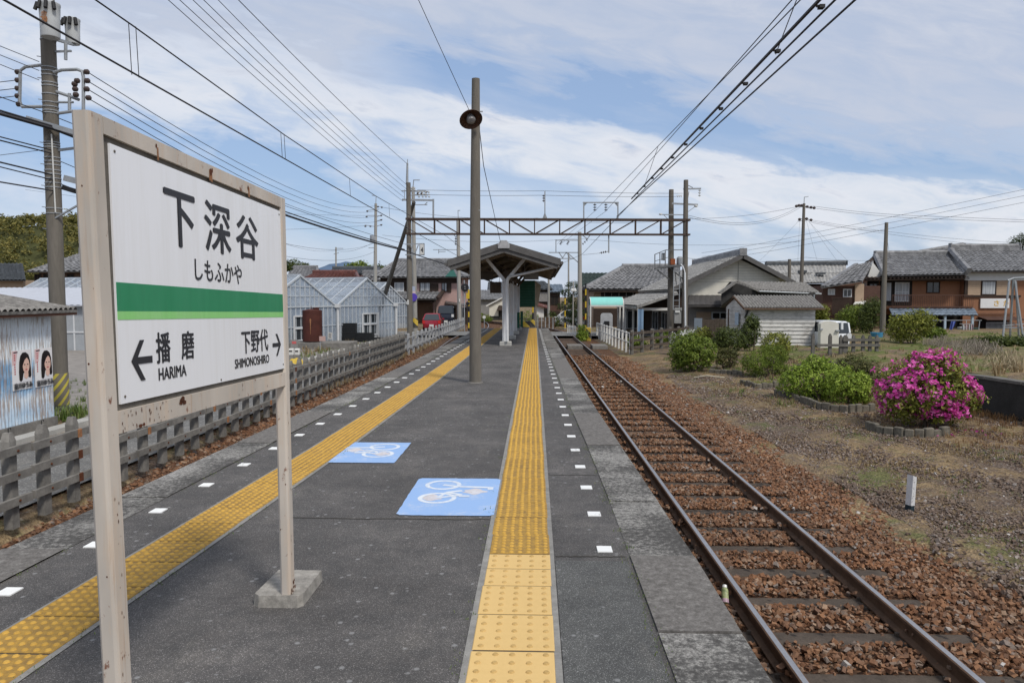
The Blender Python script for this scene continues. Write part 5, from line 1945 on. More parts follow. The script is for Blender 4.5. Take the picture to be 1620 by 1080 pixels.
wire('wire hanging down beside the plain leaning grey pole', [at(1402, 362, 45), at(1407, 402, 58)], 0.008, 0.1)
wire('line between the far left poles', [at(440, 382, 60), at(531, 396, 95), at(590, 384, 62)], 0.012, 0.4)
wire('upper line leaving the far left pole towards the board', [at(40, 300, 58), at(580, 341, 62)], 0.010, 0.5)
wire('lower line leaving the far left pole towards the board', [at(40, 352, 56), at(580, 357, 62)], 0.010, 0.5)

# ------------------------------------------------------------------ buildings: shared pieces

def mk_tileroof(name, c, c2):
 k = NM(name)
 n = k.noise(2.4, 5, 0.65)
 v = k.voro(3.6)
 sc_ = k.n('ShaderNodeSeparateColor')
 k.l(v.outputs['Color'], sc_.inputs[0])
 a = k.ramp(n, [(0.3, c), (0.7, c2)])
 a = k.mix(0.6, a, k.mix(1.0, a, k.ramp(sc_.outputs[0], [(0.0, 0.5), (1.0, 1.35)]), 'MULTIPLY'))
 k.color(a).rough(0.55).spec(0.4)
 return k.m

M_KAWARA = mk_tileroof('grey clay roof tile', (0.25, 0.25, 0.255), (0.13, 0.13, 0.135))
M_KAWARAD = mk_tileroof('dark clay roof tile', (0.085, 0.095, 0.105), (0.05, 0.055, 0.06))
M_KAWARAL = mk_tileroof('pale grey roof tile', (0.34, 0.33, 0.31), (0.23, 0.225, 0.215))
M_KAWARAR = mk_tileroof('red brown roof tile', (0.16, 0.06, 0.045), (0.10, 0.04, 0.035))
M_KAWARAB = mk_tileroof('blue grey roof tile', (0.22, 0.27, 0.33), (0.10, 0.13, 0.17))
M_WOODD = simple('dark brown timber', (0.055, 0.038, 0.03), 0.85, 0.4, 3, 0.2)
M_WOODM = simple('brown timber', (0.14, 0.085, 0.055), 0.85, 0.35, 3, 0.2)
M_WOODR = simple('reddish timber', (0.105, 0.056, 0.042), 0.8, 0.35, 3, 0.2)
M_BLACKWALL = simple('charred boards and gap shade', (0.05, 0.048, 0.046), 0.9, 0.4, 3, 0.3)
M_CREAM = simple('cream siding', (0.72, 0.69, 0.60), 0.8, 0.14, 2, 0.1)
M_PINK = simple('pink render', (0.46, 0.31, 0.28), 0.85, 0.12, 2, 0.1)
M_ORANGE = simple('orange brown render', (0.29, 0.14, 0.078), 0.85, 0.15, 2, 0.1)
M_WHITEW = simple('white render', (0.66, 0.65, 0.62), 0.8, 0.1, 2, 0.1)
M_BEIGE = simple('beige board', (0.42, 0.31, 0.22), 0.8, 0.15, 3, 0.1)
M_GREYW = simple('grey render', (0.26, 0.25, 0.24), 0.85, 0.2, 2, 0.1)
M_ALU = simple('white aluminium', (0.60, 0.61, 0.62), 0.45, 0.1, 5, 0.0)
k = NM('window glass')
k.color((0.035, 0.042, 0.048)).rough(0.08).spec(0.6)
M_GLASS = k.m
k = NM('curtained window')
k.color(k.ramp(k.noise(3, 3, 0.5, k.vec(4, 4, 0.1)), [(0.35, (0.22, 0.24, 0.26)), (0.65, (0.48, 0.50, 0.52))])).rough(0.25).spec(0.5)
M_CURT = k.m
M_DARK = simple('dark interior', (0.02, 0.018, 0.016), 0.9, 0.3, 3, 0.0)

def tiles(m, A, B, C, D, pitch=0.36, row=0.36, amp=0.075, lap=0.055, corr=False):
 """pantile field: A->B along the eave, D->C along the ridge (C above B)"""
 A, B, C, D = map(Vector, (A, B, C, D))
 L = ((B - A).length + (C - D).length) / 2
 H = ((D - A).length + (C - B).length) / 2
 nrm = (B - A).cross(D - A).normalized()
 if nrm.z < 0:
  nrm = -nrm
 nc = max(2, int(L / pitch))
 nr = 1 if corr else max(2, int(H / row))
 prof = [0.0, 0.55, 1.0, 0.55] if not corr else [0.0, 0.7, 1.0, 0.7]
 us = [(i + j / 4) / nc for i in range(nc) for j in range(4)] + [1.0]
 hs = [prof[j] for i in range(nc) for j in range(4)] + [0.0]
 vs, fs = [], []
 n = len(us)
 for r_ in range(nr):
  for k_, (v_, ex) in enumerate(((r_ / nr, 1.0), ((r_ + 1) / nr, 0.0))):
   for u, h in zip(us, hs):
    p = A.lerp(B, u).lerp(D.lerp(C, u), v_) + nrm * (h * amp + (lap * ex if not corr else 0))
    vs.append(p)
  b = r_ * 2 * n
  fs += [(b + i, b + i + 1, b + n + i + 1, b + n + i) for i in range(n - 1)]
  if r_ + 1 < nr:
   c = b + 2 * n
   fs += [(b + n + i, b + n + i + 1, c + i + 1, c + i) for i in range(n - 1)]
 m.add(vs, fs)
 # underside
 o = nrm * -0.05
 m.add([A + o, B + o, C + o, D + o], [(3, 2, 1, 0)])
 m.add([A + o, B + o, B + nrm * 0.01, A + nrm * 0.01], [(0, 1, 2, 3)])

def ridge(m, p, q, w_=0.24, h=0.26):
 p, q = Vector(p), Vector(q)
 t = (q - p).normalized()
 m.bar(p + Vector((0, 0, h * 0.3)), q + Vector((0, 0, h * 0.3)), w_, h)
 m.tube([p + Vector((0, 0, h * 0.85)), q + Vector((0, 0, h * 0.85))], w_ * 0.42, 8)
 for e, s in ((p, -1), (q, 1)):
  m.box(e + t * s * 0.03 + Vector((0, 0, h * 0.5)), (w_ * 1.25, 0.10, h * 1.5) if abs(t.y) > abs(t.x) else (0.10, w_ * 1.25, h * 1.5))

def verge(m, p, q, w_=0.2):
 m.tube([Vector(p) + Vector((0, 0, 0.07)), Vector(q) + Vector((0, 0, 0.07))], w_ * 0.45, 6)

def window(par, x0, x1, z0, z1, face, axis='y', out=-1, frame=None, pane=None, bars=1, dp=0.05, hbar=False):
 """window in a wall: face = coordinate of the wall plane, out = direction it looks to"""
 frame = frame or M_ALU
 pane = pane or M_GLASS
 w_ = min(0.07, (x1 - x0) * 0.12)

 def B(m, a, b, c, d, e, f):
  lo, hi = sorted((face + out * e, face + out * f))
  if axis == 'y':
   m.bb(a, b, lo, hi, c, d)
  else:
   m.bb(lo, hi, a, b, c, d)
 m = MB()
 B(m, x0, x1, z1 - w_, z1, -0.02, dp)
 B(m, x0, x1, z0, z0 + w_, -0.02, dp + 0.02)
 B(m, x0, x0 + w_, z0 + w_, z1 - w_, -0.02, dp)
 B(m, x1 - w_, x1, z0 + w_, z1 - w_, -0.02, dp)
 for i in range(bars):
  c = x0 + (x1 - x0) * (i + 1) / (bars + 1)
  B(m, c - w_ * 0.4, c + w_ * 0.4, z0 + w_, z1 - w_, -0.02, dp - 0.01)
 if hbar:
  c = (z0 + z1) / 2
  B(m, x0 + w_, x1 - w_, c - w_ * 0.4, c + w_ * 0.4, -0.02, dp - 0.015)
 f = m.build('window', frame, par)
 m = MB()
 B(m, x0 + w_, x1 - w_, z0 + w_, z1 - w_, 0.002, 0.012)
 m.build('pane', pane, f)
 return f

def slats(m, x0, x1, z0, z1, face, out, n, axis='y', t=0.02):
 """horizontal lapped boards"""
 for i in range(n):
  a, b = z0 + (z1 - z0) * i / n, z0 + (z1 - z0) * (i + 1) / n
  lo, hi = face, face + out * t
  P = lambda s, off, z: (s, face + out * off, z) if axis == 'y' else (face + out * off, s, z)
  m.add([P(x0, t, a + 0.006), P(x1, t, a + 0.006), P(x1, 0.004, b), P(x0, 0.004, b), P(x0, 0, a + 0.006), P(x1, 0, a + 0.006)], [(0, 1, 2, 3), (4, 5, 1, 0)])

# ------------------------------------------------------------------ left: painted shed with posters
k = NM('white and blue painted tin')
n1_ = k.noise(0.9, 5, 0.6, k.vec(1, 0.55, 1.3))
n2_ = k.noise(4, 6, 0.7, k.vec(1, 1, 1.5))
zc = k.n('ShaderNodeSeparateXYZ')
k.l(k.pos, zc.inputs[0])
f = k.math('ADD', k.math('MULTIPLY', n1_, 0.85), k.math('MULTIPLY', n2_, 0.35))
a_ = k.ramp(f, [(0.46, (0.70, 0.74, 0.78)), (0.57, (0.40, 0.57, 0.74)), (0.74, (0.11, 0.30, 0.52))])
zn = k.math('ADD', k.math('MULTIPLY', k.math('ADD', zc.outputs[2], 0.7), 0.476), k.math('MULTIPLY', k.math('SUBTRACT', n2_, 0.5), 0.22))
top = k.ramp(zn, [(0.10, 0.35), (0.22, 0.85), (0.32, 0.25), (0.42, 0.0), (0.54, 0.15), (0.62, 1.0)])
a_ = k.mix(top, a_, (0.68, 0.73, 0.77))
st = k.noise(5, 5, 0.75, k.vec(9, 9, 0.45))
st2 = k.noise(1.3, 3, 0.5)
a_ = k.mix(k.ramp(k.math('ADD', k.math('MULTIPLY', st, 0.8), k.math('MULTIPLY', st2, 0.3)), [(0.56, 0.0), (0.62, 0.8)]), a_, (0.27, 0.17, 0.10))
k.color(a_).rough(0.6)
M_TIN = k.m
M_ASBESTOS = simple('mossy corrugated sheet', (0.30, 0.285, 0.265), 0.95, 0.65, 9, 0.4)

WX = -9.60
sh = thing('painted_shed', 'low shed with peeling white and blue wall and mossy corrugated roof', 'shed', (WX - 1.5, 11, -0.85))
zc0, zc1 = -0.67, 1.42
y0, y1 = 2.0, 14.13
m = MB()
n = int((y1 - y0) / 0.0835)
vs = []
for i in range(n * 2 + 1):
 y = y0 + (y1 - y0) * i / (n * 2)
 x = WX + (0.016 if i % 2 else 0.0)
 vs += [(x, y, zc0), (x, y, zc1)]
m.add(vs, [(2 * i, 2 * i + 2, 2 * i + 3, 2 * i + 1) for i in range(n * 2)])
m.poly([(WX, y1, zc0), (WX - 3, y1, zc0), (WX - 3, y1, 1.3), (WX - 1.5, y1, 1.75), (WX, y1, zc1)])
m.poly([(WX - 3, y0, zc0), (WX, y0, zc0), (WX, y0, zc1), (WX - 1.5, y0, 1.75), (WX - 3, y0, 1.3)])
m.poly([(WX - 3, y1, zc0), (WX - 3, y0, zc0), (WX - 3, y0, 1.3), (WX - 3, y1, 1.3)])
m.build('wall', M_TIN, sh)
m = MB()
m.bb(WX - 3.05, WX + 0.05, y0 - 0.05, y1 + 0.03, -1.0, zc0 - 0.004)
m.build('plinth', M_CONC, sh)
m = MB()
tiles(m, (WX + 0.28, y0 - 0.3, 1.40), (WX + 0.28, y1 + 0.42, 1.44), (WX - 1.5, y1 + 0.3, 1.76), (WX - 1.5, y0 - 0.3, 1.74), 0.15, 1, 0.06, corr=True)
tiles(m, (WX - 3.3, y1 + 0.3, 1.40), (WX - 3.3, y0 - 0.3, 1.40), (WX - 1.5, y0 - 0.3, 1.74), (WX - 1.5, y1 + 0.3, 1.76), 0.13, 1, 0.045, corr=True)
m.build('roof', M_ASBESTOS, sh)
m = MB()
m.bar((WX + 0.22, y0 - 0.3, 1.335), (WX + 0.22, y1 + 0.46, 1.375), 0.05, 0.07)
m.bar((WX + 0.05, y0, 1.36), (WX + 0.05, y1, 1.37), 0.05, 0.06)
m.build('eave_board', simple('rusty red eave', (0.16, 0.075, 0.05), 0.85, 0.3, 8, 0.2), sh)

M_PAPER = simple('poster paper', (0.78, 0.76, 0.76), 0.5, 0.06, 3, 0.0)
M_PAPERP = simple('pink poster tint', (0.72, 0.50, 0.50), 0.5, 0.1, 3, 0.0)
M_SKIN = simple('printed skin tone', (0.72, 0.47, 0.38), 0.5, 0.06, 12, 0.0)
M_HAIR = simple('printed dark hair', (0.018, 0.012, 0.012), 0.5, 0.3, 12, 0.0)
M_REDP = simple('printed red', (0.55, 0.12, 0.12), 0.5, 0.1, 12, 0.0)

def poster(ya, yb_, zb, zt_, label):
 xw = WX + 0.022
 t = thing('poster', label, 'poster', (xw, (ya + yb_) / 2, zb), 'posters on the painted shed')
 W_, H_ = yb_ - ya, zt_ - zb
 P = lambda u, v_, d: (xw + 0.002 * d, ya + u * W_, zb + v_ * H_)
 m = MB()
 m.bb(xw - 0.004, xw, ya, yb_, zb, zt_)
 m.build('sheet', M_PAPER, t)
 m = MB()
 m.poly([P(0.02, 0.62, 1), P(0.2, 0.66, 1), P(0.3, 0.985, 1), P(0.02, 0.985, 1)])
 m.build('pink_tint', M_PAPERP, t)

 def blob(name, pts_, mat, d):
  m = MB()
  m.poly([P(u, v_, d) for u, v_ in pts_])
  return m.build(name, mat, t)
 sm = lambda cx_, cy, rx, ry, n=20, a0=0, a1=2 * math.pi: [(cx_ + rx * math.cos(a0 + (a1 - a0) * i / n), cy + ry * math.sin(a0 + (a1 - a0) * i / n)) for i in range(n)]
 blob('printed_blouse', [(0.33, 0.18), (0.98, 0.18), (0.98, 0.26), (0.86, 0.32), (0.72, 0.30), (0.58, 0.33), (0.42, 0.27)], simple('printed blouse', (0.72, 0.70, 0.72), 0.5, 0.1, 5, 0.0), 2)
 blob('printed_hair', [(0.34, 0.24), (0.33, 0.45), (0.36, 0.70), (0.42, 0.85), (0.54, 0.93), (0.70, 0.935), (0.84, 0.87), (0.92, 0.72), (0.95, 0.50), (0.96, 0.33), (0.90, 0.27), (0.80, 0.30), (0.76, 0.42), (0.56, 0.42), (0.50, 0.24), (0.42, 0.20)], M_HAIR, 3)
 blob('printed_neck', [(0.58, 0.30), (0.70, 0.25), (0.80, 0.32), (0.79, 0.48), (0.60, 0.48)], M_SKIN, 4)
 blob('printed_face', sm(0.69, 0.60, 0.175, 0.20), M_SKIN, 5)
 blob('printed_fringe', [(0.50, 0.58), (0.50, 0.74), (0.58, 0.84), (0.72, 0.86), (0.84, 0.80), (0.88, 0.64), (0.84, 0.72), (0.74, 0.80), (0.62, 0.74), (0.54, 0.64)], M_HAIR, 6)
 for u in (0.61, 0.77):
  blob('printed_eye', sm(u, 0.625, 0.035, 0.014, 10), M_HAIR, 7)
 blob('printed_nose', [(0.675, 0.55), (0.715, 0.55), (0.695, 0.60)], simple('printed shade', (0.60, 0.36, 0.29), 0.5, 0.05, 5, 0.0), 7)
 blob('printed_mouth', sm(0.69, 0.495, 0.06, 0.016, 12), M_REDP, 7)
 for i, ch in enumerate('未来へまっすぐ'[:0]):
  pass
 for i in range(9):                         # two columns of tiny vertical copy, too small to read
  if i == 3:
   continue
  blob('small_print', [(0.10, 0.86 - i * 0.058), (0.17, 0.86 - i * 0.058), (0.16, 0.90 - i * 0.058), (0.115, 0.895 - i * 0.058)], M_REDP, 2)
 blob('party_strip', [(0.09, 0.93), (0.30, 0.94), (0.30, 0.97), (0.09, 0.96)], M_INK, 2)
 glyphs('吉川ゆうみ', P(0.06, 0.03, 7), Vector((0, 1, 0)), Vector((0, 0, 1)), W_ * 0.92, H_ * 0.145, M_INK, 'lettering', t, 0.02)

poster(12.98, 13.50, -0.022, 0.718, 'left of two posters showing a smiling woman with long dark hair')
poster(13.59, 14.10, -0.034, 0.71, 'right of two posters showing a smiling woman with long dark hair')

# pale long sheet-roofed shed behind the lot
t = thing('long_shed', 'long pale grey sheet-roofed shed behind the gravel lot', 'shed', (-24, 36, -0.85))
m = MB()
Y = 34
za, zb_, zt_ = -0.85, zat(483, Y), zat(455, 39)
m.bb(-40, -16.5, Y, 44, -0.9, zb_)
m.build('wall', simple('grey sheet wall', (0.36, 0.38, 0.40), 0.6, 0.2, 2, 0.1), t)
m = MB()
tiles(m, (-40, Y - 0.3, zb_), (-16.3, Y - 0.3, zb_), (-16.3, 39, zt_), (-40, 39, zt_), 0.3, 1, 0.03, corr=True)
tiles(m, (-16.3, 44.3, zb_), (-40, 44.3, zb_), (-40, 39, zt_), (-16.3, 39, zt_), 0.3, 1, 0.03, corr=True)
m.build('roof', simple('pale sheet roof', (0.46, 0.48, 0.53), 0.45, 0.12, 1.5, 0.05), t)
m = MB()
for i in range(16):
 m.bb(-40 + i * 1.5, -39.93 + i * 1.5, Y - 0.03, Y - 0.003, -0.9, zb_)
m.bb(-40, -16.5, Y - 0.04, Y - 0.003, 0.0, 0.07)
m.build('wall_frame', M_ALU, t)

# far left houses
t = thing('tiled_house', 'two storey house with grey tiled roof below the bamboo hill', 'house', (xat(95, 58), 58, GZ))
Y = 58
xl, xr = xat(40, Y), xat(190, Y)
ze, zr = zat(428, Y), zat(400, Y + 4)
m = MB()
m.bb(xl + 0.8, xr - 0.5, Y + 0.6, Y + 7, -1, ze)
m.build('wall', M_WOODM, t)
m = MB()
tiles(m, (xl, Y, ze - 0.05), (xr, Y, ze - 0.05), (xr - 1.5, Y + 4, zr), (xl + 2.2, Y + 4, zr))
tiles(m, (xl, Y + 8, ze), (xl, Y, ze - 0.05), (xl + 2.2, Y + 4, zr), (xl + 2.2, Y + 4.1, zr))
rf = m.build('roof', M_KAWARA, t)
m = MB()
ridge(m, (xl + 2.2, Y + 4, zr), (xr - 1.5, Y + 4, zr), 0.3, 0.4)
m.build('ridge', M_KAWARA, rf)
for px in (48, 62, 78, 100):
 window(t, xat(px, Y), xat(px + 11, Y), zat(444, Y), zat(432, Y), Y + 0.6, pane=M_DARK, frame=M_WOODD)
t = thing('tiled_house', 'low house with blue black tiled roof at the left edge below the hill', 'house', (xat(10, 62), 62, GZ))
Y = 62
m = MB()
m.bb(xat(-120, Y), xat(30, Y), Y + 0.6, Y + 7, -1, zat(442, Y))
m.build('wall', M_BEIGE, t)
m = MB()
tiles(m, (xat(-140, Y), Y, zat(443, Y)), (xat(42, Y), Y, zat(443, Y)), (xat(38, Y + 4), Y + 4, zat(416, Y + 4)), (xat(-140, Y + 4), Y + 4, zat(416, Y + 4)))
m.build('roof', M_KAWARAD, t)

# ------------------------------------------------------------------ greenhouses
k = NM('greenhouse glass')
tr = k.n('ShaderNodeBsdfTransparent')
tr.inputs[0].default_value = (0.88, 0.92, 0.96, 1)
k.color(k.ramp(k.noise(1.2, 4, 0.6), [(0.35, (0.40, 0.46, 0.54)), (0.7, (0.56, 0.61, 0.68))])).rough(0.22).spec(0.5)
mx = k.n('ShaderNodeMixShader')
mx.inputs[0].default_value = 0.40
k.l(tr.outputs[0], mx.inputs[1])
k.l(k.b.outputs[0], mx.inputs[2])
k.l(mx.outputs[0], k.out.inputs[0])
M_GHGLASS = k.m
M_GHBAR = simple('greenhouse bar', (0.50, 0.54, 0.58), 0.5, 0.2, 5, 0.0)

def greenhouse(apex, label, hw=3.05, ln=20.0, ez=1.20, rz_=2.82, door=True, gutter=True):
 d = Vector((0.357, 0.934, 0))
 e = Vector((-0.934, 0.357, 0))
 A = Vector((apex[0], apex[1], 0))
 gb = -0.9
 t = thing('greenhouse', label, 'greenhouse', (A.x, A.y, gb))
 P = lambda s, l, z: A + d * s + e * l + Vector((0, 0, z))
 zof = lambda s: rz_ + (ez - rz_) * abs(s) / hw
 m = MB()
 m.poly([P(-hw, 0, gb), P(hw, 0, gb), P(hw, 0, ez), P(0, 0, rz_), P(-hw, 0, ez)])
 m.poly([P(hw, ln, gb), P(-hw, ln, gb), P(-hw, ln, ez), P(0, ln, rz_), P(hw, ln, ez)])
 m.poly([P(-hw, 0, ez), P(0, 0, rz_), P(0, ln, rz_), P(-hw, ln, ez)])
 m.poly([P(hw, ln, ez), P(0, ln, rz_), P(0, 0, rz_), P(hw, 0, ez)])
 m.poly([P(-hw, ln, gb), P(-hw, 0, gb), P(-hw, 0, ez), P(-hw, ln, ez)])
 m.poly([P(hw, 0, gb), P(hw, ln, gb), P(hw, ln, ez), P(hw, 0, ez)])
 m.build('glazing', M_GHGLASS, t)
 m = MB()
 b = 0.05
 for i in range(17):
  s = -hw + 2 * hw * i / 16
  m.bar(P(s, -0.02, gb), P(s, -0.02, zof(s)), b)
 for z_ in (0.15, ez, ez + 0.55, ez + 1.05):
  w_ = hw if z_ <= ez else hw * (rz_ - z_) / (rz_ - ez)
  m.bar(P(-w_, -0.02, z_), P(w_, -0.02, z_), b * (1.6 if z_ == ez else 0.9))
 for sg_ in (-1, 1):
  m.bar(P(sg_ * hw, -0.03, ez), P(0, -0.03, rz_), 0.10, 0.09)
  for i in range(26):
   l = ln * i / 25
   m.bar(P(sg_ * hw, l, ez + 0.02), P(0, l, rz_ + 0.02), 0.05)
  for q in (0.33, 0.66):
   m.bar(P(sg_ * hw * q, 0, zof(hw * q) + 0.02), P(sg_ * hw * q, ln, zof(hw * q) + 0.02), 0.04)
  m.bar(P(sg_ * hw, 0, ez), P(sg_ * hw, ln, ez), 0.12, 0.08)
  for i in range(0, 26, 1):
   l = ln * i / 25
   m.bar(P(sg_ * hw, l, gb), P(sg_ * hw, l, ez), 0.04)
 m.bar(P(0, -0.05, rz_ + 0.03), P(0, ln, rz_ + 0.03), 0.10)
 for i in range(1, 6):                      # trusses inside
  l = ln * i / 6
  m.bar(P(-hw, l, ez), P(hw, l, ez), 0.05)
  m.bar(P(0, l, ez), P(0, l, rz_), 0.04)
 m.build('frame', M_GHBAR, t)
 m = MB()
 for sg_ in (-1, 1):
  m.tube([P(sg_ * hw, -0.12, ez - 0.05), P(sg_ * hw, -0.12, gb)], 0.075, 8)
  m.box(P(sg_ * hw, -0.10, ez + 0.02), (0.3, 0.3, 0.2))
 m.build('downpipe', M_ALU, t, True)
 if door:
  for s0, s1, z0, z1 in ((-0.55, 0.95, -0.55, 0.72),):
   m = MB()
   for a, b_ in (((s0, z0), (s1, z0)), ((s0, z1), (s1, z1)), ((s0, z0), (s0, z1)), ((s1, z0), (s1, z1)), (((s0 + s1) / 2, z0), ((s0 + s1) / 2, z1)), ((s0, (z0 + z1) / 2), (s1, (z0 + z1) / 2))):
    m.bar(P(a[0], -0.06, a[1]), P(b_[0], -0.06, b_[1]), 0.085)
   m.bar(P(s1 + 0.15, -0.06, gb), P(s1 + 0.15, -0.06, z1 + 0.05), 0.09)
   m.prism([P(s0, -0.05, gb), P(s1, -0.05, gb), P(s1, -0.05, z0), P(s0, -0.05, z0)], e * 0.02)
   dr = m.build('door', M_ALU, t)
   m = MB()
   m.prism([P(s0, -0.03, z0), P(s1, -0.03, z0), P(s1, -0.03, z1), P(s0, -0.03, z1)], e * 0.015)
   m.build('pane', M_GLASS, dr)
 m = MB()                                   # crops and shading cloth dimly seen inside
 for i in range(5):
  s = -hw * 0.75 + i * hw * 0.37
  p, q = P(s, 1.0, gb + 0.35), P(s, ln - 1, gb + 0.35)
  m.bar(p, q, 0.7, 0.7)
 m.build('planting_bench', simple('hazy greenhouse crops', (0.22, 0.25, 0.20), 0.9, 0.5, 3, 0.2), t)
 return t

greenhouse((-12.2, 37.5), 'nearest glass greenhouse with pointed gable behind the rusty tank')
greenhouse((-10.02, 43.2), 'middle glass greenhouse with a door and black crates in front')
greenhouse((-11.75, 57.5), 'farthest glass greenhouse partly hidden by the gantry pole', door=False)

M_TANK = simple('rusty red tank', (0.095, 0.028, 0.02), 0.75, 0.45, 3, 0.2)
Y = 35.6
cxk = xat(493.5, Y)
t = thing('rusty_tank', 'dark red rusty upright steel tank in front of the greenhouse', 'tank', (cxk, Y, -0.6))
zb_, zt_ = zat(540, Y), zat(491, Y)
m = MB()
r_ = 15.3 / FPX * Y
m.lathe((cxk, Y, zb_), [(r_, 0), (r_, (zt_ - zb_) * 0.5), (r_, zt_ - zb_), (r_ * 0.5, zt_ - zb_ + 0.05), (0.06, zt_ - zb_ + 0.08)], 24)
m.build('body', M_TANK, t, True)
m = MB()
m.lathe((cxk + 0.2, Y, zt_ + 0.02), [(0.15, 0), (0.15, 0.08), (0.17, 0.08), (0.17, 0.12)], 12)
m.tube([(cxk - 0.05, Y, zt_), (cxk - 0.05, Y, zt_ + 0.2)], 0.02, 6)
m.build('lid', M_TANK, t)
m = MB()
vs = []
for z_, w_ in ((0.35, 0.01), (0.7, 0.025), (1.0, 0.05), (1.05, 0.07), (1.12, 0.04)):
 for s in (-1, 1):
  an = -math.pi / 2 + (0.08 + s * w_) / r_ * 0.6
  vs.append((cxk + math.cos(an) * (r_ + 0.003), Y + math.sin(an) * (r_ + 0.003), zb_ + z_))
m.add(vs, [(2 * i, 2 * i + 1, 2 * i + 3, 2 * i + 2) for i in range(4)])
m.build('rust_streak', M_RUSTSTAIN, t)
m = MB()
m.bev((cxk + 0.5, Y + 0.2, (zb_ - 1.0) / 2 - 0.02), (3.0, 1.6, zb_ + 1.0 - 0.04), 0.02)
m.build('concrete_base', M_CONC, t)

# stacked black crates, each one a thing
M_CRATE = simple('black plastic crate', (0.018, 0.02, 0.022), 0.55, 0.3, 6, 0.1)

def crate_src(x, y, z, label, grp):
 t = thing('plastic_crate', label, 'crate', (x, y, z), grp)
 m = MB()
 for sx in (-1, 1):
  m.bb(x + sx * 0.24 - 0.012, x + sx * 0.24 + 0.012, y - 0.18, y + 0.18, z, z + 0.27)
  m.bb(x - 0.228, x + 0.228, y + sx * 0.17 - 0.012, y + sx * 0.17 + 0.012, z, z + 0.27)
 m.bb(x - 0.228, x + 0.228, y - 0.158, y + 0.158, z + 0.001, z + 0.02)
 m.build('shell', M_CRATE, t)
 m = MB()
 for sy in (-1, 1):
  m.bb(x - 0.262, x + 0.262, y + sy * 0.19 - 0.008, y + sy * 0.19 + 0.008, z + 0.235, z + 0.262)
  m.bb(x - 0.262, x + 0.262, y + sy * 0.187 - 0.006, y + sy * 0.187 + 0.006, z + 0.10, z + 0.12)
 m.build('rim', M_CRATE, t)
 return t

CG = 'black crates stacked by the greenhouse'
Y = 41.0
x0 = xat(542, Y)
lay = [(0, 4), (1, 4), (2, 2), (3, 2), (4, 1)]
cr = None
words = ['lowest', 'second', 'third', 'top']
pos = ['leftmost', 'second', 'middle', 'fourth', 'rightmost']
for i, hgt in lay:
 for kx in range(hgt):
  lb = '%s black crate of the %s stack before the middle greenhouse' % (('only' if hgt == 1 else ('top' if kx == hgt - 1 else words[kx])), pos[i])
  loc = (x0 + i * 0.50, Y + 0.02 * kx, -0.86 + kx * 0.272)
  if cr is None:
   cr = crate_src(*loc, lb, CG)
  else:
   o = copy_tree(cr)
   o.location = loc
   o['label'] = lb

# little boards and boxes by the tank
for px, py, Y, w_, h_, mat, lb, nm in ((510, 535.5, 33, 0.28, 0.22, M_PINK, 'faded pink board on a thin stake before the rusty tank', 'sign_board'), (522, 531, 37, 0.20, 0.34, M_WHITEW, 'small white leaning notice board by the greenhouse downpipe', 'sign_board'), (465.5, 544, 30, 0.30, 0.36, M_GREYW, 'grey board with a red mark beside the name board post', 'sign_board')):
 c = at(px, py, Y)
 t = thing(nm, lb, 'sign board', (c.x, c.y, -0.85))
 m = MB()
 m.box(c, (w_, 0.03, h_), ry=0.12 if px == 522 else 0)
 bo = m.build('board', mat, t)
 m = MB()
 m.bar((c.x - w_ * 0.4, Y + 0.03, c.z + h_ * 0.3), (c.x - w_ * 0.4, Y + 0.03, -0.9), 0.03)
 m.build('stake', M_IRON, t)
 if px == 465.5:
  m = MB()
  m.box(c + Vector((0, -0.018, 0.06)), (0.18, 0.006, 0.10))
  m.build('red_mark', M_REDP, bo)
 if px == 522:
  m = MB()
  for i in range(4):
   m.box(c + Vector((0, -0.02, 0.10 - i * 0.06)), (0.12, 0.006, 0.018), ry=0.12)
  m.build('small_print', M_INK, bo)
for px, py, Y, lb in ((461, 556, 27, 'white tub beside the grey board behind the fence'), (470.5, 556, 27.4, 'white slotted box right of the white tub behind the fence')):
 c = at(px, py, Y)
 t = thing('storage_tub', lb, 'tub', (c.x, c.y, c.z - 0.12))
 m = MB()
 m.bev(c, (0.18, 0.18, 0.24), 0.02)
 m.build('tub', M_WHITEW, t)
 m = MB()
 m.box(c + Vector((0, -0.092, 0.02)), (0.12, 0.006, 0.05))
 m.build('slot', M_DARK, t)
 c2 = c
 m = MB()
 m.bar((c.x, c.y, c.z - 0.125), (c.x, c.y, -0.9), 0.16)
 m.build('stand', M_GREYW, t)
c = at(468, 571, 24)
t = thing('yellow_cover', 'crumpled yellow cover bundle behind the picket fence', 'cover', (c.x, c.y, -0.9))
m = MB()
m.grid(lambda u, v_: (c.x - 0.28 + 0.56 * u, c.y - 0.2 + 0.4 * v_, c.z - 0.12 + 0.22 * math.sin(math.pi * min(max(u, 0.02), 0.98)) ** 0.4 * math.sin(math.pi * min(max(v_, 0.02), 0.98)) ** 0.5 + 0.02 * math.sin(u * 19 + v_ * 7)), 14, 10)
m.build('sheet', simple('yellow tarp', (0.62, 0.43, 0.06), 0.5, 0.3, 9, 0.2), t, True)
m = MB()
m.bev((c.x, c.y, (c.z - 0.14 - 0.95) / 2), (0.5, 0.36, c.z - 0.14 + 0.95), 0.02)
m.build('crate', M_GREYW, t)

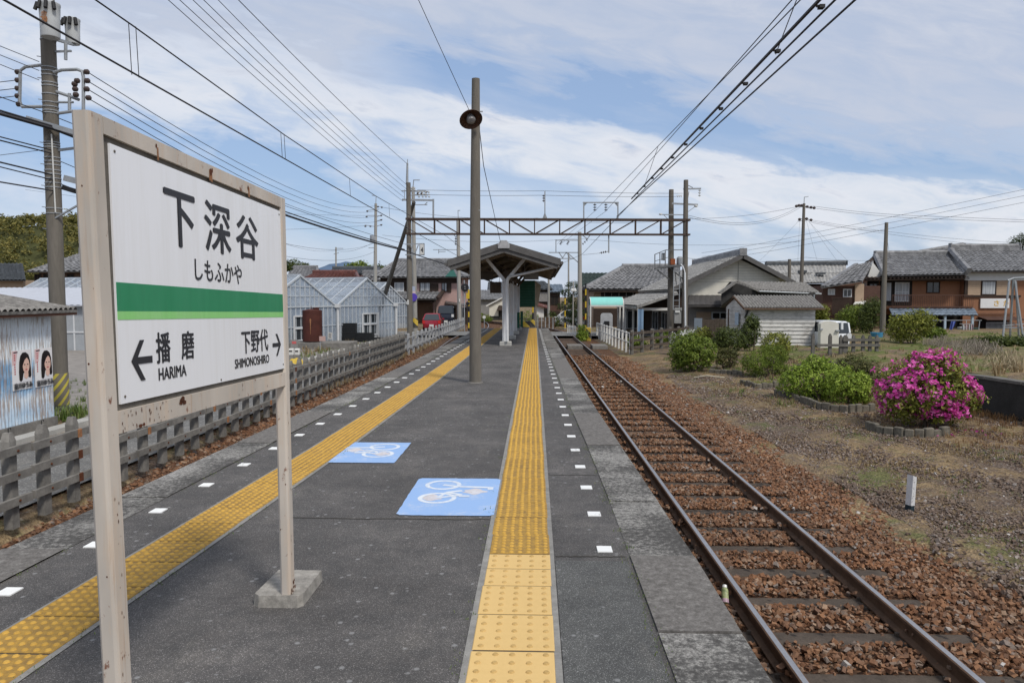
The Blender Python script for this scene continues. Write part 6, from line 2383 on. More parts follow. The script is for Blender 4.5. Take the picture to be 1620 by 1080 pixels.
# ------------------------------------------------------------------ pink house, carport, vehicles
Y = 70
t = thing('tiled_house', 'pink two storey house with grey hipped tile roof and teal gable', 'house', (xat(665, Y), Y, GZ))
ze, zr = zat(438.5, Y), zat(414, Y + 4)
xl, xr = xat(588, Y), xat(744, Y)
xL, xR = xl + 0.7, xr - 0.9
m = MB()
m.bb(xat(655, Y), xR, Y + 0.8, Y + 8, -1.05, ze + 0.1)
m.build('wall', M_PINK, t)
m = MB()
m.bb(xL, xat(655, Y) - 0.002, Y + 0.85, Y + 8, -1.05, ze + 0.1)
m.bb(xL, xR, Y + 0.74, Y + 0.798, zat(447.5, Y), ze + 0.1)
m.bb(xat(676, Y), xat(692, Y), Y + 0.74, Y + 0.798, zat(467, Y), zat(448, Y))
m.build('timber_wall', M_WOODD, t)
m = MB()
tiles(m, (xl, Y, ze), (xr, Y, ze), (xr - 2.6, Y + 4, zr), (xl + 1.6, Y + 4, zr))
tiles(m, (xr, Y, ze), (xr, Y + 8.5, ze), (xr - 1.35, Y + 6, ze + 0.72), (xr - 1.35, Y + 2.2, ze + 0.72))
tiles(m, (xr, Y + 8.5, ze), (xl, Y + 8.5, ze), (xl + 1.6, Y + 4.1, zr), (xr - 2.6, Y + 4.1, zr), 0.6, 0.6)
rf = m.build('roof', M_KAWARA, t)
m = MB()
ridge(m, (xl + 1.6, Y + 4, zr), (xr - 1.2, Y + 4, zr), 0.3, 0.3)
verge(m, (xr - 1.2, Y + 4, zr), (xr - 1.3, Y + 1.5, ze + 0.55), 0.35)
verge(m, (xl, Y, ze), (xl + 1.6, Y + 4, zr), 0.3)
verge(m, (xr - 0.1, Y, ze), (xr - 1.5, Y + 1.6, ze + 0.6), 0.35)
m.build('ridge', M_KAWARA, rf)
m = MB()
m.prism([(xr - 1.32, Y + 1.7, ze + 0.6), (xr - 1.32, Y + 6.3, ze + 0.6), (xr - 1.32, Y + 4, zr - 0.05)], (-0.05, 0, 0))
c = at(714, 431, Y - 0.05)
m.prism([at(704, 437.5, Y - 0.4), at(723, 437.5, Y - 0.4), at(716, 424, Y - 0.4)], (0, 0.06, 0))
m.build('gable_panel', simple('teal panel', (0.06, 0.20, 0.17), 0.7, 0.25, 3, 0.1), t)
window(t, xat(662, Y), xat(679.5, Y), zat(461, Y), zat(446, Y), Y + 0.74, pane=M_CURT, frame=M_WOODD)
window(t, xat(697, Y), xat(706, Y), zat(461, Y), zat(446.5, Y), Y + 0.8, pane=M_CURT, frame=M_WOODD)
window(t, xat(622, Y), xat(637, Y), zat(461, Y), zat(446.5, Y), Y + 0.74, pane=M_CURT, frame=M_ALU)
m = MB()
m.bb(xat(706.3, Y), xat(712.5, Y), Y + 0.7, Y + 0.798, zat(462, Y), zat(445.5, Y))
m.build('shutter_box', M_WOODD, t)
m = MB()
tiles(m, (xat(622, Y), Y - 1.2, zat(473, Y)), (xat(694, Y), Y - 1.2, zat(473, Y)), (xat(700, Y), Y + 0.75, zat(461.5, Y)), (xat(622, Y), Y + 0.75, zat(461.5, Y)))
lr = m.build('lower_roof', M_KAWARA, t)
m = MB()
verge(m, (xat(694, Y), Y - 1.2, zat(473, Y)), (xat(700, Y), Y + 0.75, zat(461.5, Y)), 0.4)
m.bb(xat(622, Y), xat(690, Y), Y - 0.2, Y - 0.1, zat(478, Y), zat(474, Y))
m.bar((xat(691, Y), Y - 1, -1), (xat(691, Y), Y - 1, zat(474, Y)), 0.14)
m.build('porch_beam', M_WOODD, lr)
m = MB()
m.bb(xat(648, Y), xat(683, Y), Y + 0.6, Y + 0.84, -1, zat(479, Y))
m.build('entrance_door', M_WOODM, t)
t = thing('carport', 'dark low carport at the right side of the pink house', 'carport', (xat(715, 69), 69, GZ))
m = MB()
m.prism([at(705, 478, 67), at(741, 484, 67), at(741, 481.5, 71), at(705, 475.5, 71)], (0, 0, -0.12))
m.build('roof', simple('brown sheet', (0.11, 0.085, 0.075), 0.8, 0.3, 2, 0.1), t)
m = MB()
for px in (705, 722, 739):
 m.bar(Vector((xat(px, 67), 67.1, -1)), at(px, 481, 67.1), 0.10)
m.bb(xat(694, 70.5), xat(742, 70.5), 70.6, 70.7, -1, zat(486, 70.5))
m.build('frame', M_WOODD, t)

def car(name, label, loc, rz_, L, W_, H, paint, hood=0.3, plate=True, boxy=False, front=False):
 """small hatchback, its rear (or front) towards -Y at rz_=0"""
 t = thing(name, label, 'car', loc)
 lx, ly, lz = loc
 M_ = Matrix.Rotation(rz_, 3, 'Z')
 P = lambda x, y, z: Vector(loc) + M_ @ Vector((x, y, z))
 m = MB()
 # stations along the length, rear first: (y, half width low, half width belt, z low, z belt)
 st_ = [(-L / 2, 0.40, 0.41, 0.32, 0.62), (-L / 2 + 0.06, 0.46, 0.47, 0.22, 0.86), (-L / 2 + 0.3, 0.49, 0.49, 0.2, 0.94), (0, 0.5, 0.5, 0.2, 0.93), (L / 2 - L * hood, 0.5, 0.49, 0.2, 0.90), (L / 2 - 0.12, 0.47, 0.45, 0.2, 0.70), (L / 2, 0.40, 0.38, 0.3, 0.55)]
 vs = []
 for y, a, b, z0, z1 in st_:
  z1 = z1 * H / 1.5
  for x, z in ((-a * 0.9, z0), (-a, z0 + 0.12), (-a * 1.02, (z0 + z1) / 2), (-b, z1), (-b * 0.88, z1 + 0.025), (b * 0.88, z1 + 0.025), (b, z1), (a * 1.02, (z0 + z1) / 2), (a, z0 + 0.12), (a * 0.9, z0)):
   vs.append(P(x * W_, y, z))
 n = 10
 fs = [(i * n + k_, i * n + (k_ + 1) % n, (i + 1) * n + (k_ + 1) % n, (i + 1) * n + k_) for i in range(len(st_) - 1) for k_ in range(n)]
 fs += [tuple(range(n - 1, -1, -1)), tuple((len(st_) - 1) * n + k_ for k_ in range(n))]
 m.add(vs, fs)
 m.build('body', paint, t, True)
 # cabin
 zb_ = 0.93 * H / 1.5
 yr0, yr1 = (-L / 2 + 0.12, -L / 2 + 0.62) if not boxy else (-L / 2 + 0.08, -L / 2 + 0.2)
 yf0, yf1 = L / 2 - L * hood, L / 2 - L * hood - (0.62 if not boxy else 0.3)
 rwd = 0.36 if not boxy else 0.44
 m = MB()
 lo = [P(-0.47 * W_, yr0, zb_), P(0.47 * W_, yr0, zb_), P(0.47 * W_, yf0, zb_), P(-0.47 * W_, yf0, zb_)]
 hi = [P(-rwd * W_, yr1, H - 0.06), P(rwd * W_, yr1, H - 0.06), P(rwd * W_, yf1, H - 0.06), P(-rwd * W_, yf1, H - 0.06)]
 m.add(lo + hi, [(0, 1, 5, 4), (1, 2, 6, 5), (2, 3, 7, 6), (3, 0, 4, 7)])
 m.build('window', M_GLASS, t)
 m = MB()
 m.add([p + Vector((0, 0, 0.0)) for p in hi] + [P(-rwd * 0.86 * W_, yr1 + 0.1, H), P(rwd * 0.86 * W_, yr1 + 0.1, H), P(rwd * 0.86 * W_, yf1 - 0.15, H), P(-rwd * 0.86 * W_, yf1 - 0.15, H)], [(0, 1, 5, 4), (1, 2, 6, 5), (2, 3, 7, 6), (3, 0, 4, 7), (4, 5, 6, 7)])
 for a, b in zip(lo, hi):
  m.bar(a, b, 0.07, 0.07)
 m.build('roof', paint, t)
 for sx in (-1, 1):
  for yy in (-L * 0.31, L * 0.31):
   m = MB()
   c = P(sx * W_ * 0.44, yy, 0.28)
   axd = M_ @ Vector((1, 0, 0))
   m.lathe(c, [(0.16, -0.09), (0.28, -0.085), (0.28, 0.085), (0.16, 0.09)], 18, axd)
   wh = m.build('wheel', M_BLACK, t)
   m = MB()
   m.lathe(c + axd * sx * 0.085, [(0.15, -0.01), (0.14, 0.01), (0.03, 0.02)], 14, axd * sx)
   m.build('rim', M_IRON, wh)
  m = MB()
  m.box(P(sx * W_ * 0.42, -L / 2 + 0.06, 0.76 * H / 1.5), (0.20, 0.2, 0.26), rz_)
  m.build('headlight' if front else 'tail_light', M_ALU if front else simple('red lens', (0.5, 0.03, 0.03), 0.2, 0.1, 4, 0), t)
  m = MB()
  m.box(P(sx * W_ * 0.55, L / 2 - L * hood - 0.3, 0.98 * H / 1.5), (0.16, 0.1, 0.12), rz_)
  m.build('mirror', paint, t)
 if plate:
  m = MB()
  m.box(P(0, -L / 2 - 0.012, 0.42), (0.33, 0.02, 0.17), rz_)
  m.build('number_plate', M_PORC, t)
 return t

k = NM('red car paint')
k.color((0.26, 0.007, 0.02)).rough(0.25)
k.b.inputs['Coat Weight'].default_value = 0.6
M_CARRED = k.m
k = NM('black car paint')
k.color((0.012, 0.016, 0.028)).rough(0.2)
M_CARBLK = k.m
k = NM('white car paint')
k.color((0.72, 0.74, 0.76)).rough(0.3)
M_CARWHT = k.m
car('parked_car', 'small red hatchback parked by the white fence, seen from behind', (xat(685, 57.5), 57.5, -0.90), 0.06, 3.3, 1.42, 1.34, M_CARRED)
car('parked_car', 'black box van parked under the carport of the pink house', (xat(708.5, 68.2), 68.2, -0.93), 0.0, 3.3, 1.48, 1.85, M_CARBLK, 0.14, True, True, True)
car('parked_car', 'white car parked beyond the crossing behind the clipped pine', (xat(900, 66), 66, -0.93), 1.2, 3.4, 1.5, 1.5, M_CARWHT, 0.25, False)

# roofs between the greenhouses and the pink house
for px0, px1, ye, yr, Y, mat, wl2, lb in ((448, 503, 441, 424, 78, M_KAWARA, M_WOODM, 'house with grey gabled roof peeping over the nearest greenhouse'), (478, 568, 441, 432, 70, M_KAWARAR, M_WOODR, 'house with long red brown tiled roof behind the greenhouses'), (514, 592, 433, 425, 86, M_KAWARAD, M_WOODD, 'house with dark roof beyond the red brown roof'), (562, 600, 445, 432, 76, M_KAWARA, M_GREYW, 'low grey roofed house left of the pink house')):
 xl, xr = xat(px0, Y), xat(px1, Y)
 t = thing('tiled_house', lb, 'house', ((xl + xr) / 2, Y, GZ))
 m = MB()
 m.bb(xl + 0.4, xr - 0.6, Y + 0.5, Y + 7, -1.02, zat(ye, Y))
 m.build('wall', wl2, t)
 m = MB()
 zr = zat(yr, Y + 3.8)
 hip = 1.2 if px0 in (448, 478) else 0.2
 tiles(m, (xl, Y, zat(ye, Y)), (xr, Y, zat(ye, Y)), (xr - hip, Y + 3.8, zr), (xl, Y + 3.8, zr))
 tiles(m, (xr, Y + 7.6, zat(ye, Y)), (xl, Y + 7.6, zat(ye, Y)), (xl, Y + 3.85, zr), (xr - hip, Y + 3.85, zr), 0.6, 0.6)
 rf = m.build('roof', mat, t)
 m = MB()
 ridge(m, (xl, Y + 3.8, zr), (xr - hip, Y + 3.8, zr), 0.3, 0.26)
 verge(m, (xr, Y, zat(ye, Y)), (xr - hip, Y + 3.8, zr), 0.4)
 m.prism([(xr - 0.62, Y + 0.5, zat(ye, Y)), (xr - 0.62, Y + 7, zat(ye, Y)), (xr - 0.62 - hip * 0, Y + 3.8, zr - 0.2)], (0.03, 0, 0))
 m.build('ridge', mat, rf)

# ------------------------------------------------------------------ fences on the left
fx_l = lambda y: -6.14 + 0.009 * y
t = thing('picket_fence', 'grey concrete picket fence with three rails along the left track', 'fence', (fx_l(20), 20, GZ))
rr = random.Random(9)
yy = 4.2
posts = []
while yy < 32.2:
 posts.append(yy)
 yy += 0.56
m0 = MB()
hgt = 1.12
m0.v, m0.f, m0.m = [], [], []
w_, d_ = 0.062, 0.05
vs = [(-d_, -w_, 0), (d_, -w_, 0), (d_, w_, 0), (-d_, w_, 0), (-d_, -w_, hgt - 0.10), (d_, -w_, hgt - 0.10), (d_, w_, hgt - 0.10), (-d_, w_, hgt - 0.10), (-d_ * 0.8, -w_ * 0.45, hgt), (d_ * 0.8, -w_ * 0.45, hgt), (d_ * 0.8, w_ * 0.45, hgt), (-d_ * 0.8, w_ * 0.45, hgt)]
fs = [(8, 9, 10, 11)] + [(i + 4 * k_, (i + 1) % 4 + 4 * k_, (i + 1) % 4 + 4 + 4 * k_, i + 4 + 4 * k_) for k_ in range(2) for i in range(4)]
m0.add(vs, fs)
post0 = None
for i, y in enumerate(posts):
 if post0 is None:
  ORG['tmp'] = (0, 0, 0)
  post0 = m0.build('post', M_CONC, None, org=(0, 0, 0))
  post0.parent = t
  o = post0
 else:
  o = post0.copy()
  COL.objects.link(o)
  o.parent = t
 base = Vector(ORG[t.name])
 o.location = Vector((fx_l(y), y, GZ - 0.03)) - base
 o.rotation_euler = (rr.gauss(0, 0.012), rr.gauss(0, 0.012), rr.gauss(0, 0.04))
for z_ in (0.30, 0.60, 0.88):
 n = int((posts[-1] - posts[0]) / 2.24)
 for i in range(n + 1):
  a = posts[0] - 0.3 + i * 2.24
  b = min(a + 2.20, posts[-1] + 0.3)
  m = MB()
  m.bar((fx_l(a) + 0.08, a, GZ + z_ + rr.gauss(0, 0.006)), (fx_l(b) + 0.08, b, GZ + z_ + rr.gauss(0, 0.006)), 0.05, 0.095)
  rl = m.build('rail', M_CONC, t)
  if i < 9 and rr.random() < 0.75:
   m = MB()
   yj = a + rr.choice((0.3, 0.86))
   m.bev((fx_l(yj) + 0.112, yj, GZ + z_), (0.024, 0.07, 0.11), 0.006)
   m.build('rusty_bracket', M_RUSTSTAIN if rr.random() < 0.5 else M_RUST, rl)
  m = MB()
  for q in range(4):
   yj = a + 0.3 + 0.56 * q
   if yj < b:
    m.lathe((fx_l(yj) + 0.106, yj, GZ + z_), [(0.016, 0), (0.012, 0.012)], 6, (1, 0, 0))
  if m.v:
   m.build('bolt', M_RUST, rl)
m = MB()                                       # wire hooks on the nearest posts
for y in posts[4:12]:
 z_ = GZ - 0.03 + hgt
 m.tube([(fx_l(y), y, z_ - 0.01), (fx_l(y), y, z_ + 0.05), (fx_l(y), y + 0.04, z_ + 0.05), (fx_l(y), y + 0.04, z_ + 0.03)], 0.005, 5)
m.build('hook', M_BLACK, t)

M_WFENCE = simple('pale concrete post', (0.38, 0.385, 0.39), 0.8, 0.2, 4, 0.15)
t = thing('post_fence', 'pale post and rail fence between the left gantry pole and the crossing', 'fence', (-5.9, 45, GZ))
for i in range(20):
 y = 33.4 + i * 1.38
 m = MB()
 x = -5.84 - 0.003 * i
 m.bev((x, y, GZ + 0.48), (0.12, 0.12, 1.0), 0.02)
 m.build('post', M_WFENCE, t)
for z_ in (0.35, 0.8):
 m = MB()
 m.bar((-5.76, 33, GZ + z_), (-5.81, 60.3, GZ + z_), 0.035, 0.05)
 m.build('rail', M_WFENCE, t)

# ------------------------------------------------------------------ far houses beyond the crossing

def wallbox(par, x0, x1, y0, y1, z0, z1, mat, name='wall'):
 m = MB()
 m.bb(x0, x1, y0, y1, z0, z1)
 return m.build(name, mat, par)

Y = 84
t = thing('small_house', 'cream house with low white edged gable left of the shelter columns', 'house', (xat(785, Y), Y, GZ))
xl, xr = xat(774, Y), xat(812, Y)
m = MB()
m.prism([(xl, Y, -1), (xr, Y, -1), (xr, Y, zat(484, Y)), ((xl + xr) / 2 + 0.4, Y, zat(471, Y)), (xl, Y, zat(484, Y))], (0, 8, 0))
m.build('wall', M_CREAM, t)
m = MB()
xm, zm = (xl + xr) / 2 + 0.4, zat(470, Y)
m.prism([(xl - 0.3, Y - 0.3, zat(485, Y)), (xm, Y - 0.3, zm), (xm, Y - 0.3, zm + 0.14), (xl - 0.4, Y - 0.3, zat(485, Y) + 0.14)], (0, 8.6, 0))
m.prism([(xm, Y - 0.3, zm), (xr + 0.3, Y - 0.3, zat(485, Y)), (xr + 0.4, Y - 0.3, zat(485, Y) + 0.14), (xm, Y - 0.3, zm + 0.14)], (0, 8.6, 0))
m.build('roof', M_WHITEW, t)
m = MB()
m.bb(xl - 0.02, xr, Y - 0.05, Y - 0.002, -1, zat(500, Y))
m.build('dark_base', M_BLACKWALL, t)
m = MB()
m.prism([at(786, 490, Y - 0.6), at(797, 490, Y - 0.6), at(794, 483, Y), at(789, 483, Y)], (0, 0, -0.1))
m.build('porch_roof', M_WOODD, t)
window(t, xat(788.5, Y), xat(795, Y), zat(505, Y), zat(491, Y), Y, pane=M_DARK, frame=M_WOODD)
for px0, px1, ye, yr, Y, lb, mt in ((756, 800, 474, 459, 104, 'grey roofed house far behind the lamp pole', M_KAWARA), (770, 806, 466, 446, 118, 'dark roofed house far behind the shelter roof', M_KAWARAD), (845, 876, 458, 445, 84, 'two storey dark balcony house right of the shelter end', M_KAWARAD), (860, 892, 462, 450, 100, 'house with blue grey roof and cream gable behind the balcony house', M_KAWARAB)):
 xl, xr = xat(px0, Y), xat(px1, Y)
 t = thing('tiled_house', lb, 'house', ((xl + xr) / 2, Y, GZ))
 ze, zr = zat(ye, Y), zat(yr, Y + 3.5)
 wallbox(t, xl + 0.3, xr - 0.5, Y + 0.5, Y + 7, -1, ze + 0.05, M_GREYW if px0 < 840 else M_WOODD)
 m = MB()
 tiles(m, (xl, Y, ze), (xr, Y, ze), (xr - (1.0 if px0 != 860 else 0.1), Y + 3.5, zr), (xl, Y + 3.5, zr), 0.4, 0.4)
 tiles(m, (xr, Y + 7.3, ze), (xl, Y + 7.3, ze), (xl, Y + 3.55, zr), (xr - (1.0 if px0 != 860 else 0.1), Y + 3.55, zr), 0.6, 0.6)
 m.build('roof', mt, t)
 if px0 == 845:
  wallbox(t, xat(848, Y), xat(870, Y), Y + 0.3, Y + 0.45, zat(477, Y), zat(462, Y), M_GREYW, 'balcony_screen')
  window(t, xat(850, Y), xat(868, Y), zat(497, Y), zat(480, Y), Y + 0.5, pane=M_DARK, frame=M_WOODD)
  wallbox(t, xat(846, Y), xat(860, Y), Y - 3, Y - 2.9, -1, zat(483, Y), M_WHITEW, 'porch_wall')
  m = MB()
  m.prism([at(845, 480, Y - 3.4), at(870, 487, Y - 3.4), at(868, 483, Y), at(845, 477, Y)], (0, 0, -0.15))
  m.build('porch_roof', M_KAWARAR, t)
 if px0 == 860:
  m = MB()
  m.prism([(xr - 0.6, Y + 0.4, ze), (xr - 0.6, Y + 7, ze), (xr - 0.6, Y + 3.5, zr - 0.2)], (0.12, 0, 0))
  m.build('gable', M_CREAM, t)
  wallbox(t, xat(868, Y), xat(887, Y), Y - 0.5, Y - 0.3, zat(492, Y), zat(483, Y), M_WOODR, 'balcony')
  window(t, xat(871, Y), xat(884, Y), zat(482, Y), zat(468, Y), Y + 0.5, pane=M_DARK, frame=M_WOODD)
t = thing('garden_fence', 'low brown and white fence beyond the level crossing', 'fence', (xat(865, 60), 60, GZ))
for i in range(14):
 px = 851 + i * 2.0
 m = MB()
 m.bb(xat(px, 60) - 0.04, xat(px, 60) + 0.04, 60 - 0.04, 60.04, GZ, GZ + 1.0)
 m.build('post', M_WOODM if i % 3 else M_WFENCE, t)
for z_ in (0.45, 0.85):
 m = MB()
 m.bar((xat(850, 60), 60, GZ + z_), (xat(878.5, 60), 60, GZ + z_), 0.04, 0.06)
 m.build('rail', M_WOODM, t)
t = thing('white_gate', 'pale blue white slatted gate beside the level crossing', 'gate', (xat(904, 50), 50, GZ))
for i in range(6):
 m = MB()
 x = xat(898.5 + i * 2.5, 49 - i * 0.3)
 m.bev((x, 49 - i * 0.3, GZ + 0.38), (0.065, 0.05, 0.80), 0.012)
 m.build('post', M_WHITEW, t)
m = MB()
m.bar((xat(898, 49), 49, GZ + 0.66), (xat(911.5, 47.5), 47.5, GZ + 0.66), 0.04, 0.06)
m.bar((xat(898, 49), 49, GZ + 0.22), (xat(911.5, 47.5), 47.5, GZ + 0.22), 0.04, 0.06)
m.build('rail', M_WHITEW, t)
t = thing('striped_block', 'black and yellow striped block beside the ivy covered post by the crossing', 'barrier', (xat(931, 44), 44, GZ))
m = MB()
m.bev((xat(931, 44), 44, GZ + 0.4), (0.30, 0.3, 0.85), 0.03)
m.build('block', M_HAZ, t)
t = thing('ticket_barrier_plank', 'concrete walkway planks across the right track at the platform end', 'walkway', (2.4, 37, -0.8))
for i in range(3):
 m = MB()
 xx = (1.1, 2.05, 3.3)[i]
 m.bb(xx - (0.12 if i == 0 else 0.38), xx + (0.12 if i == 0 else 0.38), 36.6, 38.2, -0.92, -0.745)
 m.build('plank', M_CONC, t)

# ------------------------------------------------------------------ turquoise entrance shelter
Y = 46
t = thing('entrance_shelter', 'small entrance shelter with curved turquoise roof and white posts', 'shelter', (xat(961, Y), Y, GZ))
xl, xr = xat(934.5, Y), xat(986.5, Y)
zt_, zb_ = zat(470.5, Y), zat(482.5, Y)
m = MB()
prof = []
for i in range(13):
 a = math.pi * i / 12
 prof.append((Y + 0.95 - 0.95 * math.cos(a), zb_ + (zt_ - zb_) * math.sin(a)))
vs = [(x, y, z + o_) for o_ in (0, 0.03) for x in (xl, xr) for y, z in prof]
n = 13
fs = [(i, i + 1, n + i + 1, n + i) for i in range(12)] + [(2 * n + i, 3 * n + i, 3 * n + i + 1, 2 * n + i + 1) for i in range(12)]
m.add(vs, fs)
m.build('roof', simple('turquoise sheet', (0.24, 0.62, 0.56), 0.5, 0.1, 3, 0.05), t, True)
m = MB()
for x in (xl, xr):
 m.tube([(x, y, z) for y, z in prof], 0.035, 6)
 for yy_ in (Y + 0.02, Y + 1.85):
  m.bar((x, yy_, GZ), (x, yy_, zb_), 0.085)
m.bar((xl, Y, zb_ - 0.05), (xr, Y, zb_ - 0.05), 0.06, 0.10)
m.bar((xl, Y + 1.9, zb_ - 0.05), (xr, Y + 1.9, zb_ - 0.05), 0.06, 0.10)
m.build('frame', M_WHITEW, t)
t2 = thing('notice_panel', 'tall pale grey rounded panel with a black box under the turquoise shelter', 'panel', (xat(960.5, 45.3), 45.3, GZ))
m = MB()
xa, xb = xat(950.5, 45.3), xat(969.5, 45.3)
za, zc_ = GZ, zat(495, 45.3)
c = 0.14
m.prism([(xa, 45.3, za), (xb, 45.3, za), (xb, 45.3, zc_ - c), (xb - c * 0.4, 45.3, zc_ - 0.03), (xb - c, 45.3, zc_), (xa + c, 45.3, zc_), (xa + c * 0.4, 45.3, zc_ - 0.03), (xa, 45.3, zc_ - c)], (0, 0.12, 0))
m.build('panel', simple('scuffed pale panel', (0.50, 0.51, 0.52), 0.7, 0.25, 3, 0.1), t2)
m = MB()
m.box(at(960, 512.5, 45.2), (0.30, 0.18, 0.36))
m.build('black_box', M_BLACK, t2)

# pipe fence and concrete fence on the right of the track
t = thing('pipe_fence', 'white painted concrete post fence with pipe rails from the shelter', 'fence', (4.2, 40, GZ))
fpts = [(4.02 + 0.028 * (47.0 - y), y) for y in [47.0 - i * 1.22 for i in range(12)]]
for x, y in fpts:
 m = MB()
 m.bev((x, y, GZ + 0.5), (0.10, 0.10, 1.05), 0.02)
 m.build('post', M_WHITEW, t)
for z_ in (0.55, 0.98):
 m = MB()
 m.tube([(fpts[0][0], fpts[0][1], GZ + z_), (fpts[-1][0], fpts[-1][1], GZ + z_)], 0.026, 8)
 m.build('rail', M_WHITEW, t, True)
t = thing('rail_fence', 'weathered concrete post fence with timber rails before the station building', 'fence', (5.5, 34, GZ))
fp = [(4.42 + 0.60 * i, 33.2 + 0.9 * i) for i in range(7)]
for x, y in fp:
 m = MB()
 m.bev((x, y, GZ + 0.55), (0.16, 0.15, 1.2), 0.03, rr.uniform(-0.1, 0.1))
 m.build('post', M_CONCD, t)
for z_ in (0.35, 0.68, 1.0):
 m = MB()
 m.bar((fp[0][0] - 0.1, fp[0][1] - 0.22, GZ + z_), (fp[-1][0] + 0.1, fp[-1][1] - 0.02, GZ + z_ + 0.02), 0.05, 0.12)
 m.build('rail', M_SLEEPER, t)

# ------------------------------------------------------------------ station building with the cream gable
t = thing('station_building', 'low station building with big cream gable and pale grey roof', 'station', (12, 50, GZ))
Y0, Y1 = 45.0, 58.0
ax_, az_ = xat(1172, Y0), zat(404, Y0)
rx_, rz_ = xat(1254, Y0), zat(447, Y0)
lx_, lz_ = 8.2, 2.12
m = MB()
mid = lambda u: az_ + (lz_ - az_) * u
m.prism([(lx_ + 0.9, Y0 + 0.4, -1), (rx_ - 0.7, Y0 + 0.4, -1), (rx_ - 0.7, Y0 + 0.4, rz_ + 0.20), (ax_, Y0 + 0.4, az_ - 0.22), (lx_ + 0.9, Y0 + 0.4, lz_ + 0.25)], (0, Y1 - Y0 - 0.8, 0))
m.build('wall', M_CREAM, t)
m = MB()
gx0 = xat(1094, Y0)
for i in range(13):
 z_ = zat(446, Y0) + i * 0.17
 hw0 = (az_ - 0.3 - z_) / (az_ - lz_) * (ax_ - lx_)
 hw1 = (az_ - 0.3 - z_) / (az_ - rz_) * (rx_ - ax_)
 if hw1 > 0.1:
  m.bb(max(ax_ - hw0, lx_ + 0.95), min(ax_ + hw1, rx_ - 0.72), Y0 + 0.385, Y0 + 0.399, z_, z_ + 0.012)
m.bb(ax_ - 0.1, ax_ - 0.06, Y0 + 0.38, Y0 + 0.398, zat(446, Y0), az_ - 0.4)
m.build('siding_joint', simple('siding shadow gap', (0.34, 0.33, 0.29), 0.9, 0.1, 3, 0.0), t)
m = MB()
tiles(m, (lx_, Y1, lz_), (lx_, Y0 - 0.3, lz_), (ax_, Y0 - 0.3, az_), (ax_, Y1, az_), 0.30, 0.27)
tiles(m, (rx_, Y0 - 0.3, rz_), (rx_, Y1, rz_), (ax_, Y1, az_), (ax_, Y0 - 0.3, az_), 0.30, 0.27)
rf = m.build('roof', M_KAWARAL, t)
m = MB()
ridge(m, (ax_, Y0 - 0.32, az_ + 0.02), (ax_, Y1, az_ + 0.02), 0.34, 0.30)
m.build('ridge', M_KAWARA, rf)
m = MB()
for sx, ex, ez in ((-1, lx_, lz_), (1, rx_, rz_)):
 m.bar((ax_, Y0 - 0.33, az_ - 0.06), (ex, Y0 - 0.33, ez - 0.06), 0.09, 0.26)
m.build('barge_board', M_SLATE, rf)
# dark lower lean-to below the gable and porch to the left
m = MB()
tiles(m, (xat(1088, 43.4), 43.2, zat(482, 43.2)), (xat(1166, 43.4), 43.2, zat(482, 43.2)), (xat(1166, 45.3), 45.38, zat(467, 45.3)), (xat(1090, 45.3), 45.38, zat(467, 45.3)), 0.3, 1, 0.02, corr=True)
m.bar((xat(1088, 43.2), 43.16, zat(484, 43.2)), (xat(1166, 43.2), 43.16, zat(484, 43.2)), 0.06, 0.10)
m.build('lean_to_roof', simple('dark weathered sheet', (0.085, 0.08, 0.078), 0.85, 0.4, 3, 0.2), t)
wallbox(t, xat(1091, 44), xat(1160, 44), 44.0, 45.39, -1, zat(482, 44), M_GREYW, 'lean_to_wall')
window(t, xat(1126, 44), xat(1153, 44), zat(505, 44), zat(493, 44), 44.0, pane=M_DARK, frame=M_ALU, bars=1)
wallbox(t, xat(1102, 44), xat(1125, 44), 43.95, 43.998, zat(504, 44), zat(493, 44), M_BEIGE, 'board_panel')
px_, pz0, pz1 = 5.95, zat(487, 46), zat(466, 50)
m = MB()
tiles(m, (6.1, 58, 1.15), (6.1, 43.6, 1.15), (8.5, 43.6, 1.98), (8.5, 58, 1.98), 0.30, 0.27)
m.bar((6.1, 43.58, 1.12), (8.5, 43.58, 1.94), 0.08, 0.16)
m.bar((6.08, 43.6, 1.08), (6.08, 58, 1.08), 0.07, 0.12)
m.build('porch_roof', M_KAWARAL, t)
m = MB()
for y in (44.0, 47.5, 51.5, 56):
 m.bar((6.4, y, -1), (6.4, y, 1.2), 0.12)
m.bar((8.2, 44, -1), (8.2, 44, 1.8), 0.12)
m.bar((6.4, 44, 0.98), (6.4, 57, 0.98), 0.10, 0.16)
m.bar((6.4, 44, 0.98), (9, 44, 0.98), 0.10, 0.16)
m.build('porch_post', M_WHITEW, t)
wallbox(t, 8.45, 9.09, 45.2, 57.5, -1, 2.0, M_WOODD, 'porch_wall')
wallbox(t, 6.6, 8.4, 56.5, 56.8, -1, 1.3, M_WOODM, 'end_wall')
window(t, 46.2, 48.6, -0.6, 0.75, 8.45, 'x', -1, M_ALU, M_GLASS, 1)
window(t, 50.0, 52.4, -0.6, 0.75, 8.45, 'x', -1, M_ALU, M_GLASS, 1)
window(t, 6.7, 8.1, -0.75, 0.7, 56.5, 'y', -1, M_ALU, M_GLASS, 2)
t = thing('blue_banner', 'tall pale blue banner sheet hanging at the station porch', 'banner', (xat(1014, 43.5), 43.5, GZ))
m = MB()
m.grid(lambda u, v_: (xat(1009.5, 43.5) + (xat(1018.5, 43.5) - xat(1009.5, 43.5)) * u, 43.5 + 0.04 * math.sin(u * 7), zat(527, 43.5) + (zat(489, 43.5) - zat(527, 43.5)) * v_), 10, 4)
m.build('sheet', simple('pale blue cloth', (0.22, 0.34, 0.50), 0.8, 0.2, 3, 0.05), t, True)
m = MB()
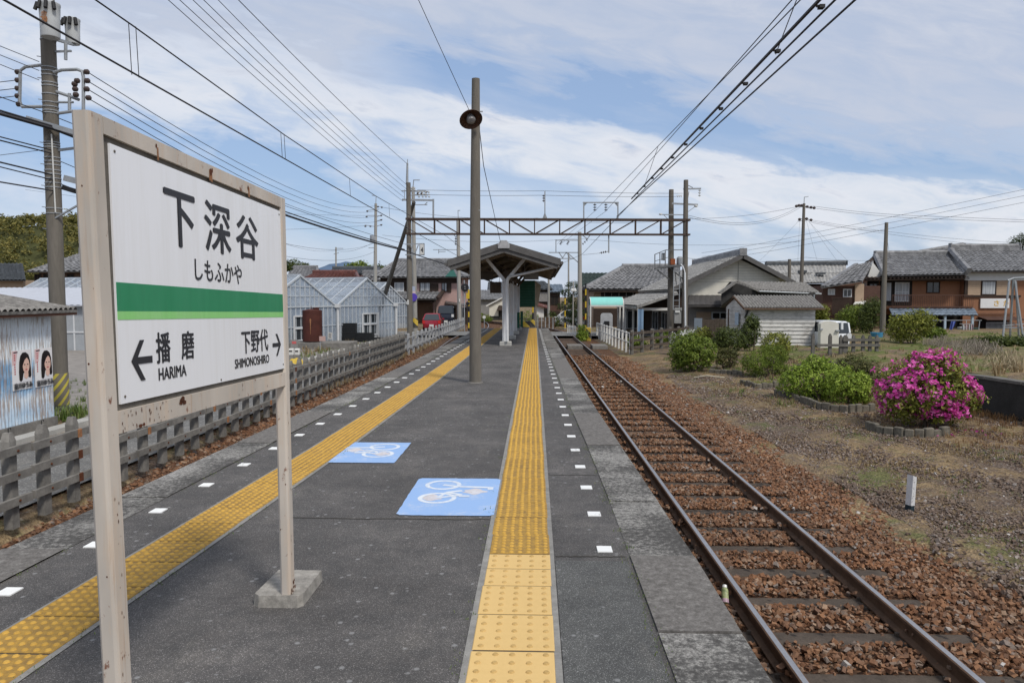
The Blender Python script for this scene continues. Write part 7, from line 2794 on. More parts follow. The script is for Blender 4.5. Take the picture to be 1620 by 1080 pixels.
m.bar((xat(1009, 43.52), 43.54, -1), at(1009, 488, 43.54), 0.04)
m.build('pole', M_WHITEW, t)
t = thing('board_fence', 'grey weathered upright board fence below the cream gable', 'fence', (xat(1130, 41), 41, GZ))
for i in range(18):
 px = 1100 + i * 3.9
 if i < 3:
  continue
 m = MB()
 m.bb(xat(px, 41), xat(px + 3.7, 41), 41, 41.03, GZ, zat(504, 41) + rr.uniform(-0.03, 0.02))
 m.build('board', M_SLEEPER, t)
m = MB()
m.bb(xat(1099, 40.9), xat(1111.5, 40.9), 40.9, 40.96, GZ, zat(503, 40.9))
m.build('blue_grey_board', simple('blue grey board', (0.20, 0.24, 0.29), 0.7, 0.2, 4, 0.1), t)

# house with broad tiled roof behind the shelter, plus green roof behind it
Y = 62
t = thing('tiled_house', 'house with broad wavy grey hipped tile roof behind the turquoise shelter', 'house', (xat(1000, Y), Y, GZ))
xl, xr = xat(924, Y), xat(1090, Y)
ze, zr = zat(457.5, Y), zat(424, Y + 4.5)
wallbox(t, xl + 0.9, xr, Y + 0.8, Y + 9, -1, ze, M_BEIGE)
m = MB()
rl_ = xat(985, Y + 4.5)
tiles(m, (xl, Y, ze), (xr, Y, ze), (xr, Y + 4.5, zr), (rl_, Y + 4.5, zr))
tiles(m, (xl, Y + 9, ze), (xl, Y, ze), (rl_, Y + 4.5, zr), (rl_, Y + 4.6, zr))
rf = m.build('roof', M_KAWARA, t)
m = MB()
ridge(m, (rl_, Y + 4.5, zr), (xr, Y + 4.5, zr), 0.32, 0.3)
verge(m, (xl, Y, ze), (rl_, Y + 4.5, zr), 0.45)
m.build('ridge', M_KAWARA, rf)
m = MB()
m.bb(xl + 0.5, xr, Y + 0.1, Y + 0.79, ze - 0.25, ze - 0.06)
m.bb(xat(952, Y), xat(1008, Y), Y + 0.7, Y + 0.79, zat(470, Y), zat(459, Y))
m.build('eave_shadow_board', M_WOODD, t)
window(t, xat(957, Y), xat(1004, Y), zat(470, Y), zat(459.5, Y), Y + 0.7, pane=M_DARK, frame=M_GREYW, bars=3)
m = MB()
m.bb(xl + 0.85, xat(990, Y), Y + 0.68, Y + 0.79, -1, zat(488, Y))
m.build('dark_lower_wall', M_WOODD, t)
Y = 80
t = thing('tiled_house', 'dark green roofed house peeping behind the broad grey tile roof', 'house', (xat(940, Y), Y, GZ))
wallbox(t, xat(922, Y), xat(975, Y), Y + 0.5, Y + 8, -1, zat(452, Y), M_WOODD)
m = MB()
tiles(m, (xat(918, Y), Y, zat(454, Y)), (xat(980, Y), Y, zat(454, Y)), (xat(980, Y), Y + 4, zat(432, Y + 4)), (xat(922, Y), Y + 4, zat(432, Y + 4)), 0.45, 0.4)
m.build('roof', simple('dark green roof', (0.035, 0.055, 0.048), 0.7, 0.3, 3, 0.1), t)

# dark gabled shed behind the plank shed
t = thing('dark_shed', 'dark boarded outbuilding with grey sheet roof behind the plank shed', 'shed', (xat(1225, 40), 40, GZ))
Y = 40.6
ax_, az_ = xat(1163, Y), zat(445, Y)
m = MB()
xr2 = xat(1305, Y)
zl = zat(466, Y)
zrr = zat(462, Y - 2)
m.prism([(xat(1141, Y), Y, zat(484, Y)), (xat(1141, Y), Y, zat(462, Y)), (ax_, Y, az_ - 0.1), (xat(1196, Y), Y, zat(459, Y)), (xat(1196, Y), Y, zat(484, Y))], (xr2 - xat(1196, Y), 1.8, 0) if False else (0.2, 0.3, 0))
m.bb(xat(1172, Y), xr2 - 0.4, Y + 0.3, Y + 3, -0.8, zat(463, Y))
m.build('wall', M_BLACKWALL, t)
m = MB()
A_ = (xat(1197, Y), Y - 0.35, zat(459.5, Y)); B_ = (xr2, Y + 0.6, zat(463.5, Y + 0.6)); C_ = (xat(1276, Y + 2.2), Y + 2.4, zat(447.5, Y + 2.2)); D_ = (ax_, Y + 1.2, az_)
tiles(m, A_, B_, C_, D_, 0.2, 1, 0.05, corr=True)
tiles(m, (xat(1137, Y), Y + 0.3, zat(463, Y)), (xat(1137, Y), Y - 0.35, zat(463.5, Y)), (ax_, Y - 0.35, az_), (ax_, Y + 0.3, az_), 0.14, 1, 0.02, corr=True)
m.bar((xat(1137, Y), Y - 0.36, zat(464, Y)), (ax_, Y - 0.36, az_ - 0.02), 0.05, 0.12)
m.bar((ax_, Y - 0.36, az_ - 0.02), (xat(1197, Y), Y - 0.36, zat(460, Y)), 0.05, 0.12)
m.prism([D_, C_, (C_[0], Y + 3.2, zat(463, Y)), (ax_, Y + 3.2, zat(463, Y))], (0, 0, -0.03))
m.build('roof', M_ASBESTOS, t)
m = MB()
m.tube([Vector(A_) + Vector((0, -0.06, -0.05)), Vector(B_) + Vector((0, -0.06, -0.05))], 0.05, 6)
m.tube([at(1288, 466, Y), at(1287, 478, Y)], 0.04, 6)
m.build('gutter', M_IRON, t)

# white plank shed
M_PLANK = None
k = NM('peeling white planks')
v = k.vec(0.25, 0.25, 3)
n1_ = k.noise(3.5, 6, 0.7, v)
n2_ = k.noise(1.1, 4, 0.6)
n3_ = k.noise(14, 5, 0.7, v)
a_ = k.ramp(n1_, [(0.35, (0.62, 0.61, 0.58)), (0.6, (0.48, 0.47, 0.45))])
a_ = k.mix(k.ramp(k.math('ADD', k.math('MULTIPLY', n3_, 0.6), k.math('MULTIPLY', n2_, 0.45)), [(0.54, 0.0), (0.63, 0.8)]), a_, (0.16, 0.145, 0.13))
k.color(a_).rough(0.85)
k.bump(n3_, 0.3, 0.01)
M_PLANK = k.m
t = thing('plank_shed', 'small shed of peeling white planks with corrugated roof', 'shed', (xat(1235, 36), 36, -0.7))
Y = 36.0
xl, xr = xat(1180, Y), xat(1290, Y)
gz_ = -0.70
ze, zr = zat(486, Y), zat(468, Y + 1.3)
xg = xat(1161, Y + 1.0)
m = MB()
slats(m, xl, xr, gz_, ze, Y, -1, 10, 'y', 0.05)
m.build('cladding', M_PLANK, t)
m = MB()
m.bb(xl + 0.01, xr - 0.01, Y + 0.002, Y + 2.6, gz_ - 0.2, ze)
m.build('wall', M_BLACKWALL, t)  # black backing supplies the shadow lines between the planks
m = MB()
m.prism([(xl, Y + 0.02, gz_ - 0.2), (xg, Y + 2.4, gz_ - 0.2), (xg, Y + 2.4, ze), ((xl + xg) / 2, Y + 1.2, zr - 0.05), (xl, Y + 0.02, ze)], (0.05, 0.05, 0))
for i in range(10):
 z_ = gz_ + (ze - gz_) * i / 10
 m.bar((xl - 0.02, Y + 0.0, z_ + 0.03), (xg - 0.02, Y + 2.38, z_ + 0.03), 0.012, 0.015)
m.build('gable_wall', M_PLANK, t)
m = MB()
m.bar((xl - 0.42, Y + 1.55, gz_), (xl - 0.42, Y + 1.55, 1.1), 0.05, 0.05)
m.build('door_post', M_WOODR, t)
m = MB()
m.box((xl - 0.22, Y + 0.75, 0.62), (0.02, 0.34, 0.62), rz=0.25)
m.build('notice', simple('faded blue notice', (0.42, 0.52, 0.62), 0.6, 0.3, 20, 0), t)
m = MB()
tiles(m, (xat(1174, Y), Y - 0.35, ze - 0.02), (xat(1301, Y), Y - 0.35, ze - 0.02), (xat(1284, Y + 1.3), Y + 1.3, zr), (xat(1160, Y + 1.3), Y + 1.3, zr), 0.15, 1, 0.055, corr=True)
tiles(m, (xat(1301, Y), Y + 2.95, ze), (xat(1140, Y + 2.9), Y + 2.95, ze), (xat(1160, Y + 1.3), Y + 1.3, zr), (xat(1284, Y + 1.3), Y + 1.3, zr), 0.12, 1, 0.028, corr=True)
m.build('roof', M_ASBESTOS, t)
m = MB()
m.bar((xat(1174, Y), Y - 0.37, ze - 0.07), (xat(1301, Y), Y - 0.37, ze - 0.07), 0.04, 0.07)
m.bar((xat(1174, Y), Y - 0.34, ze - 0.05), (xat(1160, Y + 1.3), Y + 1.28, zr - 0.04), 0.04, 0.10)
m.bar((xat(1148, Y + 2.9), Y + 2.9, ze - 0.1), (xat(1160, Y + 1.3), Y + 1.3, zr - 0.05), 0.04, 0.10)
m.build('eave_board', M_WOODM, t)
m = MB()
m.tube([at(1184, 488, Y - 0.1), at(1182, 495, Y - 0.1), at(1178, 503, Y - 0.1)], 0.05, 8)
m.build('gutter_outlet', M_BLACK, t)

# grey tiled roof farther back, and the brown house
Y = 72
t = thing('tiled_house', 'house with long streaked grey roof behind the tall right pole', 'house', (xat(1275, Y), Y, GZ))
wallbox(t, xat(1225, Y), xat(1325, Y), Y + 0.6, Y + 8, -1, zat(449, Y), M_WOODD)
m = MB()
tiles(m, (xat(1228, Y), Y, zat(449, Y)), (xat(1338, Y), Y, zat(447, Y)), (xat(1337, Y + 4.5), Y + 4.5, zat(420, Y + 4.5)), (xat(1211, Y + 4.5), Y + 4.5, zat(420, Y + 4.5)), 0.34, 2.0)
rf = m.build('roof', M_KAWARAL, t)
m = MB()
ridge(m, (xat(1211, Y + 4.5), Y + 4.5, zat(420, Y + 4.5)), (xat(1337, Y + 4.5), Y + 4.5, zat(419, Y + 4.5)), 0.4, 0.3)
m.bb(xat(1276, Y), xat(1287, Y), Y + 1.9, Y + 2.6, zat(432, Y + 2), zat(428, Y + 2))
m.bb(xat(1300, Y), xat(1313, Y), Y + 1.2, Y + 1.8, zat(434.5, Y + 1.5), zat(431.5, Y + 1.5))
m.build('ridge', M_KAWARAD, rf)
Y = 58
t = thing('timber_house', 'brown timber house with sloping roof between plank shed and orange house', 'house', (xat(1340, Y), Y, GZ))
wallbox(t, xat(1308, Y), xat(1400, Y), Y + 0.8, Y + 7, -1, zat(452, Y), M_WOODR)
m = MB()
tiles(m, (xat(1298, Y), Y - 0.2, zat(455.5, Y)), (xat(1362, Y), Y - 0.2, zat(445, Y)), (xat(1385, Y + 3), Y + 3.5, zat(414, Y + 3)), (xat(1356, Y + 3), Y + 3.5, zat(420, Y + 3)))
m.bar((xat(1300, Y), Y - 0.1, zat(454, Y)), (xat(1357, Y + 3), Y + 3.4, zat(418.5, Y + 3)), 0.3, 0.22)
m.build('roof', M_KAWARA, t)
window(t, xat(1316, Y), xat(1327, Y), zat(466.5, Y), zat(457, Y), Y + 0.8, pane=M_CURT, frame=M_ALU)
window(t, xat(1340, Y), xat(1354, Y), zat(470, Y), zat(457, Y), Y + 0.8, pane=M_GLASS, frame=M_ALU)
m = MB()
for i in range(30):
 px = 1318 + i * 1.05
 m.bb(xat(px, Y), xat(px, Y) + 0.03, Y + 0.1, Y + 0.13, zat(497, Y), zat(472, Y))
m.bar((xat(1316, Y), Y + 0.1, zat(472, Y)), (xat(1352, Y), Y + 0.1, zat(470, Y)), 0.06)
m.build('balcony_railing', M_WOODD, t)
wallbox(t, xat(1358, Y), xat(1372, Y), Y + 0.6, Y + 0.79, zat(485, Y), zat(449, Y), M_BEIGE, 'beige_panel')
m = MB()
m.prism([at(1350, 481, Y - 0.4), at(1368, 480, Y - 0.4), at(1370, 476, Y + 0.5), at(1353, 477, Y + 0.5)], (0, 0, -0.05))
m.build('awning', M_WHITEW, t)

# ------------------------------------------------------------------ orange house
Y = 60
t = thing('orange_house', 'big orange brown two storey house with tiled roof and red balcony', 'house', (xat(1500, Y), Y, GZ))
X = lambda px: xat(px, Y)
Zp = lambda py: zat(py, Y)
wallbox(t, X(1398), X(1529.5), Y + 1.0, Y + 9, -1, Zp(440), M_ORANGE)
wallbox(t, X(1530), X(1720), Y + 0.5, Y + 9, -1, Zp(431), M_ORANGE, 'wing_wall')
# left roof
m = MB()
A_, B_ = (X(1396), Y - 0.2, Zp(437)), (X(1524), Y - 0.2, Zp(434.5))
zr = zat(405.5, Y + 4)
C_, D_ = (xat(1506, Y + 4), Y + 4, zr + 0.05), (xat(1383, Y + 4), Y + 4, zr)
tiles(m, A_, B_, C_, D_)
tiles(m, (X(1375) - 0.3, Y + 8, Zp(439)), (X(1375) - 0.3, Y - 0.2, Zp(439)), D_, (D_[0], Y + 4.1, D_[2])) if False else None
tiles(m, (B_[0], Y + 8, B_[2]), (A_[0], Y + 8, A_[2]), (D_[0], Y + 4.1, D_[2]), (C_[0], Y + 4.1, C_[2]), 0.6, 0.6)
rf = m.build('roof', M_KAWARA, t)
m = MB()
ridge(m, D_, C_, 0.34, 0.34)
verge(m, A_, D_, 0.5)
verge(m, B_, (xat(1500, Y + 4), Y + 3.2, zr - 0.2), 0.4)
m.build('ridge', M_KAWARA, rf)
# gable end on the left
m = MB()
m.prism([(X(1377), Y + 0.6, Zp(439.5)), (X(1398), Y + 0.6, Zp(439.5)), (X(1398) , Y + 0.6, Zp(432)), (X(1384.5), Y + 0.6, Zp(415))], (0, 0.2, 0))
m.build('gable_wall', M_WHITEW, t)
m = MB()
m.bar((X(1362.5), Y + 1.2, Zp(440)), (xat(1383, Y + 4), Y + 3.9, zr - 0.1), 0.5, 0.18)
m.bar((X(1366), Y + 0.0, Zp(441.5)), (X(1400), Y - 0.2, Zp(441)), 0.3, 0.12)
m.build('barge_board', M_WOODD, t)
m = MB()
tiles(m, (X(1366), Y - 0.5, Zp(443.5)), (X(1527), Y - 0.5, Zp(441)), (X(1527), Y + 1, Zp(436.5)), (X(1368), Y + 1, Zp(438.5)), 0.3, 0.3)
m.bb(X(1370), X(1528), Y - 0.2, Y + 0.99, Zp(444.5), Zp(443.6))
m.build('eave', M_WOODD, t)
m = MB()
m.bb(X(1371.5), X(1378), Y + 0.8, Y + 0.99, Zp(484), Zp(446))
m.build('pale_pillar', simple('pale pink pillar', (0.56, 0.46, 0.42), 0.8, 0.1, 3, 0.05), t)
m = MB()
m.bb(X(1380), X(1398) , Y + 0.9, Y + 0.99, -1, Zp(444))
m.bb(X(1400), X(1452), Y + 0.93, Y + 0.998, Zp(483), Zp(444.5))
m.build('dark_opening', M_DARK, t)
window(t, X(1382), X(1396), Zp(476), Zp(448), Y + 0.9, pane=M_GLASS, frame=M_WOODD, bars=1, hbar=True)
window(t, X(1405), X(1420), Zp(477), Zp(446), Y + 0.93, pane=M_CURT, frame=M_WOODD, bars=0)
window(t, X(1424), X(1447), Zp(477), Zp(446.5), Y + 0.93, pane=M_CURT, frame=M_ALU, bars=1, hbar=True)
window(t, X(1475.5), X(1497), Zp(463.5), Zp(445.5), Y + 1.0, pane=M_GLASS, frame=M_WOODD, bars=1)
m = MB()
m.bb(X(1403), X(1529), Y - 0.9, Y + 0.9, Zp(486.5), Zp(485.5))
m.bar((X(1403), Y - 0.9, Zp(467)), (X(1529), Y - 0.9, Zp(467)), 0.06)
m.bar((X(1403), Y - 0.9, Zp(484.5)), (X(1529), Y - 0.9, Zp(484.5)), 0.06)
for i in range(46):
 x = X(1403) + (X(1529) - X(1403)) * i / 45
 m.bb(x - 0.012, x + 0.012, Y - 0.912, Y - 0.888, Zp(484.5), Zp(467))
m.build('balcony_railing', M_WOODR, t)
m = MB()
tiles(m, (X(1400), Y - 1.3, Zp(497.5)), (X(1533), Y - 1.3, Zp(497.5)), (X(1533), Y - 0.75, Zp(487)), (X(1400), Y - 0.75, Zp(487)), 0.34, 0.22, 0.05, 0.04)
m.build('canopy_roof', M_KAWARAB, t)
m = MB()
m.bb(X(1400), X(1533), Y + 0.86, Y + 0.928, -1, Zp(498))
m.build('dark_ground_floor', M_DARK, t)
m = MB()
for px in (1409, 1484, 1526.5):
 m.bar((X(px), Y - 1.1, -1), (X(px), Y - 1.1, Zp(497.5)), 0.16)
m.build('pillar', simple('pale blue pillar', (0.36, 0.45, 0.52), 0.7, 0.1, 3, 0.05), t)
# right wing
m = MB()
A_, B_ = (X(1527), Y - 0.4, Zp(430.5)), (X(1730), Y - 0.4, Zp(429))
zr = zat(397.5, Y + 4)
C_, D_ = (xat(1608, Y + 4), Y + 4, zr), (xat(1501, Y + 4), Y + 4, zr)
C_ = (xat(1700, Y + 4), Y + 4, zr)
tiles(m, A_, B_, C_, D_)
tiles(m, (B_[0], Y + 8, B_[2]), (A_[0], Y + 8, A_[2]), (D_[0], Y + 4.1, zr), (C_[0], Y + 4.1, zr), 0.6, 0.6)
rf = m.build('wing_roof', M_KAWARA, t)
m = MB()
ridge(m, D_, (xat(1609, Y + 4), Y + 4, zr), 0.34, 0.5)
verge(m, A_, D_, 0.55)
m.build('ridge', M_KAWARA, rf)
m = MB()
m.bb(X(1530), X(1720), Y + 0.38, Y + 0.498, Zp(444), Zp(432))
m.build('white_band', simple('pale band', (0.60, 0.62, 0.63), 0.7, 0.06, 3, 0.05), t)
m = MB()
m.bb(X(1530), X(1535), Y + 0.36, Y + 0.498, Zp(470), Zp(444.2))
m.bb(X(1535), X(1620), Y + 0.36, Y + 0.498, Zp(470), Zp(467))
m.build('timber_frame', M_WOODD, t)
m = MB()
slats(m, X(1535), X(1556), Zp(466.8), Zp(444.5), Y + 0.44, -1, 7)
m.build('shutter_panel', M_BEIGE, t)
m = MB()
slats(m, X(1581), X(1604), Zp(466.8), Zp(444.5), Y + 0.44, -1, 7)
m.build('shutter_panel', M_BEIGE, t)
window(t, X(1557), X(1580.5), Zp(466.5), Zp(444.5), Y + 0.42, pane=M_CURT, frame=M_WOODD, bars=0)
m = MB()
m.bb(X(1556), X(1602), Y + 0.36, Y + 0.44, Zp(487), Zp(472))
sb = m.build('shop_sign', simple('white sign board', (0.72, 0.72, 0.72), 0.5, 0.06, 3, 0), t)
m_y = simple('yellow ochre lettering', (0.62, 0.36, 0.03), 0.5, 0.05, 3, 0)
glyphs('さ', Vector((X(1577.5), Y + 0.352, Zp(483.8))), Vector((1, 0, 0)), Vector((0, 0, 1)), X(1585.5) - X(1577.5), Zp(475.2) - Zp(483.8), m_y, 'lettering', sb, 0.012)
glyphs('か', Vector((X(1592.5), Y + 0.352, Zp(483.8))), Vector((1, 0, 0)), Vector((0, 0, 1)), X(1600.5) - X(1592.5), Zp(475.2) - Zp(483.8), m_y, 'lettering', sb, 0.012)
m = MB()
m.prism([(X(1552), Y - 0.9, Zp(504)), (X(1612), Y - 0.9, Zp(504)), (X(1610), Y + 0.45, Zp(500)), (X(1553), Y + 0.45, Zp(500))], (0, 0, -0.06))
m.bar((X(1540), Y + 0.4, Zp(495.5)), (X(1612), Y + 0.4, Zp(495.5)), 0.05)
m.build('awning', M_WOODR, t)
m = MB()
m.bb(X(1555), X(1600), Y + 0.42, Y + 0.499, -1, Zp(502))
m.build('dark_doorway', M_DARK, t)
m = MB()
for i in range(24):
 px = 1556 + i * 1.9
 m.bb(X(px), X(px) + 0.03, Y - 0.5, Y - 0.47, -1, Zp(509))
m.bar((X(1556), Y - 0.5, Zp(509)), (X(1600), Y - 0.5, Zp(509)), 0.05)
m.build('door_grille', M_IRON, t)
m = MB()
m.prism([at(1454, 402, Y + 6), at(1520, 390, Y + 6), at(1528, 395, Y + 6), at(1528, 402, Y + 6)], (0, 3, 0))
ridge(m, at(1454, 401.5, Y + 5.8), at(1524, 389.5, Y + 5.8), 0.4, 0.2)
m.build('rear_roof', M_KAWARA, t)
# laundry, air conditioner, rail in front
t = thing('laundry_pole', 'long horizontal drying pole on stands before the orange house', 'drying pole', (X(1500), Y - 3, GZ))
m = MB()
m.bar(at(1470, 506.5, Y - 3), at(1553, 506.5, Y - 3), 0.05)
m.build('pole', M_IRON, t)
m = MB()
for px in (1478, 1550):
 m.bar(at(px, 506, Y - 3), Vector((xat(px, Y - 3), Y - 3, GZ)), 0.05)
m.build('stand', M_IRON, t)
t = thing('blue_laundry', 'blue cloth hanging from the drying pole before the orange house', 'laundry', (xat(1508, Y - 3.1), Y - 3.1, 0))
m = MB()
m.grid(lambda u, v_: tuple(at(1505 + 7 * u - 3 * v_, 508 + 18 * v_ * (0.75 + 0.25 * math.sin(u * 5)), Y - 3.1 + 0.1 * math.sin(u * 9))), 8, 6)
m.build('cloth', simple('blue cloth', (0.12, 0.17, 0.48), 0.8, 0.2, 4, 0), t, True)
t = thing('pale_laundry', 'pale pink laundry on a rack right of the blue cloth', 'laundry', (xat(1532, Y - 3.1), Y - 3.1, 0))
for i, px in enumerate((1522, 1527, 1532, 1536)):
 m = MB()
 m.grid(lambda u, v_: tuple(at(px + 4 * u, 513 + 12 * v_, Y - 3.1 + 0.08 * math.sin(u * 8 + i))), 6, 5)
 m.build('cloth', simple('pale cloth %d' % (i % 2), (0.56, 0.46, 0.48) if i % 2 else (0.5, 0.52, 0.52), 0.8, 0.2, 4, 0), t, True)
m = MB()
m.bar(at(1518, 512, Y - 3.1), at(1541, 512, Y - 3.1), 0.04)
m.bar(at(1529, 512, Y - 3.1), at(1529, 506.5, Y - 3.0), 0.03)
m.build('hanger', M_IRON, t)
t = thing('outdoor_unit', 'grey slatted air conditioner unit on a low wall before the orange house', 'air conditioner', (xat(1523, Y - 2.2), Y - 2.2, zat(530, Y - 2.2)))
m = MB()
m.bev(at(1522.5, 523, Y - 2), (0.62, 0.35, 0.62), 0.02)
m.build('case', simple('grey case', (0.40, 0.42, 0.42), 0.5, 0.1, 4, 0), t)
m = MB()
for i in range(8):
 m.box(at(1518 + i * 1.2, 523, Y - 2.19), (0.02, 0.02, 0.5))
m.build('grille', M_GREYW, t)
t = thing('low_wall', 'dark low garden wall below the laundry of the orange house', 'wall', (X(1515), Y - 2, GZ))
m = MB()
m.bb(xat(1492, Y - 2.3), xat(1560, Y - 2.3), Y - 2.4, Y - 1.6, GZ, zat(529.5, Y - 2.3))
m.build('wall', M_CONCD, t)
t = thing('oil_tank', 'dark green square tank right of the grey air conditioner', 'tank', (xat(1541, Y - 2.2), Y - 2.2, zat(530, Y - 2.2)))
m = MB()
m.bev(at(1541, 522.5, Y - 2), (0.58, 0.4, 0.45), 0.03)
m.build('tank', simple('dark green tank', (0.02, 0.05, 0.04), 0.5, 0.2, 4, 0), t)
m = MB()
for px in (1537, 1545):
 m.bar(at(px, 526, Y - 2), at(px, 530, Y - 2), 0.05)
m.build('leg', M_IRON, t)

# A-shaped pipe frame at the right edge
Y = 40
t = thing('pipe_trestle', 'tall A shaped galvanised pipe frame at the right edge before the orange house', 'frame', (xat(1600, Y), Y, -0.6))
m = MB()
for a, b, dy in (((1597, 442), (1588, 520), -0.3), ((1603, 442), (1598, 530), 0.4), ((1605, 442), (1618, 530), -0.3), ((1607, 445), (1612, 532), 0.4)):
 p, q = at(*a, Y), at(b[0], b[1], Y + dy)
 m.tube([p, q, q + (q - p) * 0.15], 0.055, 8)
m.tube([at(1594, 443.5, Y), at(1604, 440, Y), at(1680, 436, Y - 1)], 0.05, 8)
m.bar(at(1586, 515, Y), at(1625, 512, Y), 0.05)
m.bar(at(1590, 518, Y), at(1640, 518, Y - 0.3), 0.06)
m.build('frame', M_IRON, t, True)

# kei truck, white board and picket fence
Y = 34.5
car('parked_truck', 'small white truck with glazed cab half behind the white board', (xat(1329, Y), Y + 1.5, -0.86), 0.0, 2.9, 1.16, 1.42, M_CARWHT, 0.10, False, True, True)
m = MB()
m.bar(at(1332, 509, Y), at(1332, 521, Y), 0.09)
m.build('window_pillar', M_CARWHT, bpy.data.objects['parked_truck'])
t = thing('white_board', 'plain white arched sheet board leaning behind the dark picket fence', 'board', (xat(1312, 30.6), 30.6, -0.5))
Y = 30.6
m = MB()
pp = [(1298, 550), (1327, 550), (1327, 512), (1322, 509), (1312, 507.5), (1303, 509), (1298.5, 512)]
m.prism([at(a, b, Y) for a, b in pp], (0, 0.3, 0))
m.build('panel', simple('white sheet', (0.62, 0.60, 0.53), 0.7, 0.1, 3, 0.05), t)
m = MB()
m.box(at(1299, 521, Y - 0.05), (0.12, 0.1, 0.06))
m.box(at(1325, 523, Y - 0.05), (0.14, 0.1, 0.06))
m.build('bracket', M_IRON, t)
t = thing('picket_fence', 'short dark concrete picket fence before the white board', 'fence', (xat(1335, 28), 28, -0.45))
Y = 28
for i, px in enumerate((1286, 1313, 1330, 1337, 1350, 1365, 1376, 1387)):
 m = MB()
 c = at(px, 546, Y)
 top = zat(529 if i > 1 else 527, Y)
 w2 = 0.055 if i != 3 else 0.09
 bz = -0.75
 m.add([(c.x - w2, Y - 0.05, bz), (c.x + w2, Y - 0.05, bz), (c.x + w2, Y + 0.05, bz), (c.x - w2, Y + 0.05, bz), (c.x - w2, Y - 0.05, top - 0.1), (c.x + w2, Y - 0.05, top - 0.1), (c.x + w2, Y + 0.05, top - 0.1), (c.x - w2, Y + 0.05, top - 0.1), (c.x - w2 * 0.3, Y - 0.04, top), (c.x + w2 * 0.3, Y - 0.04, top), (c.x + w2 * 0.3, Y + 0.04, top), (c.x - w2 * 0.3, Y + 0.04, top)],
  [(8, 9, 10, 11)] + [(a + 4 * k_, (a + 1) % 4 + 4 * k_, (a + 1) % 4 + 4 + 4 * k_, a + 4 + 4 * k_) for k_ in range(2) for a in range(4)])
 m.build('post', M_CONCD, t)
for py in (537.5, 546):
 m = MB()
 m.bar(at(1292 if py > 540 else 1334, py, Y - 0.08), at(1392, py, Y - 0.08), 0.05, 0.10)
 m.build('rail', M_CONCD, t)
t = thing('blue_tub', 'blue plastic tub at the foot of the leaning grey pole', 'tub', (xat(1386, 44), 44, -0.55))
m = MB()
m.lathe(at(1387, 534, 44), [(0.30, 0), (0.36, 0.28), (0.37, 0.28), (0.37, 0.31), (0.3, 0.31), (0.26, 0.05)], 16)
m.build('tub', simple('blue plastic', (0.06, 0.25, 0.42), 0.5, 0.1, 4, 0), t)

# ------------------------------------------------------------------ small things on the right ground
t = thing('marker_post', 'short white wooden marker post standing in the gravel right of the track', 'marker post', (4.58, 8.9, ground_z(4.58, 8.9)))
gz_ = ground_z(4.58, 8.9)
m = MB()
pa, pb = at(1438, 798, 8.9), at(1441.5, 752, 8.9)
lean = (pb - Vector((pa.x, 8.9, pa.z)))
h_ = lean.z
tx = (pb.x - pa.x) / h_
w2, d2 = 0.032, 0.04
q = math.radians(25)
R2 = Matrix.Rotation(q, 3, 'Z')

def mp(x, y, z):
 o_ = R2 @ Vector((x, y, 0))
 return (pa.x + 0.012 + o_.x + tx * z, 8.9 + o_.y, pa.z + z)

m.add([mp(-w2, -d2, 0), mp(w2, -d2, -0.005), mp(w2, d2, 0), mp(-w2, d2, 0.0), mp(-w2, -d2, h_ + 0.01), mp(w2, -d2, h_ - 0.012), mp(w2, d2, h_ - 0.008), mp(-w2, d2, h_ + 0.014)], [(4, 5, 6, 7), (0, 1, 5, 4), (1, 2, 6, 5), (2, 3, 7, 6), (3, 0, 4, 7)])
m.build('post', simple('chipped white paint', (0.66, 0.66, 0.67), 0.7, 0.2, 40, 0.3), t)
m = MB()
m.add([mp(-w2, -d2, -0.12), mp(w2, -d2, -0.12), mp(w2, d2, -0.12), mp(-w2, d2, -0.12), mp(-w2, -d2, -0.002), mp(w2, -d2, -0.007), mp(w2, d2, -0.002), mp(-w2, d2, -0.002)], [(0, 1, 5, 4), (1, 2, 6, 5), (2, 3, 7, 6), (3, 0, 4, 7)])
m.build('dark_foot', simple('blue black paint', (0.02, 0.035, 0.045), 0.6, 0.3, 20, 0.1), t)
m = MB()                                       # worn remains of vertical lettering
rq = random.Random(3)
for i in range(26):
 zz = 0.03 + rq.uniform(0, h_ - 0.07)
 xx = -0.012 + rq.gauss(0, 0.006)
 s1, s2 = rq.uniform(0.001, 0.003), rq.uniform(0.002, 0.009)
 m.poly([mp(xx - s1, -d2 - 0.001, zz), mp(xx + s1, -d2 - 0.001, zz), mp(xx + s1 * 0.7, -d2 - 0.001, zz + s2), mp(xx - s1, -d2 - 0.001, zz + s2)])
m.build('worn_lettering', M_INK, t)

c = at(1147, 940, 5.9)
t = thing('drink_bottle', 'small discarded drink can with a white cap lying against the near rail', 'bottle', (c.x, c.y, c.z - 0.05))
axd = Vector((0.10, 0.62, 0.78)).normalized()
m = MB()
m.lathe(c - axd * 0.07, [(0.022, 0), (0.028, 0.012), (0.028, 0.105), (0.021, 0.125)], 14, axd)
m.build('body', simple('printed label', (0.42, 0.44, 0.22), 0.4, 0.9, 40, 0.0, c2=(0.10, 0.14, 0.06)), t, True)
m = MB()
m.lathe(c + axd * 0.056, [(0.019, 0), (0.019, 0.02), (0.014, 0.024)], 12, axd)
m.build('cap', M_PORC, t)
m = MB()
m.lathe(c - axd * 0.071, [(0.0285, 0.004), (0.0285, 0.035)], 14, axd)
m.build('pink_band', simple('pink print', (0.48, 0.32, 0.38), 0.4, 0.4, 40, 0), t, True)

# stone edging of the beds
M_EDGE = simple('bed edging block', (0.20, 0.18, 0.145), 0.95, 0.6, 8, 0.5)

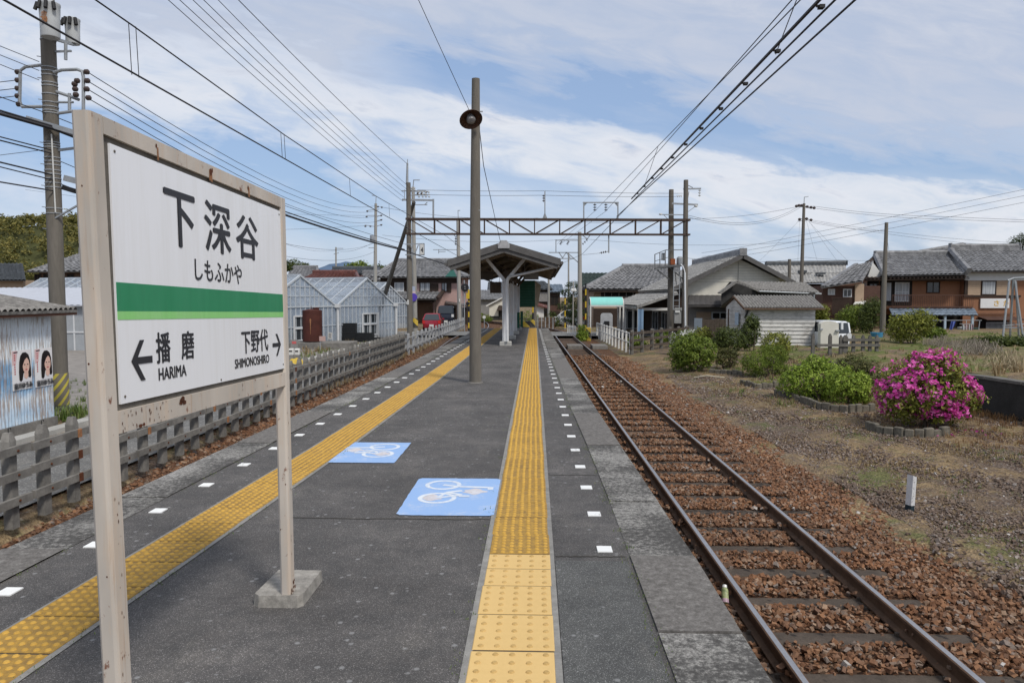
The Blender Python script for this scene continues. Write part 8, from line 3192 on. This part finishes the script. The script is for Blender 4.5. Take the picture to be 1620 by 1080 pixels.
def edging_blocks(label, pix, grp, top=0.0, step=0.19, hgt=0.15):
 t = thing('bed_edging', label, 'edging', tuple(G3(*pix[0])), grp)
 pts_ = [G3(*p) for p in pix]
 rr_ = random.Random(int(pix[0][0]))
 for p, q in zip(pts_, pts_[1:]):
  L = (q - p).length
  n = max(1, round(L / step))
  for i in range(n):
   c = p.lerp(q, (i + 0.5) / n)
   an = math.atan2(q.y - p.y, q.x - p.x)
   m = MB()
   h2 = hgt + rr_.uniform(-0.03, 0.03)
   m.bev((c.x, c.y, c.z + h2 / 2 - 0.05), (L / n * 0.96, 0.09 + rr_.uniform(-0.01, 0.01), h2 + 0.1), 0.016, an + rr_.uniform(-0.16, 0.16))
   m.build('block', M_EDGE, t)
 return t

def G3(px, py):
 """ground point at a pixel, following the terrain"""
 z = -0.85
 for _ in range(8):
  d = at(px, py, 10) - EYE
  s = (z - EYE.z) / d.z
  p = EYE + d * s
  z = ground_z(p.x, p.y)
 return Vector((p.x, p.y, z))

EG = 'rows of concrete edging blocks round the beds'
edging_blocks('curved row of edging blocks in front of the bright green bushes', [(1226, 624), (1262, 634), (1300, 648), (1342, 652), (1384, 650)], EG)
edging_blocks('row of edging blocks below the magenta azalea', [(1370, 678), (1398, 686), (1430, 690), (1462, 692), (1500, 688)], EG)
edging_blocks('short row of edging blocks by the strappy leaves', [(1172, 608), (1196, 614), (1240, 612)], EG)
edging_blocks('farthest row of edging blocks beside the round shrub', [(1122, 590), (1150, 592), (1176, 594)], EG)
a_, b_ = G3(1098, 598), G3(1146, 598)
t = thing('fallen_stick', 'pale broken stick lying on the dry ground by the round shrub', 'stick', a_)
m = MB()
md = a_.lerp(b_, 0.42) + Vector((0, 0.0, 0.08))
m.tube([a_ + Vector((0, 0, 0.02)), md, b_ + Vector((0, 0, 0.02))], 0.02, 6)
m.build('stick', simple('bleached wood', (0.50, 0.46, 0.36), 0.8, 0.2, 6, 0.1), t)

# retaining wall at the right and rubble
t = thing('retaining_wall', 'dark stained low retaining wall at the right edge of the garden', 'retaining wall', (wall_x(14), 14, GZ))
m = MB()
ys_ = [2 + i * 1.0 for i in range(17)]
vs = []
for y in ys_:
 zt_ = -0.04 + 0.02 * math.sin(y * 1.3) - 0.004 * (y - 12)
 for x, z in ((wall_x(y), GZ - 0.1), (wall_x(y) - 0.0, zt_ - 0.02), (wall_x(y) + 0.03, zt_), (wall_x(y) + 0.26, zt_), (wall_x(y) + 0.26, GZ)):
  vs.append((x, y, z))
m.add(vs, [(i * 5 + k_, (i + 1) * 5 + k_, (i + 1) * 5 + k_ + 1, i * 5 + k_ + 1) for i in range(len(ys_) - 1) for k_ in range(4)] + [(80, 81, 82, 83, 84)])
m.build('wall', M_DARKSOIL, t)
m = MB()
for i in range(15):
 y0_, y1_ = ys_[i] + 0.02, ys_[i + 1] - 0.01
 m.add([(wall_x(y) + dx, y, -0.04 + 0.02 * math.sin(y * 1.3) - 0.004 * (y - 12) + dz) for y in (y0_, y1_) for dx, dz in ((-0.02, -0.04), (-0.02, 0.022), (0.27, 0.022))], [(0, 3, 4, 1), (1, 4, 5, 2), (0, 1, 2), (3, 5, 4)])
m.build('coping', M_CONCD, t)
pts_ = []
for i in range(260):
 u = rng.uniform()
 p = G3(1256 + 90 * u, 592 - 6 * u + rng.normal(0, 1.2))
 pts_.append((p.x, p.y, p.z + rng.uniform(0, 0.28), rng.uniform(0.04, 0.10)))
tag(stone_field('rubble_bank', pts_, simple('dark rubble', (0.12, 0.10, 0.09), 0.95, 0.6, 8, 0.4), 8), kind='stuff')

# ------------------------------------------------------------------ plants
M_LEAFG = mk_leaf('mid green leaf', [(0.15, (0.045, 0.075, 0.010)), (0.45, (0.125, 0.175, 0.022)), (0.7, (0.20, 0.26, 0.036)), (0.9, (0.28, 0.34, 0.06))])
M_LEAFB = mk_leaf('bright green leaf', [(0.15, (0.075, 0.12, 0.014)), (0.45, (0.20, 0.29, 0.032)), (0.7, (0.31, 0.40, 0.055)), (0.9, (0.42, 0.50, 0.10))])
M_LEAFD = mk_leaf('dark green leaf', [(0.15, (0.025, 0.04, 0.010)), (0.5, (0.065, 0.09, 0.018)), (0.8, (0.13, 0.155, 0.035))])
M_LEAFY = mk_leaf('yellow green leaf', [(0.15, (0.06, 0.075, 0.012)), (0.5, (0.18, 0.20, 0.03)), (0.8, (0.32, 0.32, 0.06))])
M_LEAFP = mk_leaf('pine needle', [(0.15, (0.014, 0.026, 0.009)), (0.5, (0.035, 0.06, 0.016)), (0.8, (0.09, 0.12, 0.03))])
M_LEAFO = mk_leaf('olive leaf', [(0.15, (0.05, 0.045, 0.015)), (0.5, (0.09, 0.10, 0.03)), (0.8, (0.17, 0.16, 0.055))])
M_MAG = mk_leaf('magenta petal', [(0.1, (0.50, 0.03, 0.28)), (0.45, (0.72, 0.09, 0.44)), (0.75, (0.82, 0.22, 0.57)), (0.92, (0.88, 0.42, 0.70))], 0.6, 0.3)
M_WHITEF = mk_leaf('white petal', [(0.1, (0.62, 0.62, 0.60)), (0.6, (0.80, 0.80, 0.78)), (0.9, (0.86, 0.85, 0.82))], 0.6, 0.3)
M_BARK = simple('bark', (0.11, 0.085, 0.062), 0.95, 0.4, 8, 0.4)
M_BAMBOO = mk_leaf('bamboo hill leaf', [(0.25, (0.035, 0.045, 0.012)), (0.42, (0.11, 0.11, 0.028)), (0.58, (0.21, 0.185, 0.05)), (0.78, (0.30, 0.25, 0.075))], nsc=0.22)

def leaf_quads(C, N, size, r_, asp=0.5, up=0.0):
 """diamond leaves at C facing roughly N"""
 n = len(C)
 N = N + r_.normal(0, 0.65, (n, 3)) + np.array((0, 0, up))
 N /= np.linalg.norm(N, axis=1)[:, None] + 1e-9
 t = r_.normal(size=(n, 3))
 t -= N * (t * N).sum(1)[:, None]
 t /= np.linalg.norm(t, axis=1)[:, None] + 1e-9
 b = np.cross(N, t)
 s = (size * r_.uniform(0.6, 1.3, n))[:, None]
 V = np.stack([C - t * s, C - b * s * asp + N * s * 0.15, C + t * s, C + b * s * asp + N * s * 0.15], 1).reshape(-1, 3)
 F = np.arange(n * 4).reshape(-1, 4)
 return V, F

def cloud_pts(lobes, n, r_, lo=0.72, hi=1.04):
 """points and normals in a shell of ellipsoid lobes (cx,cy,cz,rx,ry,rz); bumps make the outline uneven"""
 L = np.array(lobes, float)
 wgt = (L[:, 3] * L[:, 4] * L[:, 5]) ** 0.667
 k_ = r_.choice(len(L), n, p=wgt / wgt.sum())
 d = r_.normal(size=(n, 3))
 d /= np.linalg.norm(d, axis=1)[:, None]
 rad = lo + (hi - lo) * r_.uniform(size=n) ** 0.6
 ph = L[k_, 0] * 3
 bump = 1 + 0.13 * np.sin(d[:, 0] * 7 + ph) * np.sin(d[:, 1] * 6 - ph) + 0.10 * np.sin(d[:, 2] * 11 + d[:, 0] * 9 + ph)
 bump += np.where(r_.uniform(size=n) < 0.09, r_.uniform(0.03, 0.20, n), 0)
 C = L[k_, :3] + d * L[k_, 3:6] * (rad * bump)[:, None]
 N = d / L[k_, 3:6]
 N /= np.linalg.norm(N, axis=1)[:, None]
 return C, N

def clumped(lobes, nclump, per, r_, crad):
 """leaves gathered in small twig clumps over the lobes, so light and dark patches form"""
 C, N = cloud_pts(lobes, nclump, r_)
 C2 = np.repeat(C, per, 0) + r_.normal(0, crad, (nclump * per, 3)) * np.array((1, 1, 0.7))
 N2 = np.repeat(N, per, 0)
 return C2, N2

def shrub(name, label, base, lobes, n, size, mat, seed, cat='shrub', per=9, crad=0.05, stems=6, group=None, asp=0.5, up=0.3, flowers=None):
 r_ = np.random.default_rng(seed)
 base = Vector(base)
 t = thing(name, label, cat, base, group)
 lobes = list(lobes)
 for i in range(7):                         # side shoots that break up the outline
  a, b, c, d, e, f = lobes[int(r_.integers(len(lobes)))]
  q = r_.normal(size=3)
  q /= np.linalg.norm(q)
  s = r_.uniform(0.28, 0.45)
  lobes.append((a + q[0] * d * 0.85, b + q[1] * e * 0.85, max(f * 0.4, c + q[2] * f * 0.85), d * s, e * s, f * s))
 LB = [(base.x + a, base.y + b, base.z + c, d * 0.94, e * 0.94, f * 0.94) for a, b, c, d, e, f in lobes]
 C, N = clumped(LB, n // per, per, r_, crad)
 keep = C[:, 2] > base.z + 0.01
 V, F = leaf_quads(C[keep], N[keep], size, r_, asp, up)
 fast_mesh('foliage', V, F, mat, t)
 m = MB()
 for i in range(stems):
  lb = LB[i % len(LB)]
  a = r_.uniform(0, 6.28)
  p = base + Vector((math.cos(a) * 0.08, math.sin(a) * 0.08, -0.03))
  q = Vector((lb[0] + math.cos(a) * lb[3] * 0.6, lb[1] + math.sin(a) * lb[4] * 0.6, lb[2] + lb[5] * 0.35))
  md = p.lerp(q, 0.5) + Vector((r_.normal(0, 0.05), r_.normal(0, 0.05), 0.05))
  m.tube([p, md, q], [0.022, 0.016, 0.007], 6)
 m.build('stem', M_BARK, t)
 if flowers:
  fm, nf, fs_, per_f, fr, zmin = flowers
  C, N = cloud_pts(LB, nf, r_, 0.96, 1.10)
  fl = (C[:, 2] > base.z + zmin)
  # blossoms gather in drifts
  g = np.sin(C[:, 0] * 4.1 + 1) * np.sin(C[:, 2] * 4.6 + C[:, 1] * 3) + r_.normal(0, 0.40, len(C)) + 0.25 * (N[:, 2] - 0.2)
  fl &= g > -0.12
  C, N = C[fl], N[fl]
  C2 = np.repeat(C, per_f, 0) + r_.normal(0, fr, (len(C) * per_f, 3))
  V, F = leaf_quads(C2, np.repeat(N, per_f, 0), fs_, r_, 0.62, 0.1)
  fast_mesh('blossoms', V, F, fm, t)
 return t

def gp(px, py):
 return G3(px, py)

def K(py0, py1, Y):
 return (py1 - py0) / FPX * Y

SG = 'clipped shrubs in the station garden'
b = gp(1098, 588)
shrub('round_shrub', 'big rounded mid green shrub nearest the rail fence', b, [(0, 0.2, 0.62, 0.78, 0.75, 0.62), (-0.25, 0.1, 0.78, 0.5, 0.55, 0.50), (0.32, 0.0, 0.70, 0.45, 0.5, 0.5)], 9500, 0.040, M_LEAFG, 31, crad=0.045, group=SG)
b = gp(1080, 562)
shrub('white_azalea', 'white flowering azalea behind the big rounded shrub', b, [(0, 0.3, 0.55, 0.45, 0.4, 0.5), (0.25, 0.4, 0.78, 0.35, 0.3, 0.3)], 2200, 0.04, M_LEAFG, 32, 'azalea', crad=0.05, flowers=(M_WHITEF, 330, 0.035, 5, 0.03, 0.3))
b = gp(1158, 566)
shrub('round_shrub', 'dark rounded shrub behind the big round shrub', b, [(0, 0.4, 0.72, 0.60, 0.55, 0.52), (-0.3, 0.4, 0.55, 0.35, 0.4, 0.4)], 5200, 0.04, M_LEAFD, 33, crad=0.05, group=SG)
b = gp(1150, 584)
shrub('round_shrub', 'small reddish green shrub between the two rounded shrubs', b, [(0, 0.1, 0.36, 0.42, 0.36, 0.34)], 2600, 0.034, M_LEAFO, 34, crad=0.04, group=SG)
b = gp(1190, 556)
shrub('upright_shrub', 'dark upright shrub in front of the plank shed wall', b, [(0, 0.4, 0.85, 0.42, 0.4, 0.62), (0.1, 0.4, 1.25, 0.30, 0.3, 0.38), (-0.15, 0.4, 0.5, 0.35, 0.35, 0.4)], 5200, 0.045, M_LEAFD, 35, crad=0.05, up=0.6, group=SG)
b = gp(1212, 596)
shrub('spreading_shrub', 'loose feathery green shrub in front of the white plank wall', b, [(0, 0.3, 0.45, 0.72, 0.6, 0.5), (0.35, 0.4, 0.62, 0.42, 0.4, 0.42), (-0.35, 0.2, 0.42, 0.4, 0.4, 0.36)], 6800, 0.042, M_LEAFG, 36, crad=0.045, asp=0.22, up=0.8, group=SG)
b = gp(1232, 574)
shrub('spreading_shrub', 'yellow green leafy shrub just right of the dark upright shrub', b, [(0, 0.4, 0.62, 0.5, 0.4, 0.5)], 3200, 0.042, M_LEAFY, 37, crad=0.06, group=SG)
b = gp(1296, 634)
shrub('bright_bush', 'wide bright light green bush behind the curved edging', b, [(0, 0.35, 0.48, 0.72, 0.6, 0.50), (-0.45, 0.4, 0.45, 0.42, 0.45, 0.42), (0.42, 0.4, 0.50, 0.46, 0.5, 0.42)], 9000, 0.034, M_LEAFB, 38, crad=0.036, group=SG, up=0.5)
b = gp(1345, 640)
shrub('bright_bush', 'smaller bright green bush at the right end of the curved edging', b, [(0, 0.15, 0.42, 0.52, 0.46, 0.44), (0.25, 0.1, 0.34, 0.34, 0.3, 0.34)], 6200, 0.030, M_LEAFB, 39, crad=0.032, group=SG, up=0.5)
b = gp(1362, 622)
shrub('round_shrub', 'dark olive bush between the bright bush and the azalea', b, [(0, 0.4, 0.5, 0.55, 0.5, 0.5), (0.35, 0.4, 0.42, 0.4, 0.4, 0.4)], 5400, 0.033, M_LEAFO, 40, crad=0.05, group=SG)
b = gp(1470, 678)
shrub('magenta_azalea', 'large azalea bush covered with magenta flowers', b, [(0, 0.25, 0.74, 0.82, 0.78, 0.62), (-0.42, 0.15, 0.60, 0.48, 0.52, 0.48), (0.45, 0.2, 0.60, 0.52, 0.52, 0.48), (0.1, 0.1, 1.12, 0.50, 0.5, 0.34), (0.72, 0.2, 0.62, 0.30, 0.3, 0.22)], 12500, 0.036, M_LEAFY, 41, 'azalea', crad=0.05, stems=14, flowers=(M_MAG, 1500, 0.038, 7, 0.026, 0.20))
# fallen petals
r_ = np.random.default_rng(77)
C = np.stack([b.x + r_.uniform(-0.6, 1.0, 26), b.y - r_.uniform(0.2, 0.9, 26), 0 * r_.uniform(size=26)], 1)
for q in C:
 q[2] = ground_z(q[0], q[1]) + 0.03
V, F = leaf_quads(C, np.tile((0, 0, 1.0), (26, 1)), 0.03, r_, 0.6)
tag(fast_mesh('fallen_petals', V, F, M_MAG), kind='stuff')
# strappy plant
b = gp(1212, 610)
r_ = np.random.default_rng(50)
t = thing('strappy_plant', 'yellow green strappy leaved clump at the short edging row', 'plant', b)
m = MB()
for i in range(70):
 a = r_.uniform(0, 6.28)
 L = r_.uniform(0.25, 0.42)
 x0, y0 = b.x + r_.uniform(-0.55, 0.55), b.y + r_.uniform(-0.12, 0.15)
 z0 = ground_z(x0, y0)
 d = Vector((math.cos(a), math.sin(a), 0))
 s = Vector((-d.y, d.x, 0)) * 0.011
 P_ = [Vector((x0, y0, z0)) + d * (L * u * 0.9) + Vector((0, 0, L * (1.15 * u - 0.95 * u * u) * 1.1)) for u in (0, 0.35, 0.7, 1.0)]
 for p, q in zip(P_, P_[1:]):
  m.poly([p - s, p + s, q + s * 0.7, q - s * 0.7])
m.build('leaves', M_LEAFY, t)

# shrubs in front of the orange house and near the white board
OG = 'bushes in front of the orange house'
for px, py, Y, w_, h_, mat, lb, n in ((1440, 545, 38, 1.9, 1.8, M_LEAFY, 'tall yellow green bush right of the leaning grey pole', 4600), (1350, 532, 50, 1.9, 2.1, M_LEAFG, 'green bush behind the small white truck', 4800), (1376, 530, 48, 1.2, 2.5, M_LEAFD, 'dark tree like bush left of the leaning grey pole', 4200), (1296, 528, 44, 0.75, 2.1, M_LEAFY, 'narrow yellow green bush right of the plank shed', 3000), (1476, 541, 43, 0.9, 0.55, M_LEAFG, 'low green bush below the laundry pole', 3200), (1560, 550, 36, 1.6, 0.42, M_LEAFD, 'low dark straggly bush left of the pipe frame', 3200), (1600, 550, 36, 1.2, 0.45, M_LEAFD, 'low dark straggly bush at the foot of the pipe frame', 2600)):
 p = at(px, py, Y)
 bz = ground_z(p.x, Y)
 shrub('garden_bush', lb, (p.x, Y, bz), [(0, 0, h_ * 0.5, w_ * 0.5, w_ * 0.5, h_ * 0.42), (-w_ * 0.25, 0.1, h_ * 0.4, w_ * 0.32, w_ * 0.4, h_ * 0.34), (w_ * 0.25, -0.1, h_ * 0.62, w_ * 0.3, w_ * 0.4, h_ * 0.34)], n, 0.065, mat, px, crad=0.11, group=OG)
# ivy covered post and plants by the crossing and the station fence
for px, py, Y, w_, h_, mat, lb, nm, cat in ((921, 535, 43.5, 0.55, 0.95, M_LEAFB, 'post covered in bright green ivy beside the white gate', 'ivy_post', 'ivy'), (874, 516, 64, 1.4, 1.3, M_LEAFD, 'dark clipped hedge beyond the level crossing', 'hedge', 'hedge'), (1005, 545, 36.5, 0.9, 0.6, M_LEAFG, 'green plant growing through the rail fence', 'garden_plant', 'plant'), (1050, 540, 39, 1.0, 0.7, M_LEAFG, 'low green plants under the work platform pole', 'garden_plant', 'plant'), (1110, 535, 39, 1.0, 0.8, M_LEAFY, 'pale green plants before the board fence', 'garden_plant', 'plant'), (765, 512, 75, 1.6, 1.0, M_LEAFG, 'green bush beside the left track behind the lamp pole', 'garden_bush', 'bush'), (829, 506, 70, 3.0, 1.4, M_LEAFG, 'green hedge behind the striped block of the platform', 'hedge', 'hedge')):
 p = at(px, py, Y)
 shrub(nm, lb, (p.x, Y, ground_z(p.x, Y)), [(0, 0, h_ * 0.5, w_ * 0.5, w_ * 0.4, h_ * 0.5), (w_ * 0.1, 0.05, h_ * 0.35, w_ * 0.5, w_ * 0.42, h_ * 0.35)], 2400, 0.05, mat, px + 7, cat, crad=0.06)

def tree(name, label, base, hgt, lobes, n, size, mat, seed, trunk=0.14, per=10, crad=0.2, group=None, cat='tree', asp=0.5):
 r_ = np.random.default_rng(seed)
 base = Vector(base)
 t = thing(name, label, cat, base, group)
 LB = [(base.x + a, base.y + b_, base.z + c, d, e, f) for a, b_, c, d, e, f in lobes]
 C, N = clumped(LB, n // per, per, r_, crad)
 V, F = leaf_quads(C, N, size, r_, asp, 0.4)
 fast_mesh('crown', V, F, mat, t)
 m = MB()
 top = base + Vector((0, 0, hgt * 0.8))
 m.tube([base + Vector((0, 0, -0.1)), base + Vector((0.05, 0, hgt * 0.4)), top], [trunk, trunk * 0.75, trunk * 0.3], 8)
 for lb in LB:
  c = Vector(lb[:3])
  p = base + Vector((0.04, 0, max(0.3, (c.z - base.z) * 0.75)))
  m.tube([p, p.lerp(c, 0.6) + Vector((0, 0, 0.1)), c], [trunk * 0.45, trunk * 0.3, trunk * 0.12], 6)
 m.build('trunk', M_BARK, t)
 return t

Y = 60
x = xat(906, Y)
lob = []
for py, w_, dx in ((452, 0.9, 0.1), (463, 1.25, -0.2), (474, 1.2, 0.3), (484, 1.5, -0.4), (495, 1.6, 0.3), (505, 1.5, 0.0)):
 lob.append((dx, 0, zat(py, Y) - GZ, w_ * 0.62, w_ * 0.6, 0.32))
tree('clipped_pine', 'dark clipped pine with layered pads beside the bracket pole', (x, Y, GZ), zat(450, Y) - GZ, lob, 6500, 0.09, M_LEAFP, 61, crad=0.10, asp=0.2, cat='pine')
Y = 74
x = xat(1612, Y)
tree('pine_tree', 'dark pine branch rising behind the orange house at the right edge', (x, Y, GZ), zat(375, Y) - GZ, [(0.3, 0, zat(380, Y) - GZ, 1.0, 0.9, 0.4), (-0.5, 0, zat(384, Y) - GZ, 0.7, 0.6, 0.3), (0.9, 0, zat(390, Y) - GZ, 0.9, 0.7, 0.5), (1.6, 0, zat(398, Y) - GZ, 1.1, 0.9, 0.5)], 2600, 0.12, M_LEAFP, 62, crad=0.14, asp=0.25, cat='pine')
for px, py, Y, w_, h_, lb, mat in ((465, 418, 110, 3.2, 1.6, 'dark tree crowns left of the distant mountain', M_LEAFD), (567, 421, 95, 2.2, 1.7, 'small round green tree above the dark roof', M_LEAFG), (600, 424, 100, 2.5, 1.0, 'low dark tree above the grey roof left of the gantry', M_LEAFD)):
 p = at(px, py, Y)
 tree('garden_tree', lb, (p.x, Y, GZ), p.z - GZ + h_ * 0.4, [(0, 0, p.z - GZ - 0.2, w_ * 0.5, w_ * 0.4, h_ * 0.5), (-w_ * 0.4, 0, p.z - GZ - 0.4, w_ * 0.35, w_ * 0.4, h_ * 0.4), (w_ * 0.4, 0, p.z - GZ - 0.5, w_ * 0.35, w_ * 0.4, h_ * 0.4)], 2000, 0.16, mat, px, crad=0.22)

# bamboo hill at the left: an earth mound under a wood that reads as one mass
HC = Vector((xat(30, 170), 185, 0))

def hill_h(x, y):
 a = (x - HC.x) / 46.0
 b_ = (y - HC.y) / 34.0
 h = max(0.0, 1 - a * a - b_ * b_)
 return GZ + 21.0 * h ** 0.7

m = MB()
m.grid(lambda u, v_: (HC.x - 60 + 120 * u, HC.y - 40 + 80 * v_, hill_h(HC.x - 60 + 120 * u, HC.y - 40 + 80 * v_) - 0.1), 30, 20)
struct(m.build('hill', simple('wooded hill earth', (0.07, 0.075, 0.025), 0.95, 0.4, 0.3, 0.2), smooth=False))
r_ = np.random.default_rng(91)
C, N = [], []
for i in range(1300):
 x, y = HC.x + r_.uniform(-46, 46), HC.y - r_.uniform(-6, 33)
 z = hill_h(x, y)
 if z < 0:
  continue
 big = r_.uniform() < 0.25
 rad = r_.uniform(1.0, 2.0) * (1.5 if big else 0.85)
 k_ = 34
 d = r_.normal(size=(k_, 3))
 d /= np.linalg.norm(d, axis=1)[:, None]
 d[:, 2] = np.abs(d[:, 2])
 C.append(np.array((x, y, z + r_.uniform(0.0, 2.2))) + d * np.array((rad, rad, rad * 0.95)) * r_.uniform(0.7, 1.1, (k_, 1)))
 N.append(d)
C, N = np.concatenate(C), np.concatenate(N)
V, F = leaf_quads(C, N, 0.40, r_, 0.45)
tag(fast_mesh('bamboo_wood', V, F, M_BAMBOO), kind='stuff')
# distant blue mountain
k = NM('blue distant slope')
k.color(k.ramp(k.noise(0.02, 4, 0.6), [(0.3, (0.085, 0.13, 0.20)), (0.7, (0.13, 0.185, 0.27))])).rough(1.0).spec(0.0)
MY = 2600
m = MB()

def ridge_line(px):
 tab = [(380, 436), (440, 426), (470, 418), (498, 413.5), (520, 416), (545, 421), (565, 426), (590, 431), (640, 445), (660, 455), (700, 472)]
 return lerp_tab(tab, px)

vs = []
for i in range(33):
 px = 380 + 10 * i
 x = xat(px, MY)
 zt_ = zat(ridge_line(px) + 0.8 * math.sin(i * 1.9), MY)
 for dy, f in ((0, 0), (150, 0.45), (320, 0.85), (420, 1.0), (700, 0.3), (1000, 0)):
  vs.append((x * (MY + dy - 420) / MY if False else x, MY + dy, -20 + (zt_ * (MY + 420) / MY + 20) * f + (4 * math.sin(i * 0.9 + dy) if 0 < f < 1 else 0)))
m.add(vs, [(i * 6 + k_, (i + 1) * 6 + k_, (i + 1) * 6 + k_ + 1, i * 6 + k_ + 1) for i in range(32) for k_ in range(5)])
struct(m.build('mountain', k.m, smooth=True))

# dead grass and weeds
r_ = np.random.default_rng(12)

def area(n, fx, fy, cond=lambda x, y: True, s=(0.6, 1.2)):
 o_ = []
 for _ in range(n):
  x, y = r_.uniform(*fx), r_.uniform(*fy)
  if cond(x, y):
   o_.append((x, y, ground_z(x, y), r_.uniform(*s)))
 return o_

drift = lambda x, y: math.sin(x * 1.3 + y * 0.7) + math.sin(y * 1.9 - x * 0.6) > r_.uniform(-0.6, 1.6)
tufts('dead_grass', area(1000, (10.2, 34), (14, 44), lambda x, y: x > wall_x(y) + 0.5 and drift(x, y)), 0.20, 0.010, M_STRAW, 14, lean=0.9, per=12)
tufts('dead_weeds', area(200, (10.4, 22), (14, 30), lambda x, y: x > wall_x(y) + 0.6 and y < 24), 0.42, 0.012, M_STRAW, 15, lean=0.95, per=14)
tufts('green_grass', area(2400, (9.8, 34), (15, 50), lambda x, y: x > wall_x(y) + 0.4 and drift(y, x)), 0.20, 0.009, M_GRASSG, 16, lean=0.8, per=12)
tufts('dry_ground_cover', area(6500, (4.2, 9.6), (8, 30), lambda x, y: x < wall_x(y) - 0.1 and drift(x * 2, y) and x > 4.0 + r_.uniform(0, 1.6)), 0.07, 0.0055, M_STRAW, 17, lean=1.0, per=9)
tufts('reddish_weeds', area(700, (6.5, 9.6), (11.8, 20), lambda x, y: x < wall_x(y) - 0.05 and x > 6.3 + r_.uniform(0, 1.5)), 0.13, 0.004, M_STRAWR, 18, lean=1.0, per=10)
tufts('low_moss_grass', area(4200, (4.6, 9.4), (6, 30), lambda x, y: x < wall_x(y) - 0.1 and math.sin(x * 2.1 + y * 0.9) * math.sin(y * 1.3 - x) > 0.25), 0.045, 0.0045, M_GRASSG, 19, lean=1.0, per=9)
gw = area(1500, (5.2, 11.5), (16.5, 31), lambda x, y: drift(x * 1.4, y * 0.8) and x < 9.6 + 2 * (y > 20))
tufts('garden_weeds', gw[::2], 0.17, 0.006, M_GRASSG, 27, lean=0.9, per=12)
tufts('garden_straw', gw[1::2], 0.20, 0.006, M_STRAW, 28, lean=0.95, per=12)
tufts('wall_foot_weeds', [(wall_x(y) - abs(r_.normal(0, 0.25)), y, ground_z(wall_x(y) - 0.3, y), r_.uniform(0.5, 1.1)) for y in r_.uniform(10.5, 17.5, 260)], 0.22, 0.006, M_STRAWR, 29, lean=0.95, per=10)
tufts('verge_weeds', [(fx_l(y) + r_.normal(0.0, 0.12), y, GZ, r_.uniform(0.4, 1.0)) for y in r_.uniform(20, 60, 420)], 0.28, 0.008, M_STRAW, 20, lean=0.9, per=10)
pts = []
for _ in range(420):
 y = r_.uniform(26, 52)
 x = -8.9 - r_.uniform(0, 3.0) + 0.02 * (y - 40)
 pts.append((x - 0.4, y, -0.86, r_.uniform(0.4, 1.1)))
tufts('lot_weeds', pts, 0.34, 0.010, M_STRAW, 23, lean=0.8, per=10)
tufts('lot_green_weeds', [(-9.75 + r_.normal(0, 0.12), 14.9 + r_.normal(0, 0.3), -0.84, r_.uniform(0.6, 1.2)) for _ in range(50)] + [(x, y, -0.86, s) for x, y, s in zip(r_.uniform(-10.6, -9.3, 160), r_.uniform(26, 40, 160), r_.uniform(0.3, 0.9, 160))] + [(x, y, -0.84, s) for x, y, s in zip(r_.uniform(-14, -10.4, 160), r_.uniform(17, 24, 160), r_.uniform(0.3, 0.7, 160))], 0.36, 0.010, M_GRASSG, 24, lean=0.7, per=10)
# dry branch heaps
for i, (px, py, Y, w_) in enumerate(((1552, 548, 27, 1.6), (1490, 532, 36, 1.6), (1535, 545, 33, 1.7), (1600, 575, 22, 1.8))):
 p = at(px, py, Y)
 gz_ = ground_z(p.x, Y)
 t = thing('brushwood_heap', ('grey dry brushwood heap among the weeds nearest the azalea top', 'pale dry brushwood heap under the laundry pole', 'round grey heap of dry vines left of the pipe frame', 'straw coloured heap of dry stalks at the right edge above the dark wall')[i], 'brushwood heap', (p.x, Y, gz_))
 m = MB()
 for j in range(150 if i != 3 else 190):
  a = r_.uniform(0, 6.28)
  q = Vector((p.x + r_.normal(0, w_ * 0.28), Y + r_.normal(0, w_ * 0.25), gz_))
  d = Vector((math.cos(a), math.sin(a), 0)) * r_.uniform(0.2, 0.6)
  h_ = r_.uniform(0.15, 0.62) * math.exp(-((q.x - p.x) / (w_ * 0.5)) ** 2)
  m.tube([q, q + d * 0.5 + Vector((0, 0, h_)), q + d + Vector((0, 0, h_ * r_.uniform(0.2, 0.9)))], [0.010, 0.008, 0.005], 4)
 m.build('branches', simple('dry grey branch', (0.30, 0.26, 0.21), 0.9, 0.3, 5, 0) if i != 3 else simple('dry straw stalk', (0.42, 0.34, 0.22), 0.9, 0.3, 5, 0), t)

b = gp(1075, 566)
t = thing('bare_shrub', 'bare grey twiggy shrub at the foot of the white azalea', 'shrub', b)
m = MB()
for j in range(120):
 a = r_.uniform(0, 6.28)
 d = Vector((math.cos(a), math.sin(a) * 0.6, 0)) * r_.uniform(0.15, 0.62)
 h_ = r_.uniform(0.15, 0.45)
 m.tube([b, b + d * 0.5 + Vector((0, 0, h_ * 0.8)), b + d + Vector((0, 0, h_))], [0.010, 0.007, 0.003], 4)
m.build('twigs', simple('dry grey branch', (0.30, 0.26, 0.21)), t)
for m_ in list(bpy.data.meshes):
 if m_.users == 0:
  bpy.data.meshes.remove(m_)
